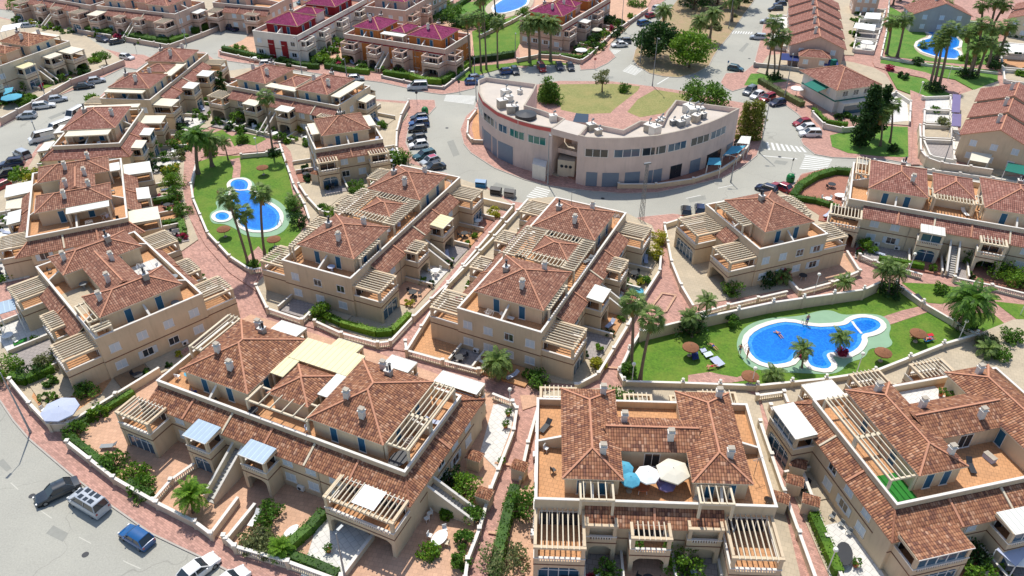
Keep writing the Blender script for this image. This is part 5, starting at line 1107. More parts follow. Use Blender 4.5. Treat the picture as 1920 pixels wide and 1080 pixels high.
BUSH = [  # label, px, py, r, h, mat
 ("bright green bush in the upper left garden under the stairs", 148,132,2.6,2.2,"leaf_bright"), ("rounded green bush beside the blue awnings at the left", 42,166,3.0,2.0,"leaf_bright"), ("rounded green bush right of the blue awnings at the left", 86,150,2.4,2.0,"leaf_bright"),
 ("small bush by the arch of the upper left garden", 185,112,1.6,1.6,"leaf_mid"), ("bright shrub by the wall right of the parked silver car", 36,334,2.0,1.6,"leaf_bright"), ("shrub behind the white vans", 175,190,1.8,1.2,"leaf_bright"),
 ("tall green bush in the narrow gap at the left path", 290,290,1.8,4.0,"leaf_mid"), ("lower green bush in the narrow gap at the left path", 283,315,1.6,3.0,"leaf_dark"), ("round bush in the first garden above the left path", 320,330,1.6,1.8,"leaf_mid"),
 ("large clump of green shrubs left of the left path", 325,352,2.6,2.2,"leaf_bright"), ("dark shrub clump beside the left path bend", 330,375,1.8,2.6,"leaf_mid"), ("green shrub by the white table garden at the left", 345,402,1.6,1.6,"leaf_mid"),
 ("green shrub below the date palms", 398,290,1.5,1.6,"leaf_mid"), ("bush in the small park beside the pink crossing", 455,268,1.5,1.4,"leaf_mid"), ("bush at the left of the small park", 342,262,1.5,1.6,"leaf_mid"),
 ("bright green tree in the garden of the long back block", 447,232,1.9,2.8,"leaf_bright"), ("dark bush under the balcony of the long back block", 478,236,1.6,1.8,"leaf_dark"), ("yellow green bush at the long back block", 562,250,1.4,1.5,"leaf_yellow"),
 ("green bush in the shade of the small block by the cars", 672,358,2.0,1.8,"leaf_mid"), ("green shrubs between the small block and the parked cars", 750,306,2.4,2.6,"leaf_mid"), ("bush with long leaves behind the small block", 717,240,1.2,1.4,"leaf_mid"),
 ("round clipped bush on the beige patio by the right path of the left pool", 605,396,1.1,1.1,"leaf_mid"), ("bright shrub on the beige patio by the slatted pergolas", 624,402,1.5,1.0,"leaf_bright"),
 ("bright shrub at the corner of the curving hedge railing", 606,598,2.0,2.2,"leaf_bright"), ("olive tree in the umbrella garden", 168,742,1.5,1.9,"leaf_mid"), ("small potted tree in the orange garden", 97,722,.9,1.2,"leaf_mid"),
 ("green bush left of the umbrella garden", 62,708,1.8,1.8,"leaf_dark"), ("pale green shrub left of the umbrella garden", 92,694,1.9,2.0,"leaf_olive"), ("bright green bush at the left edge", 6,705,2.6,2.6,"leaf_bright"),
 ("shrub in the peach garden by the wall corner", 145,815,1.5,1.4,"leaf_mid"), ("bright shrub in the peach garden under the wall", 190,782,1.4,1.5,"leaf_bright"), ("shrub by the white wall of the peach garden", 218,876,1.7,1.6,"leaf_mid"),
 ("pale shrub in the peach garden", 255,895,1.6,1.2,"leaf_bright"), ("dark shrub along the peach garden wall", 270,925,1.8,1.3,"leaf_mid"), ("small tree with a round crown in the red paved garden", 511,975,1.9,1.9,"leaf_mid"),
 ("bushy shrubs by the bottom wall left of the agave", 478,1020,1.8,1.5,"leaf_olive"), ("shrubs at the bottom beside the stairway gate", 505,1030,1.6,1.4,"leaf_olive"), ("bright tree beside the right stairs of the lower left block", 872,930,1.9,2.8,"leaf_bright"),
 ("dark tree behind the bright one by the right stairs", 842,910,1.7,2.8,"leaf_dark"), ("round potted bush in the peach patio", 838,972,.8,1.2,"leaf_bright"), ("yellow green bush by the patio tables", 805,1040,1.3,1.4,"leaf_bright"),
 ("hedge bush by the right patio wall", 890,975,1.2,1.8,"leaf_mid"), ("small bush by the right patio wall, lower one", 872,1020,1.1,1.4,"leaf_mid"), ("bush at the bottom edge of the patio wall", 864,1060,1.1,1.4,"leaf_mid"),
 ("large green tree left of the bottom centre block", 978,960,2.5,3.4,"leaf_mid"), ("olive tree at the bottom left of the bottom centre block", 950,1065,2.6,3.0,"leaf_olive"), ("bright green tree below the bottom centre balcony", 1285,1075,2.2,2.6,"leaf_bright"),
 ("green bush at the bottom edge left of the steps", 1140,1078,1.4,1.6,"leaf_mid"), ("golden yellow shrubs along the pink path", 1228,482,1.8,2.2,"leaf_yellow"), ("second golden shrub along the pink path", 1232,455,1.6,2.0,"leaf_yellow"),
 ("low shrub beside the small blue paddling pool", 1208,530,1.1,1.0,"leaf_mid"), ("round green tree at the corner of the small square block", 1373,552,1.9,2.4,"leaf_mid"), ("dark bushes under the wall of the small square block", 1440,532,2.0,2.0,"leaf_dark"),
 ("bougainvillea against the small square block", 1462,525,1.6,2.2,"flower_red"), ("dark bush on the lawn beside the retaining wall", 1372,610,1.1,1.4,"leaf_mid"), ("tall dark shrub clump below the retaining wall", 1296,628,2.6,3.4,"leaf_dark"),
 ("bright bush in front of the long orange roofed block", 1625,468,1.7,1.8,"leaf_bright"), ("green bush at the right block beside the blue table", 1820,496,2.2,2.4,"leaf_mid"), ("large bright bush at the right edge behind the railing", 1880,522,2.8,2.8,"leaf_bright"),
 ("second bright bush at the right edge behind the railing", 1916,540,2.4,2.4,"leaf_bright"), ("round bush on the wedge lawn", 1762,548,1.3,1.3,"leaf_mid"), ("shrub at the lower end of the wedge lawn path", 1893,640,1.6,1.6,"leaf_mid"),
 ("olive shrubs right of the pool wall end", 1850,650,1.6,1.4,"leaf_olive"), ("bush beside the beige patio at the right", 1872,672,1.5,1.4,"leaf_mid"), ("potted bushes on the white roof terrace", 1766,738,.001,.01,"leaf_mid"),
 ("dark hedge bush at the bottom right garden", 1820,1055,1.8,2.0,"leaf_dark"), ("bright bush at the bottom right garden", 1830,1085,1.8,1.6,"leaf_bright"), ("green bush between the bottom centre block and the pool wall", 1163,752,2.0,1.6,"leaf_mid"),
 ("yellow green bushes below the centre block glass room", 1010,722,1.8,1.8,"leaf_mid"), ("pale shrubs in the triangular patio of the centre block", 1120,690,1.2,1.2,"leaf_yellow"), ("shrub by the orange tub garden", 925,405,1.3,1.4,"leaf_yellow"),
 ("green shrubs at the top left behind the steps", 40,18,3.0,2.2,"leaf_mid"), ("dark shrubs at the top left garden", 120,30,3.4,2.4,"leaf_dark"), ("dark shrubs right of the top left steps", 150,40,3.0,2.2,"leaf_mid"),
 ("green garden beside the purple block at the street corner", 450,98,2.0,1.6,"leaf_bright"), ("green shrubs in the gap between the purple blocks", 605,88,3.0,2.4,"leaf_mid"), ("dark shrub mass behind the purple blocks", 770,30,3.2,2.6,"leaf_mid"),
 ("garden trees between the far palm pool and the purple block", 850,30,3.6,3.0,"leaf_mid"), ("bright garden bush left of the far palm pool", 830,16,3.4,2.6,"leaf_bright"), ("garden bush under the tall thin palms", 905,55,2.8,2.2,"leaf_mid"),
 ("garden bushes right of the far palm pool", 980,30,3.0,2.2,"leaf_mid"), ("dark bush in the pink wall corner garden", 1145,45,2.6,2.4,"leaf_dark"), ("green bushes along the pink wall near the top", 1195,12,3.0,2.0,"leaf_mid"),
 ("round bush on the lawn beside the hip roofed villa", 1719,122,1.8,1.6,"leaf_dark"), ("small dark bush by the pink path junction", 1668,132,1.2,1.2,"flower_red"), ("round bush on the triangular lawn under the fan palms", 1692,148,1.6,1.4,"leaf_dark"),
 ("bush at the foot of the palm trio", 1750,172,2.6,1.8,"leaf_dark"), ("dark bush at the foot of the right palms", 1812,146,2.6,1.6,"leaf_dark"), ("bush at the foot of the far right palm row", 1866,128,2.0,1.6,"leaf_dark"),
 ("umbrella shaped small tree on the lawn by the street", 1676,285,1.4,1.2,"leaf_dark"), ("small tree in the walled white patio", 1753,212,1.3,1.2,"leaf_mid"), ("round olive bush beside the patio wall", 1767,240,1.9,2.0,"leaf_olive"),
 ("green bush at the foot of the palms by the parked cars", 1452,148,1.8,1.2,"leaf_dark"), ("dark shrub clump below the left pool palms", 552,400,1.5,2.8,"leaf_mid"), ("dark shrubs at the right edge of the left pool lawn", 560,425,1.6,2.6,"leaf_dark"),
 ("shrub clump at the feet of the tall pool palms", 473,500,1.2,1.0,"leaf_mid"), ("shrub clump under the tall bent palm", 513,290,1.4,1.0,"leaf_dark"),
 ("pink flowering plants at the left notch of the pool", 1505,668,.8,.6,"flower_red"), ("pink flowering plants at the right notch of the pool", 1578,664,.9,.6,"flower_red"), ("green shrub at the lower corner of the small round pool", 436,392,.8,1.0,"leaf_mid"),
 ("shrub clump below the palm trio by the right pool", 1665,552,2.2,1.6,"leaf_dark"), ("dark shrubs at the foot of the date palm right of the pool", 1806,612,2.0,1.4,"leaf_dark"), ("shrub at the foot of the two tall palms by the path", 1178,702,1.2,1.6,"leaf_mid"),
]
for i, (lb, x, y, r, h, mt) in enumerate(BUSH):
    if r < .1: continue
    near = y > 350
    tree(lb, x, y, r, h, .15, mt, n=int((1000 if near else 520) * max(.7, r / 1.8)), size=.17 if near else .26, seed=30 + i, clumps=18, name="bush", cat="bush")
def hedge(label, s, wdt=.9, h=1.2, mat="leaf_mid", dens=34):
    P = [Vector(p) for p in gpoly(s, h * .6)]; o = P[0]; rnd = random.Random(len(s)); m = MB(); far_ = o.y > 150
    for p, q in zip(P, P[1:]):
        p, q = p - o, q - o; L = (q - p).length; u = (q - p) / L; v = Vector((-u.y, u.x))
        m.bar((*p, h / 2 - .08), (*q, h / 2 - .08), wdt * .8, h - .16, mat)
        for i in range(int(L * (dens if not far_ else 12) * (wdt + 2 * h) / 3)):
            x = p + u * rnd.uniform(0, L); a = rnd.uniform(-1, 1); k = rnd.random()
            if k < wdt / (wdt + h): c = Vector((*(x + v * a * wdt * .5), h + rnd.gauss(0, .05)))
            else: c = Vector((*(x + v * math.copysign(wdt * .5, a)), rnd.uniform(.05, h)))
            leaf_mb(m, c, 0, rnd, rnd.uniform(.08, .16) * (1.6 if far_ else 1), mat)
    o_ = m.build("hedge", None, (o.x, o.y, .12)); tag(o_, label, "hedge")
hedge("clipped hedge behind the curving white railing in the centre", "600,588 640,606 706,624 735,622 768,590", 1.0, 1.2, "leaf_bright")
hedge("clipped hedge along the red paved corner garden by the crosswalk", "1487,368 1500,348 1530,330 1565,320 1595,322", 1.5, 1.3, "leaf_mid"); hedge("lower clipped hedge of the red paved corner garden", "1487,370 1530,376 1572,390", 1.2, 1.1, "leaf_mid")
hedge("clipped hedge behind the railing of the long orange roofed block", "1648,485 1690,492 1732,500", 1.0, 1.2, "leaf_bright"); hedge("tall hedge along the pink path left of the bottom centre block", "965,915 945,990 930,1060 925,1090", 1.3, 1.6, "leaf_mid")
hedge("green hedge beside the white paved strip at the bottom right", "1524,965 1548,1020 1572,1075", 1.2, 1.3, "leaf_bright"); hedge("hedge between the red paved garden and the white tiled garden", "608,960 580,990 540,1025", 1.2, 1.3, "leaf_mid")
hedge("low hedge along the bottom wall of the white tiled garden", "545,1042 590,1058 634,1078", 1.1, 1.1, "leaf_mid"); hedge("hedge along the long curved wall of the peach garden", "134,822 170,850 212,885", .9, 1.2, "leaf_mid"); hedge("second stretch of hedge along the peach garden wall", "240,905 285,930", .9, 1.1, "leaf_mid")
hedge("hedge between the umbrella garden and the peach garden", "150,795 200,765 250,735", .9, 1.0, "leaf_mid"); hedge("hedge left of the umbrella garden", "18,706 50,712 100,690", 1.2, 1.4, "leaf_bright")
hedge("hedge beside the table garden left of the path", "300,420 340,415 345,440", 1.2, 1.2, "leaf_mid"); hedge("hedge along the second garden left of the path", "288,378 330,372", 1.3, 1.3, "leaf_mid")
hedge("long clipped hedge in front of the corner purple block", "418,90 482,105 510,110", 1.4, 1.3, "leaf_mid"); hedge("long clipped hedge along the street right of the bus shelter", "525,110 565,122 598,124", 1.4, 1.3, "leaf_mid")
hedge("clipped hedge left of the entrance of the nearest purple block", "610,122 650,130 692,134", 1.4, 1.3, "leaf_mid"); hedge("clipped hedge wrapping the corner of the nearest purple block", "720,136 770,142 795,150 828,152 855,136 880,118", 1.7, 1.4, "leaf_bright")
hedge("clipped hedge inside the pink wall by the date palms", "1012,100 1050,104 1092,108 1108,96", 1.4, 1.3, "leaf_mid"); hedge("hedge below the large pink block, left of its steps", "144,50 180,56 207,60", 2.6, 1.8, "leaf_mid"); hedge("hedge below the large pink block, right of its steps", "234,64 280,74 318,78 350,68", 2.6, 1.8, "leaf_mid")
hedge("hedge along the far street beside the silver cars", "362,58 400,42 440,30", 2.6, 1.8, "leaf_mid"); hedge("clipped hedge beside the cars parked at the roundabout", "1425,150 1462,172 1505,195", 1.6, 1.3, "leaf_olive"); hedge("clipped hedge below the villa with green awnings", "1525,205 1548,228 1590,234", 1.1, 1.1, "leaf_bright")
hedge("dark hedge at the foot of the tall thin palms", "880,112 930,106 965,100", 1.8, 1.6, "leaf_dark"); hedge("hedge along the pink boundary wall by the far palm pool", "790,40 850,14 880,-4", 1.6, 1.3, "leaf_mid")

def frond_set(m, n, L, droop, rnd, w, mat, z=0, up=.9, fan=False):
    for i in range(n):
        a = 2.4 * i + rnd.random() * .4; e0 = up * (1 - i / n) * 1.15 - .15 + rnd.uniform(-.1, .1); LL = L * rnd.uniform(.85, 1.1)
        d = Vector((math.cos(a), math.sin(a), 0)); side = Vector((-d.y, d.x, 0)); k = 8; P = []
        for j in range(k + 1):
            t = j / k; ang = e0 - droop * t * t; P.append(None)
        p = Vector((0, 0, z)); P = [p.copy()]
        for j in range(k):
            ang = e0 * 1.2 - droop * ((j + .5) / k) ** 1.3; p = p + (d * math.cos(ang) + Vector((0, 0, math.sin(ang)))) * LL / k; P.append(p.copy())
        if fan:
            # petiole and a fan of blades
            m.bar(P[0], P[4], .05, .04, mat); c = P[4]; fd = (P[6] - P[4]).normalized(); up_ = side.cross(fd)
            for b in range(-5, 6):
                th = b * .27; bd = fd * math.cos(th) + side * math.sin(th); tip = c + bd * LL * .5 * (1 - abs(b) * .03) + Vector((0, 0, -.12 * LL * (.5 + abs(b) * .1))); pw = bd.cross(up_).normalized() * .09
                m.face([c, c + bd * LL * .25 + pw, tip, c + bd * LL * .25 - pw], mat)
        else:
            for j in range(k):
                t0 = j / k; ww = w * math.sin(math.pi * min(1, .18 + t0 * .8)) ; seg = P[j + 1] - P[j]; dz = Vector((0, 0, -ww * .35))
                for q in range(3):
                    c0 = P[j] + seg * (q / 3); c1 = P[j] + seg * ((q + .62) / 3)
                    for sg in (1, -1): m.face([c0, c1, c1 + side * sg * ww + seg * .55 + dz, c0 + side * sg * ww * .95 + seg * .35 + dz], mat)
PALM = {}
def palm_crown(kind):
    def f():
        m = MB(); rnd = random.Random(5)
        if kind == 'fan': frond_set(m, 30, 2.6, 1.5, rnd, .5, "leaf_palm", up=1.1, fan=True)
        elif kind == 'date': frond_set(m, 44, 3.6, 2.0, rnd, .55, "leaf_palm", up=1.2)
        elif kind == 'canary': frond_set(m, 48, 4.2, 2.1, rnd, .62, "leaf_mid", up=1.25)
        elif kind == 'small': frond_set(m, 20, 1.9, 1.7, rnd, .42, "leaf_palm", up=1.1)
        elif kind == 'low': frond_set(m, 34, 2.6, 1.5, rnd, .5, "leaf_bright", up=1.3)
        return m.mesh("crown")
    return cached(('palm', kind), f)
def palm_skirt(kind):
    def f():
        m = MB(); rnd = random.Random(9)
        for i in range(60):
            a = rnd.random() * 6.28; r = rnd.uniform(.15, .45); z = -rnd.uniform(.1, 1.6); c = Vector((math.cos(a) * r, math.sin(a) * r, z)); s_ = Vector((-math.sin(a), math.cos(a), 0)) * .14
            m.face([c + s_, c - s_, c - s_ + Vector((math.cos(a) * .15, math.sin(a) * .15, -.8)), c + s_ + Vector((math.cos(a) * .15, math.sin(a) * .15, -.8))], "dry_frond")
        return m.mesh("dry_skirt")
    return cached(('skirt', kind), f)
def palm(label, base, top, kind='fan', group=None, tr=.2, sc_=1.0):
    b = Vector((*G(*base, .12), .12)); best = None
    for i in range(4, 170):
        z = i * .1; t = Vector(G(*top, z)); d = (t - b.xy).length
        if best is None or d < best[0]: best = (d, z, t)
    d, z, t = best; lean = t - b.xy
    if lean.length > z * .2: lean = lean.normalized() * z * .2
    root = empty("palm_tree", b, 0, label, "palm tree", group); m = MB()
    n = 6; m.tube([(lean.x * (k / n) ** 1.5, lean.y * (k / n) ** 1.5, z * k / n) for k in range(n + 1)], [tr * (1.5 if k == 0 else 1 - .25 * k / n) for k in range(n + 1)], "palm_bark", 8)
    m.build("trunk", root)
    c = link("crown", palm_crown(kind), root, (lean.x, lean.y, z)); c.rotation_euler = (0, 0, (base[0] * 1.7) % 6.28); c.scale = (sc_,) * 3
    if kind in ('fan', 'date') and z > 5: link("dry_skirt", palm_skirt(kind), root, (lean.x, lean.y, z)).scale = (sc_,) * 3
    return root
gp = "fan palms round the far right pool"
A_ = [((467,501),(427,372),'fan',"leftmost tall palm at the foot of the left pool"),((478,496),(456,402),'fan',"middle and lowest of the three palms at the foot of the left pool"),((497,480),(489,364),'fan',"straight right hand palm at the foot of the left pool"),
 ((513,289),(498,184),'fan',"tallest palm above the left pool, in front of the long back block"),((1183,690),(1187,570),'fan',"left one of the two tall palms beside the centre block"),((1200,712),(1222,600),'fan',"right one of the two tall palms, over the pool lawn"),
 ((372,326),(368,258),'canary',"date palm at the left of the cluster above the left pool"),((398,312),(392,266),'date',"middle date palm above the left pool"),((428,300),(420,268),'small',"small right palm of the cluster above the left pool"),
 ((1322,598),(1326,566),'small',"small fan palm beside the path above the retaining wall"),((1297,632),(1290,596),'small',"slim palm in the shrub clump at the retaining wall"),((1503,690),(1505,655),'small',"small palm on the left notch of the pool edge"),((1572,665),(1577,634),'small',"small palm on the right notch of the pool edge"),
 ((1580,556),(1583,530),'small',"short palm beside the path below the small square block"),((1650,548),(1655,508),'small',"left palm of the trio at the pool corner"),((1664,552),(1668,500),'small',"middle palm of the trio at the pool corner"),((1681,548),(1687,512),'small',"right palm of the trio at the pool corner"),
 ((1798,616),(1822,568),'canary',"big drooping date palm right of the pool"),((934,712),(932,682),'date',"broad low palm in front of the centre block"),((362,962),(360,930),'low',"bright green low palm in the lower left garden"),((525,1045),(526,1030),'low',"spiky low palm by the bottom wall"),
 ((548,388),(552,376),'small',"small palm beside the right path of the left pool"),((1464,530),(1466,518),'small',"small potted palm under the wall of the small square block"),((1850,668),(1852,655),'small',"low palm at the right of the beige patio") ,((1450,712),(1450,704),'small',"low palm tuft below the right pool"),
 ((993,117),(990,47),'date',"left one of the three date palms by the purple block"),((1012,117),(1010,42),'date',"middle one of the three date palms by the purple block"),((1032,115),(1033,47),'date',"right one of the three date palms by the purple block"),
 ((882,133),(875,38),'fan',"left one of the tall thin palms by the roundabout"),((902,133),(897,32),'fan',"second of the tall thin palms by the roundabout"),((912,130),(905,-6),'fan',"tallest of the thin palms, its crown at the top edge"),((933,127),(932,45),'fan',"right one of the tall thin palms by the roundabout"),
 ((905,60),(900,2),'fan',"thin palm by the far pool, left one"),((930,42),(925,-14),'fan',"thin palm by the far pool, right one"),((1243,58),(1245,22),'date',"date palm behind the dark round tree"),((1330,78),(1338,28),'date',"date palm behind the bright round tree"),((1312,68),(1313,42),'date',"shorter date palm behind the bright round tree"),((1372,40),(1373,2),'date',"date palm in the far median cluster"),
 ((1437,141),(1453,43),'fan',"left tall palm by the road beside the gabled row"),((1451,145),(1450,76),'fan',"short palm between the two by the gabled row"),((1458,142),(1468,70),'fan',"right palm by the road beside the gabled row"),
 ((1662,102),(1672,42),'fan',"palm by the pink footpath, left one"),((1682,107),(1697,38),'fan',"palm by the pink footpath, right one"),((1717,36),(1724,4),'fan',"palm behind the far pool, left one"),((1763,48),(1773,10),'fan',"bushy palm behind the far pool"),
 ((1742,165),(1760,82),'fan',"left palm of the trio standing on the curved path"),((1750,162),(1768,72),'fan',"middle palm of the trio standing on the curved path"),((1760,162),(1782,56),'fan',"right palm of the trio standing on the curved path"),
 ((1807,138),(1817,62),'fan',"thin palm right of the far pool"),((1815,146),(1832,88),'fan',"palm by the dark bush right of the far pool"),((1820,142),(1842,48),'fan',"tall palm by the dark bush right of the far pool"),((1832,142),(1852,82),'fan',"leaning palm right of the far pool"),
 ((1852,126),(1864,55),'fan',"palm by the white fence, left one"),((1862,118),(1876,92),'fan',"short palm by the white fence"),((1868,117),(1892,50),'fan',"palm by the white fence, right one"),((1838,48),(1842,10),'fan',"palm at the top right behind the lawn, left one"),((1856,52),(1868,4),'fan',"palm at the top right behind the lawn, middle one"),((1862,50),(1884,10),'fan',"palm at the top right behind the lawn, right one"),
 ((1728,90),(1734,86),'small',"low palm at the left edge of the far pool"),((1668,268),(1662,196),'fan',"fan palm right of the tall casuarina"),((1650,274),(1640,214),'fan',"fan palm beside the tall casuarina"),((1688,2),(1692,-22),'fan',"palm cut by the top edge beside the footpath"),((1674,10),(1680,-14),'fan',"second palm cut by the top edge beside the footpath")]
SC = {467: .82, 478: .8, 497: .85, 513: .85, 372: .82, 398: .85, 1183: .85, 1200: .85, 525: .62, 934: .72, 362: .85, 1798: 1.0}
for b_, t_, k_, l_ in A_: palm(l_, b_, t_, k_, None, (.34 if (b_[1] < 200 and b_[0] > 1600) else .22) if k_ == 'fan' else (.36 if k_ in ('canary', 'date') else .14), 1.08 if (k_ == 'fan' and b_[1] < 200 and b_[0] > 1400) else SC.get(b_[0], .92 if k_ == 'fan' else 1.0))

def band(s_, wd=.3):
    P = [Vector(p) for p in gpoly(s_, .12)]; m = MB()
    for a, b in zip(P, P[1:]):
        u = (b - a).normalized() * wd / 2; v = Vector((-u.y, u.x)); z = PZI[0] + .004
        m.face([(*(a - u - v), z), (*(b + u - v), z), (*(b + u + v), z), (*(a - u + v), z)], "paving_peach")
    struct("paving_band", m)
for s_ in ("1241,551 1266,555", "1266,557 1249,585", "1247,586 1218,582", "1219,580 1240,553", "1135,690 1160,692", "930,870 954,873", "918,1000 945,1004", "1468,840 1480,838"): band(s_)
def scatter(where, s_, n, r0, r1, mats, seed=1, hh=.8):
    """loose planting inside a traced garden"""
    P = gpoly(s_, .12); rnd = random.Random(seed); x0, x1 = min(p[0] for p in P), max(p[0] for p in P); y0, y1 = min(p[1] for p in P), max(p[1] for p in P); k = 0; tr = 0
    while k < n and tr < 2000:
        tr += 1; p = (rnd.uniform(x0, x1), rnd.uniform(y0, y1))
        if not inside(p, P) or any(in_block(p, b) for b in BLK): continue
        r = rnd.uniform(r0, r1)
        tree(f"{['leafy', 'rounded', 'loose', 'dense'][k % 4]} bush, number {['one', 'two', 'three', 'four', 'five', 'six', 'seven', 'eight', 'nine', 'ten', 'eleven', 'twelve', 'thirteen', 'fourteen', 'fifteen', 'sixteen'][k]} from the start of {where}", p[0], p[1], r, r * hh, .1, rnd.choice(mats), n=340, size=.3, seed=rnd.randrange(5), clumps=12, name="bush", cat="bush", world=True); k += 1
def in_block(p, b):
    root, L, W = b[:3]; dx, dy = p[0] - root.location.x, p[1] - root.location.y; a = root.rotation_euler.z
    u, v = dx * math.cos(a) + dy * math.sin(a), -dx * math.sin(a) + dy * math.cos(a); return -3 < u < L + 3 and -3 < v < W + 3
GM = ["leaf_mid", "leaf_dark", "leaf_bright"]
scatter("the top left gardens", "20,20 120,46 200,64 206,40 120,10 20,-10", 14, 1.8, 3.0, GM, 1); scatter("the garden before the large pink block", "236,62 316,82 400,48 380,30 300,50 240,46", 12, 1.6, 2.6, GM, 2)
scatter("the planting behind the purple blocks", "700,46 800,42 905,62 960,30 900,44 780,30", 14, 1.8, 3.0, GM, 3, 1.0); scatter("the gardens under the pink wall", "1085,112 1130,92 1200,20 1150,40 1080,100", 12, 1.4, 2.2, GM, 4); scatter("the lane between the purple blocks", "590,118 640,128 640,96 610,80", 8, 1.4, 2.2, GM, 5)
scatter("the lawn round the far palms", "1660,60 1720,108 1860,130 1868,60 1800,110 1700,100", 8, 1.2, 2.0, GM, 6); scatter("the patios beside the footpath", "1600,100 1640,60 1660,-10 1612,0 1596,60", 10, 1.0, 1.8, GM, 7); scatter("the patios at the right edge", "1880,60 1940,60 1940,160 1880,150", 8, 1.0, 1.8, GM, 8); scatter("the upper left street gardens", "-10,205 60,196 150,146 210,112 180,100 130,130 40,150", 8, 1.2, 2.0, GM, 9)
scatter("the villa garden", "1520,200 1545,225 1640,232 1620,215 1560,205", 4, .8, 1.4, GM, 10); scatter("the median scrub", "1290,40 1330,110 1380,30 1330,20", 6, .8, 1.3, ["leaf_olive"], 11)
def patio(label, P, mat, wall="wall_white", h=1.1):
    """small walled patio"""
    plot(P, mat, "patio_paving"); wall_line(label, P, h, 'solid', True, wall=wall)
for i, (P_, mt) in enumerate([("1600,92 1638,96 1644,78 1604,74", "paving_white"), ("1604,70 1645,74 1650,56 1608,54", "paving_grey"), ("1608,50 1652,54 1656,38 1612,36", "paving_white"), ("1612,30 1656,34 1660,18 1616,16", "paving_beige"), ("1440,84 1482,90 1486,72 1446,68", "paving_white"), ("1446,64 1488,68 1492,52 1452,48", "paving_beige"), ("1452,44 1496,48 1500,32 1458,28", "paving_white")]):
    patio(["walled patio nearest the villa, right of the gabled row", "second walled patio right of the gabled row", "third walled patio right of the gabled row", "fourth walled patio right of the gabled row", "walled patio nearest the street palms, left of the gabled row", "second walled patio left of the gabled row", "third walled patio left of the gabled row"][i], P_, mt)
for i, (P_, mt) in enumerate([("1884,150 1930,156 1930,134 1882,130", "paving_beige"), ("1880,126 1930,130 1930,108 1878,104", "terrace_tile"), ("1876,100 1930,104 1930,84 1876,80", "paving_white"), ("1734,206 1782,208 1784,232 1733,230", "paving_white"), ("1732,234 1784,236 1786,260 1732,258", "paving_beige"), ("1732,262 1788,264 1790,300 1745,292", "paving_grey")]):
    patio(["walled patio just behind the right edge houses", "orange paved patio at the right edge beside the palms", "white paved patio at the right edge above the orange one", "middle walled patio beside the right edge houses", "lower walled patio beside the right edge houses", "grey walled yard by the cream street wall at the right"][i], P_, mt)
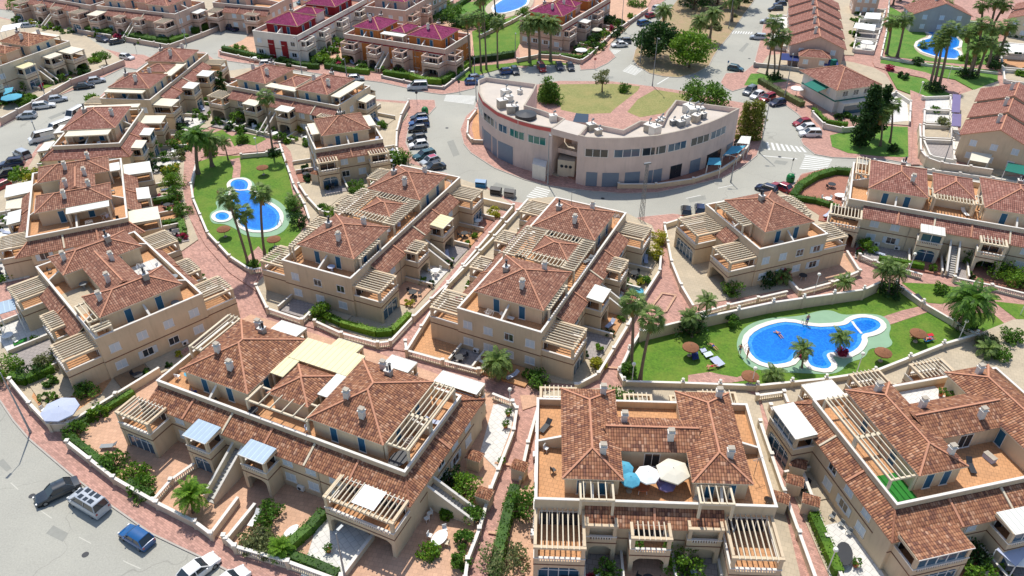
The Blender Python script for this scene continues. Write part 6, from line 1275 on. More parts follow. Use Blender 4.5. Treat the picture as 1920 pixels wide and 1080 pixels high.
# ------------------------------------------------------------------ front gardens of the house blocks
ORD = ["first", "second", "third", "fourth", "fifth", "sixth", "seventh", "eighth", "ninth", "tenth"]
PATCH = ["paving_beige", "paving_peach", "paving_white", "paving_grey", "terrace_tile", "paving_red", "gravel", "paving_beige"]
def dress(i, side, depth, cuts, where, seed=1, mats=None, bush=1.0, walls=True, end_wall=False, patch=True):
    root, L, W, sk, balc, st, ti = BLK[i]; rnd = random.Random(seed * 13 + i); ca, sa = math.cos(root.rotation_euler.z), math.sin(root.rotation_euler.z); ox, oy = root.location.x, root.location.y
    k = (sk.get(side, 0) or ti) - ti
    def wp(s, y):
        lx, ly = {'A': (s, -k - y), 'B': (s, W + k + y), 'C': (-k - y, s), 'D': (L + k + y, s)}[side]
        return (ox + lx * ca - ly * sa, oy + lx * sa + ly * ca)
    zt = PZI[0] + .004
    for n, (a, b) in enumerate(zip(cuts, cuts[1:])):
        if patch:
            m = MB(); m.prism([wp(a + .1, .05), wp(b - .1, .05), wp(b - .1, depth), wp(a + .1, depth)], .05, zt + .003 * (n % 2), (mats or PATCH)[(n + seed) % len(mats or PATCH)], (mats or PATCH)[(n + seed) % len(mats or PATCH)]); struct("garden_paving", m)
        for j in range(int((b - a) * bush * (.3 if oy > 150 else (.45 if oy > 115 else .7)) / 1.6 + rnd.random() * .9)):
            s = rnd.uniform(a + .5, b - .5) if j % 2 else a + .55; y = depth - rnd.uniform(.3, .9) if j % 2 else rnd.uniform(depth * .4, depth - .4); p = wp(s, y)
            r = rnd.uniform(.45, .95); far_ = p[1] > 125
            tree(f"{['low', 'rounded', 'loose', 'dense'][rnd.randrange(4)]} shrub, {ORD[min(j, 9)]} in the {ORD[n]} {where} garden", p[0], p[1], r * (2.0 if far_ else 1), rnd.uniform(.7, 1.5) * (1.3 if far_ else 1), .1, rnd.choice(["leaf_mid", "leaf_mid", "leaf_bright", "leaf_dark", "leaf_olive", "leaf_yellow", "flower_red"] if rnd.random() < .3 else ["leaf_mid", "leaf_bright", "leaf_dark"]), n=300, size=.3 if far_ else .16, seed=rnd.randrange(6), clumps=8, name="shrub", cat="shrub", world=True)
        if rnd.random() < .75:
            s = (a + b) / 2 + rnd.uniform(-.6, .6); y = depth * rnd.uniform(.45, .75); p = wp(s, y); c_ = rnd.random()
            o = empty("garden_table" if c_ < .6 else "sun_lounger", (*p, zt), rnd.random() * 3, f"{'white' if c_ < .3 else ('dark' if c_ < .6 else 'pale')} {'table' if c_ < .6 else 'lounger'} in the {ORD[n]} {where} garden", "table" if c_ < .6 else "sun lounger")
            mt = "canvas_white" if c_ < .3 else ("dark_metal" if c_ < .6 else "canvas_grey"); m = MB()
            if c_ < .6:
                m.prism([(.6 * math.cos(q * .524), .6 * math.sin(q * .524)) for q in range(12)], .68, .74, mt, mt); m.build("tabletop", o); m = MB(); m.tube([(0, 0, 0), (0, 0, .68)], [.25, .06], mt, 8); m.build("pedestal", o)
                for q in range(3):
                    a_ = q * 2.1 + rnd.random(); m1, m2, m3 = chair_mesh(mt); px_, py_ = p[0] + .95 * math.cos(a_), p[1] + .95 * math.sin(a_)
                    c = empty("garden_chair", (px_, py_, zt), a_ - math.pi / 2, f"{ORD[q]} chair round the {'white' if c_ < .3 else 'dark'} table, {ORD[n]} {where} garden", "chair"); link("seat", m1, c); link("backrest", m2, c)
                    for sx in (-.2, .2):
                        for sy in (-.2, .2): link("leg", m3, c, (sx, sy, 0))
            else: m.box(-.95, .45, -.3, .3, .25, .32, mt); m.build("bed", o); m = MB(); m.bar((.42, 0, .3), (.95, 0, .7), .6, .06, mt); m.build("backrest", o)
    if walls:
        for n, c in enumerate(cuts):
            if n == 0 and not end_wall: continue
            p, q = Vector(wp(c, 0)), Vector(wp(c, depth)); o = empty("garden_divider", (*p, 0), 0, f"low divider wall, {ORD[n]} of the {where} gardens", "wall"); q = q - p
            m = MB(); m.bar((0, 0, .5), (*q, .5), .16, 1.0, "wall_cream"); m.build("wall_body", o); m = MB(); m.bar((0, 0, 1.04), (*q, 1.04), .26, .08, "coping_white"); m.build("coping", o)
def chair_mesh(mat):
    def f():
        a = MB(); a.box(-.23, .23, -.23, .23, .42, .47, mat); b = MB(); b.box(-.23, .23, .2, .25, .47, .9, mat); l = MB(); l.bar((0, 0, 0), (0, 0, .42), .04, .04, mat)
        return a.mesh("seat"), b.mesh("backrest"), l.mesh("leg")
    return cached(('chair', mat), f)
# index: 0 lower left, 1 beside left pool, 2 centre, 3 small square, 4 small by cars, 5 long orange, 6 bottom centre, 7 lower right, 8 left umbrella, 9 left edge, 10 vans, 11 top left row, 12 back block
dress(0, 'B', 3.2, [1, 9, 17, 26, 33], "lower left block far side", 2, bush=.8)
dress(1, 'A', 4.6, [5, 10.5, 16, 22.5, 28, 32], "pool side block right side", 1, bush=.7); dress(1, 'B', 4.0, [6, 12, 18, 24, 30], "pool side block left side", 2, bush=.8)
dress(1, 'C', 3.2, [.5, 5.5, 10.8], "pool side block near end", 3, ["paving_grey", "paving_beige"], bush=.5)
dress(2, 'A', 4.2, [5, 10.5, 16, 22.5, 28, 32], "centre block right side", 3, bush=.9); dress(2, 'B', 3.6, [6, 12, 18, 24, 30], "centre block left side", 4, bush=.7); dress(2, 'C', 3.4, [.5, 4.5, 8, 11.4], "centre block near end", 4, ["paving_grey", "terrace_tile", "terrace_tile"], bush=.5)

dress(4, 'A', 4.0, [0, 4, 8.4, 12], "small car side block front", 2, ["paving_grey", "paving_beige"], bush=.8); dress(4, 'D', 4.0, [1, 5, 9], "small car side block right", 1, bush=1.0); dress(4, 'C', 3.6, [1, 5, 9], "small car side block left", 5, bush=1.0)
dress(5, 'A', 5.0, [2.6, 10.4, 15.0, 18.6, 27.5, 32.5], "long right block front", 5, ["paving_red", "paving_grey"], bush=.8); dress(5, 'C', 3.5, [3, 8, 13], "long right block left end", 5, ["paving_red"], bush=.5, walls=False)
dress(6, 'B', 4.6, [1, 7.5, 11.5, 16, 22.6], "bottom centre block far side", 2, bush=1.0); dress(6, 'A', 5.0, [.2, 4.9, 8.6, 13.6, 18, 22.8], "bottom centre block front", 3, ["paving_grey", "paving_peach"], bush=1.0)
dress(7, 'B', 4.4, [5.5, 12, 20], "lower right block far side", 1, bush=.8); dress(7, 'A', 6.0, [5.4, 9.5, 16, 22], "lower right block front", 4, ["paving_red", "paving_grey"], bush=1.0); dress(7, 'C', 3.2, [6.5, 10.5], "lower right block left side", 6, ["paving_beige", "paving_grey"], bush=.6)
dress(8, 'B', 6.5, [0, 7, 14, 21.5], "umbrella garden block left side", 1, ["paving_white", "paving_beige", "paving_grey"], bush=.8); dress(8, 'A', 3.6, [5, 12, 17], "umbrella garden block right side", 2, bush=.9); dress(8, 'C', 3.4, [5, 9.5, 13.5], "umbrella garden block near end", 7, ["soil", "paving_beige"], bush=1.0, walls=False)
dress(9, 'A', 6.0, [.5, 6, 11, 17, 22.5], "left edge block path side", 3, bush=1.5); dress(9, 'B', 5.5, [0, 6, 12, 18, 22.5], "left edge block street side", 4, ["paving_white", "paving_grey"], bush=1.0)
dress(10, 'A', 6.5, [0, 5.5, 11, 16], "van side block path side", 2, bush=1.8); dress(10, 'B', 5.0, [0, 5.5, 11, 16], "van side block street side", 2, bush=1.5)
dress(11, 'A', 6.0, [0, 7, 14, 21.8, 29], "top left row block garden side", 2, bush=1.8); dress(11, 'B', 4.0, [3, 12, 22], "top left row block street side", 5, bush=1.2)
dress(12, 'A', 5.0, [0, 7, 12.0, 19, 26], "long back block front", 2, ["paving_grey", "paving_beige"], bush=1.8); dress(12, 'B', 3.0, [0, 9, 18, 27], "long back block street side", 5, bush=.8); dress(12, 'D', 5.5, [0, 6, 12], "long back block right end", 7, ["paving_beige"], bush=.6)
for i_, w_ in ((13, "nearest purple block"), (15, "purple block by the date palms"), (17, "large pink block"), (18, "pink block at the top left"), (20, "pale block at the top left")):
    dress(i_, 'A', 4.6, [0, 6, 12, 18, 24], w_ + " front", i_, ["paving_red", "paving_peach", "lawn_green"] if i_ < 17 else ["paving_beige", "lawn_green", "soil"], bush=2.0)
dress(14, 'A', 4.6, [0, 7, 14, 21, 28, 35], "corner purple block right side", 3, ["paving_red", "lawn_green"], bush=2.2); dress(14, 'C', 4.2, [0, 3, 9.5, 12.6], "corner purple block near end", 3, ["lawn_green", "paving_red"], bush=1.2, walls=False)

def terrace(i, where, seed, n=6):
    """furniture on the roof terraces"""
    root, L, W = BLK[i][:3]; rnd = random.Random(seed); ca, sa = math.cos(root.rotation_euler.z), math.sin(root.rotation_euler.z)
    boxes = []
    for c in root.children:
        if c.name.startswith("rooftop_room"):
            xs = [v.co.x for v in c.data.vertices if v.co.z > 7.5]; ys = [v.co.y for v in c.data.vertices if v.co.z > 7.5]; boxes.append((min(xs) - .7, max(xs) + .7, min(ys) - .7, max(ys) + .7))
    k = 0; used = []
    for _ in range(400):
        if k >= n: break
        u, v = rnd.uniform(.9, L - .9), rnd.uniform(.8, W - .8)
        if any(a < u < b and c < v < d for a, b, c, d in boxes) or any(abs(u - x) + abs(v - y) < 2.4 for x, y in used): continue
        used.append((u, v)); p = (root.location.x + u * ca - v * sa, root.location.y + u * sa + v * ca); kd = rnd.choice(["table", "lounger", "airer", "box", "chair"]); mt, cn = rnd.choice([("canvas_white", "white"), ("dark_metal", "dark"), ("canvas_grey", "pale blue"), ("grey_metal", "grey")]); rz = rnd.random() * 3; z = ZF + .04; o_ = ORD[k]
        if kd == "table":
            o = empty("roof_table", (*p, z), rz, f"{cn} table, {o_} item on the {where} roof terrace", "table"); m = MB(); m.prism([(.55 * math.cos(q * .524), .55 * math.sin(q * .524)) for q in range(12)], .68, .73, mt, mt); m.build("tabletop", o); m = MB(); m.tube([(0, 0, 0), (0, 0, .68)], [.22, .05], mt, 8); m.build("pedestal", o)
        elif kd == "lounger": o = empty("sun_lounger", (*p, z), rz, f"{cn} lounger, {o_} item on the {where} roof terrace", "sun lounger"); m = MB(); m.box(-.95, .45, -.3, .3, .25, .32, mt); m.build("bed", o); m = MB(); m.bar((.42, 0, .3), (.95, 0, .7), .6, .06, mt); m.build("backrest", o)
        elif kd == "airer":
            o = empty("clothes_airer", (*p, z), rz, f"folding clothes airer with washing, {o_} item on the {where} roof terrace", "clothes airer"); m = MB()
            for y in (-.5, .5): m.bar((-.4, y, 0), (.4, y, 1), .03, .03, "frame_white"); m.bar((.4, y, 0), (-.4, y, 1), .03, .03, "frame_white")
            for x in (-.4, -.2, 0, .2, .4): m.bar((x, -.5, 1), (x, .5, 1), .02, .02, "frame_white")
            m.build("frame", o); m = MB(); m.box(-.41, -.39, -.3, .3, .45, .99, mt); m.build("washing", o)
        elif kd == "box": o = empty("storage_box", (*p, z), rz, f"{cn} storage box, {o_} item on the {where} roof terrace", "storage box"); m = MB(); m.box(-.6, .6, -.3, .3, 0, .55, mt); m.build("body", o); m = MB(); m.box(-.63, .63, -.33, .33, .55, .62, "stone"); m.build("lid", o)
        else:
            a, b, l = chair_mesh(mt); o = empty("garden_chair", (*p, z), rz, f"{cn} chair, {o_} item on the {where} roof terrace", "chair"); link("seat", a, o); link("backrest", b, o)
            for sx in (-.2, .2):
                for sy in (-.2, .2): link("leg", l, o, (sx, sy, 0))
        k += 1
for i_, w_, n_ in ((0, "lower left block", 10), (1, "pool side block", 8), (2, "centre block", 10), (3, "small square block", 5), (4, "small car side block", 4), (5, "long right block", 8), (6, "bottom centre block", 5), (7, "lower right block", 8), (8, "umbrella garden block", 8), (9, "left edge block", 8), (10, "van side block", 5), (11, "top left row block", 6), (12, "long back block", 6), (13, "nearest purple block", 6), (14, "corner purple block", 5)): terrace(i_, w_, i_ + 3, n_)
# ------------------------------------------------------------------ vehicles
def car_meshes(kind, paint):
    """body loft along x (front at +x), wheels and glass as parts"""
    def f():
        D = {'hatch': (3.95, 1.72, 1.48), 'sedan': (4.5, 1.78, 1.44), 'estate': (4.6, 1.8, 1.5), 'suv': (4.4, 1.84, 1.66), 'mpv': (4.8, 1.95, 2.05), 'van': (5.0, 1.96, 2.15), 'pickup': (5.1, 1.85, 1.75)}[kind]
        L, W, H = D; B = H * (.60 if H < 1.7 else .55)   # belt height
        # x fraction, belt z, half width factor
        prof = {'hatch': [(-.5, .52, .80), (-.49, .92, .92), (-.42, 1.0, .97), (-.2, 1.0, 1), (.15, .98, 1), (.3, .92, .98), (.44, .78, .92), (.49, .62, .84), (.5, .5, .78)],
                'van': [(-.5, .5, .92), (-.495, 1.0, .97), (-.4, 1.0, 1), (0, 1.0, 1), (.28, 1.0, 1), (.38, .9, .97), (.47, .75, .92), (.5, .5, .84)]}.get(kind if kind == 'hatch' else ('van' if kind in ('van', 'mpv') else 'x'),
                [(-.5, .52, .82), (-.49, .88, .92), (-.42, .95, .97), (-.2, 1.0, 1), (.12, .98, 1), (.26, .92, .98), (.42, .82, .93), (.485, .64, .86), (.5, .5, .78)])
        m = MB(); secs = []
        for fx, zb, wf in prof:
            x = fx * L; hw = W / 2 * wf; zt = B * zb
            secs.append([(x, -hw * .94, .22), (x, -hw, .45), (x, -hw * .99, zt * .82), (x, -hw * .9, zt), (x, 0, zt + .04), (x, hw * .9, zt), (x, hw * .99, zt * .82), (x, hw, .45), (x, hw * .94, .22)])
        for a, b in zip(secs, secs[1:]):
            for i in range(8): m.face([a[i], b[i], b[i + 1], a[i + 1]][::-1], paint)
        m.face(secs[0], paint); m.face(secs[-1][::-1], paint)
        m.box(-L * .47, L * .47, -W * .46, W * .46, .18, .26, "rubber")
        # greenhouse
        g0 = {'hatch': (-.47, .24, -.36, .06), 'sedan': (-.36, .22, -.22, .06), 'estate': (-.485, .22, -.43, .05), 'suv': (-.48, .24, -.42, .07), 'mpv': (-.49, .33, -.46, .12), 'van': (-.495, .36, -.485, .22), 'pickup': (-.1, .25, -.06, .1)}[kind]
        xb0, xb1, xt0, xt1 = [v * L for v in g0]; hb, ht = W * .445, W * .37; zb, zt = B * .99, H - .06
        lo = [(xb0, -hb, zb), (xb1, -hb * .97, zb * .97), (xb1, hb * .97, zb * .97), (xb0, hb, zb)]; up = [(xt0, -ht, zt), (xt1, -ht, zt), (xt1, ht, zt), (xt0, ht, zt)]
        gl = MB()
        for i in range(4): j = (i + 1) % 4; gl.face([lo[i], lo[j], up[j], up[i]], "glass_dark")
        for i in range(4): m.bar(lo[i], up[i], .09, .09, paint)
        if kind not in ('pickup',):
            xm = (xb0 + xb1) * .5 - .05
            for s_ in (-1, 1): m.bar((xm, s_ * hb * 1.0, zb), ((xt0 + xt1) / 2 - .03, s_ * ht * 1.01, zt), .09, .05, paint)
        e = .03; r = [(xt0 - e, -ht - e, zt), (xt1 + e, -ht - e, zt), (xt1 + e, ht + e, zt), (xt0 - e, ht + e, zt)]; r2 = [(x * .97, y * .86, zt + .07) for x, y, _ in r]
        for i in range(4): j = (i + 1) % 4; m.face([r[i], r[j], r2[j], r2[i]], paint)
        m.face(r2, paint)
        if kind == 'van' or kind == 'mpv':
            for s_ in (-1, 1):
                if kind == 'van': m.box(-L * .485, L * .05, *sorted((s_ * hb * .97, s_ * hb * 1.0)), zb - .02, zt - .2, paint)
        if kind == 'pickup': m.box(-L * .48, -L * .12, -W * .38, W * .38, B * .9, B * 1.02, "rubber")
        # lights, plates, mirrors
        lt = MB()
        for s_ in (-1, 1): lt.box(L * .465, L * .497, *sorted((s_ * W * .28, s_ * W * .41)), B * .58, B * .72, "frame_white")
        tl = MB()
        for s_ in (-1, 1): tl.box(-L * .502, -L * .47, *sorted((s_ * W * .32, s_ * W * .43)), B * .66, B * .86, "paint_red")
        mr = MB()
        for s_ in (-1, 1): mr.box(xb1 - .42, xb1 - .28, *sorted((s_ * W * .49, s_ * W * .56)), zb * .98, zb + .12, paint)
        wh = MB(); wh.tube([(0, -.11, 0), (0, .11, 0)], [.32, .32], "rubber", 16)
        hb_ = MB(); hb_.tube([(0, -.13, 0), (0, .13, 0)], [.19, .19], "grey_metal", 10)
        return L, W, weld(m.mesh("body")), gl.mesh("windows"), lt.mesh("headlights"), tl.mesh("tail_lights"), mr.mesh("mirrors"), wh.mesh("wheel"), hb_.mesh("rim")
    return cached(('car', kind, paint), f)
def car(label, p_rear, p_front, kind, color, cat="car", group=None, extra=None):
    a, b = Vector(G(*p_rear, .5)), Vector(G(*p_front, .5)); c = (a + b) / 2; ang = math.atan2((b - a).y, (b - a).x)
    L, W, *ms = car_meshes(kind, "paint_" + color)
    root = empty("parked_van" if cat == 'van' else "parked_car", (c.x, c.y, .0), ang, label, cat, group)
    link("body", ms[0], root); link("windows", ms[1], root)
    if c.y < 230: link("headlights", ms[2], root); link("tail_lights", ms[3], root); link("mirrors", ms[4], root)
    for sx in (-.31, .31):
        for sy in (-1, 1):
            w_ = link("wheel", ms[5], root, (sx * L, sy * (W / 2 - .13), .32)); link("rim", ms[6], w_)
    if extra: extra(root, L, W)
def vanroof(root, L, W):
    m = MB()
    for i, (x, y, a, b) in enumerate([(-1.5,-.45,.5,.4),(-1.5,.35,.5,.4),(-.75,-.4,.35,.5),(-.75,.4,.35,.35),(0,-.45,.45,.4),(0,.4,.4,.4),(.7,0,.3,.6)]): m.box(x - a/2*1.2, x + a/2*1.2, y - b/2*1.2, y + b/2*1.2, 2.06, 2.1, "glass_dark")
    m.build("roof_hatches", root)
def redroof(root, L, W):
    m = MB(); m.box(-L*.32, L * .02, -W * .3, W * .3, 1.45, 1.5, "paint_rose"); m.build("roof_panel", root)
PK = "cars parked nose in beside the ring road"
CARS = [("dark green estate car parked beside the silver camper van at the bottom left",(146,903),(67,940),'sedan','dark'),("silver camper van with dark roof hatches parked at the bottom left",(204,966),(130,922),'mpv','silver','van',None,vanroof),
("small blue hatchback parked alone on the bottom left street",(280,1022),(232,992),'hatch','bright_blue'),("white car cut by the bottom edge near the pavement",(345,1088),(393,1052),'sedan','white'),("white car roof just showing at the bottom edge",(415,1104),(446,1080),'hatch','white'),
("silver car on the left street nearest the left wall",(66,216),(34,218),'hatch','silver'),("white car behind the lamp post on the left street",(66,200),(99,196),'estate','white'),("pale silver car ahead of the lamp post on the left street",(95,188),(122,184),'hatch','silver'),
("black car on the left street, upper pair",(144,163),(171,160),'sedan','black'),("silver car on the left street, upper pair",(168,153),(194,149),'hatch','silver'),("white van with a black front parked above the roofs at the left",(94,256),(64,263),'van','white','van'),
("white van in the middle of the parked vans",(122,238),(98,247),'van','white','van'),("white van at the top of the parked vans",(150,212),(132,222),'van','white','van'),("silver car parked tail out at the left edge row",(56,296),(26,282),'suv','silver'),
("dark blue car at the left edge row",(42,304),(2,309),'suv','navy'),("dark car below the dark blue one at the left edge",(26,322),(-2,328),'sedan','black'),("red car at the left edge half out of the photo",(10,346),(-12,356),'hatch','red'),
("blue car parked by the wall below the large pink block",(184,72),(201,76),'hatch','navy'),("dark hatchback parked beside the blue car at the top left",(207,80),(230,76),'hatch','dark'),("white car at the pink street corner",(229,106),(247,109),'hatch','white'),
("silver car at the top left behind the orange roofs",(46,49),(62,48),'hatch','silver'),("dark pickup with a black load bed on the far street",(448,57),(420,49),'pickup','navy'),("white car next to the dark pickup",(461,47),(444,50),'hatch','silver'),("pale blue car on the far street",(457,42),(484,40),'hatch','silver'),
("silver car on the far street next to the pale blue one",(478,37),(498,35),'hatch','grey'),("dark car at the top on the far street",(502,26),(522,23),'sedan','dark'),("teal car at the top edge of the far street",(562,6),(578,3),'sedan','teal'),("white car parked by the hedge behind the roofs",(489,120),(514,119),'hatch','white'),
("silver hatchback on the street below the nearest purple block, left one",(654,148),(681,146),'hatch','silver'),("silver people carrier at the street below the nearest purple block",(797,163),(768,164),'mpv','silver'),("blue car by the roundabout pavement",(873,155),(900,153),'hatch','bright_blue'),("silver blue car behind the blue one by the roundabout",(884,147),(902,145),'hatch','silver'),
("dark car at the top of the nose in row",(804,219),(768,222),'hatch','dark','car',PK),("blue car second from the top of the nose in row",(803,230),(768,233),'suv','blue','car',PK),("black car third from the top of the nose in row",(801,240),(764,243),'hatch','black','car',PK),
("dark grey car in the middle of the nose in row",(799,257),(764,262),'hatch','dark','car',PK),("white car in the lower half of the nose in row",(803,269),(766,274),'hatch','white','car',PK),("dark teal car below the white one in the nose in row",(814,286),(776,296),'estate','teal','car',PK),
("car with a pink red roof panel in the nose in row",(822,297),(790,307),'hatch','silver','car',PK,redroof),("dark teal car at the bottom of the nose in row",(832,309),(795,317),'sedan','dark','car',PK),
("dark green car at the left of the row behind the curved building",(962,126),(970,140),'hatch','dark'),("blue car at the left wing of the curved building",(944,135),(960,133),'hatch','blue'),("dark red car behind the curved building",(1011,121),(1020,134),'suv','red'),
("dark car right of the red one behind the curved building",(1046,119),(1052,131),'hatch','navy'),("rightmost dark car of the row behind the curved building",(1066,120),(1073,132),'hatch','dark'),
("white car parked at the pink pavement left of the island",(1176,83),(1147,85),'sedan','white'),("grey car behind the white one at the pink pavement",(1182,77),(1158,77),'hatch','grey'),("blue car behind the dark round tree",(1194,46),(1222,40),'estate','bright_blue'),("red car half hidden by the date palm",(1212,31),(1230,27),'hatch','red'),("white car at the top by the pink wall",(1222,18),(1244,12),'hatch','white'),
("dark teal hatchback on the road by the pink corner",(1365,126),(1394,131),'hatch','teal'),("silver blue car on the upper right street, nearest",(1434,71),(1408,69),'suv','silver'),("silver car on the upper right street, second",(1449,42),(1430,40),'suv','silver'),("black car on the upper right street, third",(1466,17),(1442,18),'suv','black'),("dark blue car on the upper right street, fourth",(1473,8),(1452,8),'hatch','navy'),("dark car at the top edge of the upper right street",(1476,1),(1456,0),'hatch','black'),
("grey car at the left of the roundabout corner group",(1414,166),(1397,176),'suv','grey'),("white car in the roundabout corner group",(1430,174),(1408,184),'hatch','white'),("red car in the roundabout corner group",(1450,180),(1426,189),'suv','red'),("dark blue car at the right of the roundabout corner group",(1472,190),(1443,196),'hatch','navy'),
("dark red car at the zebra crossing, top of three",(1520,228),(1487,233),'hatch','red'),("white car at the zebra crossing, middle of three",(1528,238),(1494,242),'hatch','white'),("white sedan at the zebra crossing, bottom of three",(1538,251),(1500,251),'suv','white'),
("dark car parked left of the red one above the small square block",(1450,358),(1424,350),'hatch','navy'),("dark red car above the small square block",(1484,358),(1450,345),'sedan','red'),("black car behind the small square block, left one",(1287,404),(1286,388),'hatch','black'),("black car behind the small square block, right one",(1313,400),(1312,385),'hatch','navy')]
for c_ in CARS: car(*c_)

# ------------------------------------------------------------------ street furniture
def lamp_post(label, base, top, arm=1.2, az=0, kind=0):
    b = Vector(G(*base, 0)); best = min((( Vector(G(*top, i * .1)) - b).length, i * .1) for i in range(10, 160)); h = best[1] if kind != 9 else 9
    o = empty("street_lamp", (b.x, b.y, .1), az, label, "street lamp"); m = MB(); m.tube([(0, 0, 0), (0, 0, h * .5), (0, 0, h)], [.12, .09, .06], "pole_metal", 8); m.tube([(0, 0, 0), (0, 0, .5)], [.16, .16], "pole_metal", 8); m.build("pole", o)
    a = MB(); a.tube([(0, 0, h - .1), (arm * .6, 0, h + .15), (arm, 0, h + .2)], [.05, .04, .04], "pole_metal", 6); a.build("arm", o)
    l = MB(); l.box(arm - .1, arm + .6, -.14, .14, h + .12, h + .26, "grey_metal"); l.box(arm, arm + .5, -.1, .1, h + .09, h + .12, "lamp_globe"); l.build("lamp_head", o)
for l_, b_, t_, a_ in [("tall lamp post between the parked cars on the left street",(88,188),(57,113),-2),("tall lamp post in front of the white van at the left",(72,260),(62,226),-1),("lamp post at the top left by the hedge",(97,47),(83,0),-2),("lamp post in front of the large pink block",(350,85),(333,20),-1.6),("lamp post before the corner purple block",(566,136),(556,70),-1.6),
 ("short lamp post on the top left pavement",(120,40),(113,15),-1),("lamp post on the pavement left of the nearest purple block",(650,142),(643,110),-1.6),("lamp post beside the round trees on the island, left one",(1200,118),(1204,52),-1.5),("tall lamp post at the tip of the traffic island park",(1223,162),(1231,71),-1.5),
 ("lamp post by the pink wall at the top",(1165,55),(1167,-2),-1),("lamp post beside the far median",(1366,54),(1372,-4),0),("lamp post behind the cars at the roundabout corner",(1470,186),(1484,100),-2),("tall lamp post right of the curved building",(1424,287),(1443,185),3),("lamp post by the cafe terrace of the curved building",(1370,342),(1377,294),3),
 ("tall lamp post at the gap of the curved building",(1027,346),(1024,250),-1.5),("lamp post on the pavement before the cream awning at the right",(1765,318),(1785,247),-1.6),("lamp post at the left end of the curved building",(893,190),(893,148),-2),("lamp post by the three date palms",(966,110),(967,62),-1.5),("lamp post at the palms by the roundabout",(890,140),(890,108),-1.5)]:
    lamp_post(l_, b_, t_, 1.2, a_)
lamp_post("street lamp at the bottom left whose shadow falls across the road", (58,812), (0,700), 1.3, -1.8)
lamp_post("thin lamp post at the bottom beside the white tiled garden", (648,1088), (630,1002), .3, 1)
def globe(label, x, y, h=3.2):
    b = G(x, y, .1); o = empty("garden_lamp", (*b, .1), 0, label, "garden lamp"); m = MB(); m.tube([(0, 0, 0), (0, 0, h)], [.06, .045], "frame_white", 6); m.build("pole", o)
    m = MB(); m.tube([(0, 0, h), (0, 0, h + .08), (0, 0, h + .25), (0, 0, h + .42), (0, 0, h + .5)], [.06, .2, .27, .2, .03], "lamp_globe", 10); m.build("lamp_globe", o)
for l_, x, y in [("globe lamp in front of the small square block's patio railing",1526,551),("globe lamp at the bottom pool lawn wall, before the low palm tuft",1407,730),("globe lamp at the right side of the pool's lower wall",1605,702),("globe lamp at the corner planter of the pool lawn",1184,722),("globe lamp at the right wall of the pool lawn, beside the date palm",1796,640),("globe lamp at the hedge of the bottom right garden",1551,1072),
 ("globe lamp at the corner of the path beside the white patio",956,770),("globe lamp in the small park above the left pool",484,290),("globe lamp at the railing of the long orange roofed block",1703,512),("globe lamp at the right edge lawn",1913,590),("globe lamp on the lawn under the palm trio",1722,182),("globe lamp on the lawn right of the curved path",1776,152)]: globe(l_, x, y)
def pylon():
    b = G(1202, 415, 0); o = empty("lattice_mast", (*b, .1), .3, "grey lattice mast by the pink path in front of the curved building", "mast"); h = 10.5; m = MB()
    for sx in (-1, 1):
        for sy in (-1, 1): m.bar((sx * .32, sy * .32, 0), (sx * .14, sy * .14, h), .06, .06, "grey_metal")
    n = 14
    for i in range(n):
        z0, z1 = h * i / n, h * (i + 1) / n; r0, r1 = .32 - .18 * i / n, .32 - .18 * (i + 1) / n; s_ = 1 if i % 2 else -1
        for a, b_ in (((-r0 * s_, -r0), (r1 * s_, -r1)), ((-r0 * s_, r0), (r1 * s_, r1)), ((-r0, -r0 * s_), (-r1, r1 * s_)), ((r0, -r0 * s_), (r1, r1 * s_))): m.bar((*a, z0), (*b_, z1), .035, .035, "grey_metal")
    m.build("mast", o); m = MB(); m.box(-.6, .6, -.15, .15, h, h + .25, "grey_metal"); m.build("lamp_head", o)
pylon()
def bin_(label, x, y, mat, kind=0, rz=0):
    o = empty("recycling_bank" if kind else "waste_container", (*G(x, y, .1), .02), rz, label, "container"); m = MB()
    if kind: m.tube([(0, 0, .05), (0, 0, .3), (0, 0, 1.1), (0, 0, 1.5), (0, 0, 1.7)], [.6, .75, .75, .5, .1], mat, 14)
    else: m.box(-.95, .95, -.6, .6, .15, 1.25, mat)
    m.build("body", o); m = MB()
    if kind: m.box(-.2, .2, -.78, -.6, 1.0, 1.2, "rubber")
    else: m.face([(-1, -.68, 1.25), (1, -.68, 1.25), (1, .1, 1.55), (-1, .1, 1.55)], mat if mat != "grey_metal" else "dark_metal"); m.face([(-1, .1, 1.55), (1, .1, 1.55), (1, .66, 1.25), (-1, .66, 1.25)], mat); m.box(-.8, .8, -.62, -.6, .9, 1.1, "rubber")
    m.build("lid" if not kind else "opening", o)
bin_("dark waste container by the ring road, left one", 930, 364, "dark_metal", 0, -.3); bin_("grey waste container by the ring road, right one", 956, 368, "grey_metal", 0, -.3); bin_("blue recycling container beside the dark waste containers", 902, 350, "plastic_blue", 0, -.2)
bin_("green bottle bank above the red paved garden", 1481, 340, "plastic_green", 1); bin_("green bottle bank at the top of the parked cars row", 797, 213, "plastic_green", 1)
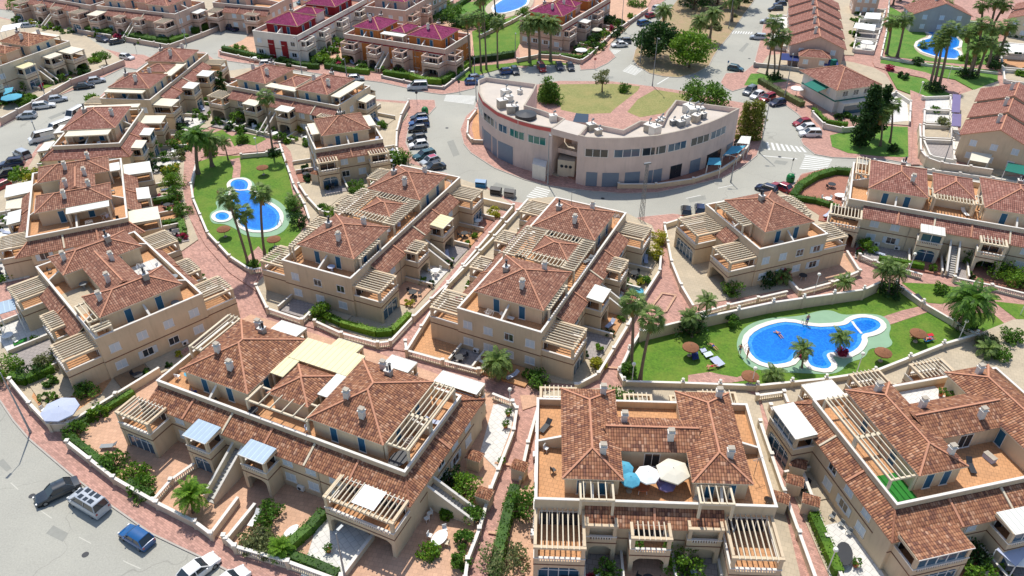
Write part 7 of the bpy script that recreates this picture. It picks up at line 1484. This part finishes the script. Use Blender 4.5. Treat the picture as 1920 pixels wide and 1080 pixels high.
def parasol(label, x, y, r, h, mat, z0=.12, n=8, dome=.45, shadow_base=False):
    b = Vector(G(x, y, z0 + h)); o = empty("parasol", (b.x, b.y, z0), random.random(), label, "parasol"); m = MB()
    top = (0, 0, h); ring = [(r * math.cos(2 * math.pi * i / n), r * math.sin(2 * math.pi * i / n), h - dome) for i in range(n)]; mid = [(x_ * .5, y_ * .5, h - dome * .38) for x_, y_, _ in ring]
    for i in range(n):
        j = (i + 1) % n; m.face([mid[i], mid[j], top], mat); m.face([ring[i], ring[j], mid[j], mid[i]], mat); m.face([ring[i], (ring[i][0], ring[i][1], h - dome - .15), (ring[j][0], ring[j][1], h - dome - .15), ring[j]], mat)
    m.build("canopy", o); m = MB(); m.tube([(0, 0, 0), (0, 0, h + .1)], [.04, .03], "grey_metal", 6); m.tube([(0, 0, 0), (0, 0, .12)], [.3, .3], "stone", 10); m.build("pole", o)
for l_, x, y in [("thatched parasol on the left half of the right pool lawn",1296,646),("thatched parasol at the pink path below the right pool",1408,700),("thatched parasol below the right pool, near its palm island",1658,656),("thatched parasol over the yellow and blue towels",1724,620),("thatched parasol at the top of the left pool lawn",491,310),("thatched parasol below the small round pool at the left",418,425),("thatched parasol at the right edge of the left pool",512,444)]: parasol(l_, x, y, 1.1, 1.9, "thatch", .2, 12, .4)
parasol("large pale blue grey parasol in the garden at the left", 110, 762, 2.1, 2.5, "canvas_grey", .2)
for l_, x, y, r, mt in [("upper turquoise parasol on the bottom centre terrace",1170,872,1.0,"canvas_blue"),("lower turquoise parasol on the bottom centre terrace",1183,893,1.0,"canvas_blue"),("round white parasol on the bottom centre terrace",1215,884,1.2,"canvas_white"),("largest cream parasol on the bottom centre terrace",1263,877,1.7,"canvas_cream"),("dark purple canopy on the bottom centre terrace",1250,902,.95,"canvas_purple")]: parasol(l_, x, y, r, 2.2 if 'purple' not in l_ else 1.2, mt, ZF + .1, 8 if 'cream' not in l_ else 6)
parasol("white square parasol at the bottom right corner", 1912, 1032, 2.0, 2.5, "canvas_white", .2, 4, .5); parasol("white round parasol in the patios of the gabled row", 1627, 76, 1.6, 2.4, "canvas_white", .2); parasol("white parasol in the garden by the villa", 1496, 162, 1.5, 2.3, "canvas_white", .2); parasol("blue grey parasol beside the blue awnings at the left", 20, 178, 2.2, 2.4, "canvas_blue", .2, 8); parasol("white parasol in the garden below the three date palms", 1090, 90, 1.6, 2.2, "canvas_white", .2); parasol("cream parasol in the pink gardens near the top", 1119, 52, 1.6, 2.2, "canvas_cream", .2)
def canopy(label, P, z, mat, zf=.12, name="shade_canopy"):
    Q = [Vector(G(x, y, z)) for x, y in pts(P)]; o = Q[0]; root = empty(name, (o.x, o.y, zf), 0, label, "awning"); m = MB(); q = [(p.x - o.x, p.y - o.y, z - zf + (.25 if i > 1 else 0)) for i, p in enumerate(Q)]
    m.face(q, mat); m.face([(a, b, c - .06) for a, b, c in q][::-1], mat); m.build("cover", root); m = MB()
    for a, b, c in q: m.bar((a * .98, b * .98, 0), (a * .98, b * .98, c - .06), .08, .08, "frame_white")
    m.build("posts", root)
canopy("blue grey shade sail over the bottom right patio", "1868,1030 1905,1062 1935,1030 1900,1005", 2.6, "canvas_grey"); canopy("cream arched awning at the right street wall", "1818,300 1852,306 1860,292 1822,286", 2.6, "canvas_cream"); canopy("green canopy at the right edge by the street", "1884,320 1932,330 1935,316 1890,306", 2.4, "canvas_green")
canopy("pale blue canopy of the cafe by the curved building, left one", "1326,309 1352,309 1350,298 1329,298", 2.8, "canvas_blue"); canopy("pale blue canopy of the cafe by the curved building, right one", "1355,292 1385,286 1398,275 1372,276", 2.8, "canvas_blue"); canopy("white flat canopy behind the cafe of the curved building", "1382,268 1405,270 1408,258 1390,257", 3.0, "roof_white")
canopy("purple slatted canopy at the right patios, upper one", "1784,210 1800,211 1801,180 1786,178", 3.0, "canvas_purple"); canopy("purple slatted canopy at the right patios, lower one", "1784,236 1802,237 1802,216 1785,215", 3.0, "canvas_purple"); canopy("blue awning in front of the stepped gabled row", "1462,112 1498,115 1499,103 1464,101", 2.6, "canvas_navy"); canopy("blue awning at the right of the stepped gabled row", "1545,123 1572,122 1570,112 1546,112", 2.6, "canvas_navy")
canopy("white roof sheet over the walled patio left of the gabled row", "1448,76 1478,80 1480,70 1452,66", 2.5, "canvas_white"); canopy("white flat roof in the patios left of the gabled row", "1456,42 1490,46 1492,36 1460,33", 2.5, "canvas_white"); canopy("white shade sail at the right edge patios", "1888,96 1920,98 1920,86 1888,84", 2.5, "canvas_white"); canopy("white awning behind the gabled row patios", "1600,52 1640,58 1642,48 1604,44", 2.5, "canvas_white"); canopy("white awning beside the footpath at the top", "1620,34 1650,36 1652,26 1624,25", 2.5, "canvas_white"); canopy("white pergola roof at the left of the gabled row", "1462,52 1490,54 1492,40 1466,38", 2.6, "roof_white")
canopy("white flat awning at the far left by the sloping street", "0,60 36,52 42,44 6,50", 4.5, "canvas_white"); canopy("blue and white awning at the left above the round bushes", "6,178 22,172 26,165 8,168", 2.2, "canvas_blue"); canopy("white flat roof awning among the orange roofs at the top left", "2,88 42,90 52,82 14,80", 6.0, "roof_white")
canopy("cream flat canopy on the left block nearest the parked vans", "10,392 40,390 44,368 14,368", 4.8, "roof_cream"); canopy("white panel canopy at the left edge beside the white awnings", "0,470 22,470 24,444 0,440", 4.0, "canvas_white"); canopy("pale blue panel canopy at the left edge over the furnished patio", "-10,592 30,580 28,562 -10,572", 4.2, "roof_blue")

def table(label, x, y, r=.6, z0=.2, mat="canvas_white", rz=0, long=1.0, cat="table"):
    b = G(x, y, z0 + .7); o = empty("garden_table", (*b, z0), rz, label, cat); m = MB(); n = 14
    m.prism([(r * long * math.cos(i * 2 * math.pi / n), r * math.sin(i * 2 * math.pi / n)) for i in range(n)], .68, .74, mat, mat); m.build("tabletop", o)
    for sx in (-1, 1):
        for sy in (-1, 1): m = MB(); m.tube([(sx * r * long * .6, sy * r * .6, 0), (sx * r * long * .5, sy * r * .5, .68)], [.03, .03], "frame_white", 5); m.build("leg", o)
def chair(label, x, y, z0=.2, rz=0, mat="canvas_white", group=None):
    o = empty("garden_chair", (*G(x, y, z0 + .4), z0), rz, label, "chair", group); a, b, l = chair_mesh(mat); link("seat", a, o); link("backrest", b, o)
    for sx in (-.2, .2):
        for sy in (-.2, .2): link("leg", l, o, (sx, sy, 0))
table("white oval table on the peach patio at the bottom", 824, 1008, .7, rz=1.0, long=1.5); table("white long table in the red paved garden", 546, 995, .45, rz=.9, long=2.0); table("small round white table under the left parasol garden", 88, 775, .6); table("grey table in the shade of the small square block", 1506, 516, .6, mat="dark_metal")
table("round table on the roof terrace by the left pergola", 355, 700, .6, ZF + .1, "canvas_blue"); table("dark table on the roof terrace of the lower left block", 748, 860, .9, ZF + .1, "dark_metal", .9, 1.4); table("table with flowers on the bottom centre terrace", 1205, 912, .7, ZF + .1, "terracotta"); table("white table in the left edge patio", 14, 628, .7)
table("table in the paved garden by the crosswalk hedge", 1560, 345, .7, mat="dark_metal"); table("white ping pong sized table in the paved garden by the crosswalk", 1576, 366, .8, mat="canvas_white", long=1.3); table("dark patio table in the bottom right white patio", 1583, 1038, .8, mat="dark_metal", rz=1.2, long=1.8)
chair("white chair left of the oval table", 806, 1004, rz=1.2); chair("wooden bench chair right of the oval table", 838, 1018, rz=-1.8, mat="slat"); chair("white chair above the oval table", 834, 992, rz=.3); chair("white chair against the peach patio wall, upper", 806, 962, rz=-.9); chair("white chair against the peach patio wall, lower", 800, 972, rz=-.9)
chair("dark chair on the left terrace of the lower left block", 365, 735, ZF + .1, 2, "canvas_navy"); chair("dark chair on the terrace beside the teal doors", 402, 748, ZF + .1, 1, "dark_metal"); chair("black garden chair by the stair wall", 495, 1000, mat="dark_metal"); chair("white chair in the bottom right patio shade", 1866, 1052, rz=2)
chair("grey chair of the bottom right strip garden, upper", 1560, 968, rz=-1, mat="grey_metal"); chair("grey chair of the bottom right strip garden, middle", 1577, 982, rz=-1, mat="grey_metal"); chair("grey chair of the bottom right strip garden, lower", 1592, 998, rz=-1, mat="grey_metal"); chair("white chair in the left edge patio, near the turf strip", 30, 640, rz=1); chair("dark chair beside the crosswalk garden table", 1552, 350, mat="dark_metal", rz=2)
chair("red chair on the umbrella garden patio", 155, 786, mat="swim_red"); chair("white chair beside the left parasol", 80, 768, rz=1); chair("white chair right of the left parasol", 125, 782, rz=3)
def flat_thing(name, label, P, mat, z=.3, cat="towel", th=.04, zb=None):
    Q = [Vector(G(x, y, z)) for x, y in pts(P)]; o = Q[0]; m = MB(); q = [tuple(p - o) for p in Q]; m.prism(q, 0, th, mat, mat); m.face([(a, b, 0) for a, b in q][::-1], mat); ob = m.build(name, None, (o.x, o.y, z - th)); tag(ob, label, cat)
LZ = .50
flat_thing("beach_towel", "large white and blue towel on the right pool lawn", "1330,672 1345,667 1360,682 1346,688", "canvas_grey", LZ); flat_thing("beach_towel", "smaller pale blue towel above the large one", "1318,662 1332,658 1338,665 1324,670", "shutter", LZ); flat_thing("beach_towel", "grey towel beside the left thatched parasol", "1312,654 1322,652 1326,658 1316,661", "canvas_grey", LZ)
flat_thing("beach_towel", "bright yellow towel under the right thatched parasol", "1708,626 1722,622 1726,630 1714,634", "leaf_yellow", LZ); flat_thing("beach_towel", "blue towel under the right thatched parasol", "1730,634 1746,630 1752,637 1736,641", "plastic_blue", LZ); flat_thing("beach_towel", "red towel beside the blue one on the lawn", "1738,626 1748,624 1752,629 1742,631", "swim_red", LZ)
flat_thing("beach_mat", "dark blue mat in the shade of the left thatched parasol", "1296,660 1308,658 1311,672 1299,675", "canvas_navy", LZ); flat_thing("door_mat", "grey mat on the wall top at the pool corner", "1713,552 1722,550 1731,560 1722,563", "dark_metal", .9); flat_thing("artificial_turf", "green artificial turf strip in the left edge patio", "24,642 50,632 50,638 26,648", "turf", .5, "turf mat")
def lounger(label, x, y, rz, mat="frame_white"):
    o = empty("sun_lounger", (*G(x, y, .4), .3), rz, label, "sun lounger"); m = MB(); m.box(-.95, .45, -.3, .3, .28, .34, mat); m.build("bed", o); m = MB(); m.face([(.45, -.3, .34), (1.0, -.3, .75), (1.0, .3, .75), (.45, .3, .34)], mat); m.face([(.45, .3, .3), (1.0, .3, .71), (1.0, -.3, .71), (.45, -.3, .3)], mat); m.build("backrest", o); m = MB()
    for sx in (-.85, .6):
        for sy in (-.26, .26): m.box(sx - .03, sx + .03, sy - .03, sy + .03, 0, .3, mat)
    m.build("legs", o)
lounger("white lounger in the paved garden at the lower left, beside the round tree", 478, 975, 1.3); lounger("blue lounger under the glass room of the lower left block", 420, 903, .3, "canvas_blue"); lounger("slatted lounger bench in the middle of the peach garden", 205, 838, .1, "grey_metal")
def tub(label, x, y, r, mat, wm):
    o = empty("paddling_pool", (*G(x, y, .5), .2), 0, label, "paddling pool"); m = MB(); m.tube([(0, 0, 0), (0, 0, .5)], [r, r * 1.05], mat, 20, False); m.tube([(0, 0, .5), (0, 0, .56)], [r * 1.05, r * .92], mat, 20, False); m.build("rim", o); m = MB(); m.tube([(0, 0, 0), (0, 0, .42)], [r * .98, r * .98], wm, 20); m.build("water", o)
tub("small round blue paddling pool in the garden right of the centre block", 1194, 547, .95, "canvas_blue", "canvas_blue")
def dish(label, x, y, z):
    o = empty("satellite_dish", (*G(x, y, z), z - .6), 2.4, label, "satellite dish"); m = MB(); n = 16
    for i in range(n):
        a, b = 2 * math.pi * i / n, 2 * math.pi * (i + 1) / n; m.face([(0, 0, .5), (.5 * math.cos(a), -.15, .6 + .5 * math.sin(a)), (.5 * math.cos(b), -.15, .6 + .5 * math.sin(b))], "grey_metal"); m.face([(0, 0, .5), (.5 * math.cos(b), -.15, .6 + .5 * math.sin(b)), (.5 * math.cos(a), -.15, .6 + .5 * math.sin(a))], "grey_metal")
    m.build("dish", o); m = MB(); m.tube([(0, .05, 0), (0, .02, .5)], [.04, .04], "grey_metal", 6); m.build("stand", o)
dish("grey satellite dish on the right roof terrace of the bottom centre block", 1440, 940, 6.3)
def antenna(label, x, y, z):
    o = empty("tv_antenna", (*G(x, y, z), z), .4, label, "antenna"); m = MB(); m.tube([(0, 0, 0), (0, 0, 2.6)], [.03, .03], "grey_metal", 5); m.build("mast", o); m = MB(); m.bar((-.6, 0, 2.5), (.6, 0, 2.5), .03, .03, "grey_metal")
    for i in range(6): m.bar((-.5 + i * .2, -.25, 2.5), (-.5 + i * .2, .25, 2.5), .02, .02, "grey_metal")
    m.build("elements", o)
antenna("tv antenna on the right roof terrace of the bottom centre block", 1413, 893, 5.9); antenna("tv antenna beside the chimneys of the central block", 1071, 388, 9.6)
def sign(label, x, y, mat, h=2.4):
    o = empty("road_sign", (*G(x, y, .1), .1), random.random(), label, "road sign"); m = MB(); m.tube([(0, 0, 0), (0, 0, h)], [.04, .04], "pole_metal", 6); m.build("pole", o); m = MB(); m.tube([(0, -.03, h - .1), (0, 0, h - .1)], [.32, .32], mat, 14); m.build("sign_plate", o)
sign("round sign at the pink corner by the white car", 257, 100, "dark_metal"); sign("road sign by the teal hatchback", 1363, 133, "plastic_blue"); sign("road sign on the pink pavement below the date palms", 1115, 128, "red_paint"); sign("road sign beside the bottle bank and hedge garden", 1483, 320, "dark_metal"); sign("road sign in front of the corner of the ring road parking", 782, 192, "dark_metal"); sign("road sign on the roundabout pavement by the hedge corner", 861, 172, "dark_metal")
def pot(label, x, y, z0, r=.3):
    o = empty("plant_pot", (*G(x, y, z0), z0), 0, label, "potted plant"); m = MB(); m.tube([(0, 0, 0), (0, 0, .45)], [r * .7, r], "terracotta", 10); m.build("pot", o); link("plant", crown_mesh(('potp',), 'round', .55, .8, "leaf_mid", 160, .12, 8, 5), o, (0, 0, .4))
for l_, x, y, z in [("potted bush on the white roof terrace at the lower right, left one", 1763, 742, 5.9), ("potted bush on the white roof terrace at the lower right, right one", 1776, 748, 5.9), ("potted plant at the white patio wall, upper", 953, 780, .2), ("potted plant at the white patio wall, lower", 948, 802, .2), ("potted plant beside the side stairs of the lower left block", 940, 872, .2), ("potted plant left on the front balcony of the bottom centre block", 1196, 1030, 3.1), ("potted plant right on the front balcony of the bottom centre block", 1250, 1032, 3.1), ("potted palm in the bottom right strip garden", 1603, 1062, .2), ("dark pot in the middle of the white tiled garden", 616, 1035, .2)]: pot(l_, x, y, z)
def pavilion(label, x, y, rz=0):
    o = empty("meter_house", (*G(x, y, 2.2), .1), rz, label, "utility hut"); m = MB(); m.box(-.75, .75, -.6, .6, 0, 1.9, "wall_cream"); m.build("wall", o); m = MB(); hip_roof(m, -.75, .75, -.6, .6, 1.9, 2.35, "roof_tile_orange", .15, False); m.build("roof", o)
for l_, x, y in [("tiny tile roofed gate hut left of the hedge path at the bottom", 974, 870), ("tiny tile roofed hut at the foot of the right stairs, lower left block", 908, 922), ("tiny tile roofed hut beside the side stairs, against the white patio", 890, 852), ("upper tiled hut in the strip garden right of the bottom centre block", 1498, 866), ("middle tiled hut in the strip garden right of the bottom centre block", 1492, 898), ("lower tiled hut in the strip garden right of the bottom centre block", 1522, 935), ("tiny tiled hut on the path right of the bottom centre block", 1465, 930), ("tiled gate hut beside the small block near the cars", 592, 322)]: pavilion(l_, x, y, -.4)
def ladder(label, x, y, rz):
    o = empty("pool_ladder", (*G(x, y, .3), .25), rz, label, "pool ladder"); m = MB()
    for s_ in (-.25, .25): m.tube([(s_, -.5, 0), (s_, -.45, .7), (s_, -.2, .85), (s_, .1, .7), (s_, .15, -.3)], [.03] * 5, "grey_metal", 6); 
    for z in (.1, .35): m.bar((-.25, .13, z), (.25, .13, z), .05, .03, "grey_metal")
    m.build("rails", o)
ladder("steel ladder on the left end of the right pool", 1402, 655, -1.4); ladder("steel ladder on the upper rim of the right pool", 1508, 609, 3.1); ladder("steel ladder at the lower right of the left pool", 522, 420, 1.9)
# ------------------------------------------------------------------ people by the pools
def person_mesh(pose, wear):
    def f():
        if pose == 'stand':
            J = {'pel': (0, 0, .95), 'ch': (0, 0, 1.3), 'nk': (0, 0, 1.5), 'hd': (0, .02, 1.62), 'tp': (0, .02, 1.74), 'ls': (.19, 0, 1.42), 'le': (.27, .02, 1.15), 'lh': (.3, .1, .9), 'rs': (-.19, 0, 1.42), 're': (-.27, .02, 1.15), 'rh': (-.3, .1, .9), 'lk': (.11, .03, .5), 'lf': (.12, 0, .08), 'lt': (.12, .16, .04), 'rk': (-.11, -.02, .5), 'rf': (-.12, -.05, .08), 'rt': (-.12, .11, .04), 'lp': (.1, 0, .88), 'rp': (-.1, 0, .88)}
        else:
            J = {'pel': (0, 0, .14), 'ch': (0, .35, .16), 'nk': (0, .55, .16), 'hd': (0, .68, .17), 'tp': (0, .8, .17), 'ls': (.19, .48, .14), 'le': (.42, .35, .1), 'lh': (.35, .12, .1), 'rs': (-.19, .48, .14), 're': (-.42, .6, .1), 'rh': (-.25, .78, .12), 'lk': (.13, -.42, .2), 'lf': (.14, -.85, .08), 'lt': (.16, -.92, .16), 'rk': (-.12, -.44, .13), 'rf': (-.16, -.87, .08), 'rt': (-.18, -.93, .16), 'lp': (.1, -.06, .13), 'rp': (-.1, -.06, .13)}
        rad = dict(pel=.16, ch=.17, nk=.06, hd=.105, tp=.07, ls=.065, le=.045, lh=.04, rs=.065, re=.045, rh=.04, lk=.065, lf=.045, lt=.035, rk=.065, rf=.045, rt=.035, lp=.1, rp=.1)
        ks = list(J); E = [('pel', 'ch'), ('ch', 'nk'), ('nk', 'hd'), ('hd', 'tp'), ('ch', 'ls'), ('ls', 'le'), ('le', 'lh'), ('ch', 'rs'), ('rs', 're'), ('re', 'rh'), ('pel', 'lp'), ('lp', 'lk'), ('lk', 'lf'), ('lf', 'lt'), ('pel', 'rp'), ('rp', 'rk'), ('rk', 'rf'), ('rf', 'rt')]
        me = bpy.data.meshes.new("skeleton"); me.from_pydata([J[k] for k in ks], [(ks.index(a), ks.index(b)) for a, b in E], [])
        o = bpy.data.objects.new("skeleton", me); COL.objects.link(o); sk = o.modifiers.new("skin", 'SKIN')
        for i, k in enumerate(ks): me.skin_vertices[0].data[i].radius = (rad[k], rad[k] * .85)
        me.skin_vertices[0].data[0].use_root = True; su = o.modifiers.new("sub", 'SUBSURF'); su.levels = 2; su.render_levels = 2
        dg = bpy.context.evaluated_depsgraph_get(); out = bpy.data.meshes.new_from_object(o.evaluated_get(dg)); bpy.data.objects.remove(o)
        out.name = "person"; out.materials.clear(); out.materials.append(MATS["skin"]); out.materials.append(MATS[wear]); out.materials.append(MATS["hair"])
        for p in out.polygons:
            c = p.center; t = c.z if pose == 'stand' else c.y; lo, hi = (.74, 1.04) if pose == 'stand' else (-.16, .1)
            p.material_index = 1 if lo < t < hi and abs(c.x) < .22 else (2 if ((c.z > 1.66 or (c.z > 1.56 and c.y < -.02)) if pose == 'stand' else (c.y > .76)) else 0); p.use_smooth = True
        return out
    return cached(('person', pose, wear), f)
def person(label, x, y, pose, wear, rz=0, z=.3): tag(link("person", person_mesh(pose, wear), None, (*G(x, y, z), z), rz), label, "person")
for a in [("person in red swimwear standing on the left edge of the right pool", 1400, 672, 'stand', "swim_red", 1.2, .36), ("person in dark swimwear on the green deck left of the right pool", 1386, 664, 'stand', "swim_blue", -.6, .3), ("person lying on the lawn right of the small bush, in dark swimwear", 1337, 650, 'lie', "swim_blue", .5, .46),
          ("person in red swimwear lying beside the large towel", 1334, 688, 'lie', "swim_red", 1.8, .46), ("person lying on the blue towel under the right thatched parasol", 1742, 636, 'lie', "swim_red", 1.6, .52), ("person lying on the lawn beside the yellow towel", 1716, 632, 'lie', "swim_blue", 1.3, .52),
          ("swimmer floating in the middle of the right pool", 1460, 628, 'lie', "swim_blue", .3, .24), ("person standing at the upper rim of the right pool", 1512, 608, 'stand', "swim_blue", 0, .36), ("person walking on the path right of the left pool", 539, 315, 'stand', "canvas_white", 0, .3), ("person standing at the left rim of the left pool", 412, 372, 'stand', "swim_red", 0, .3)]: person(*a)
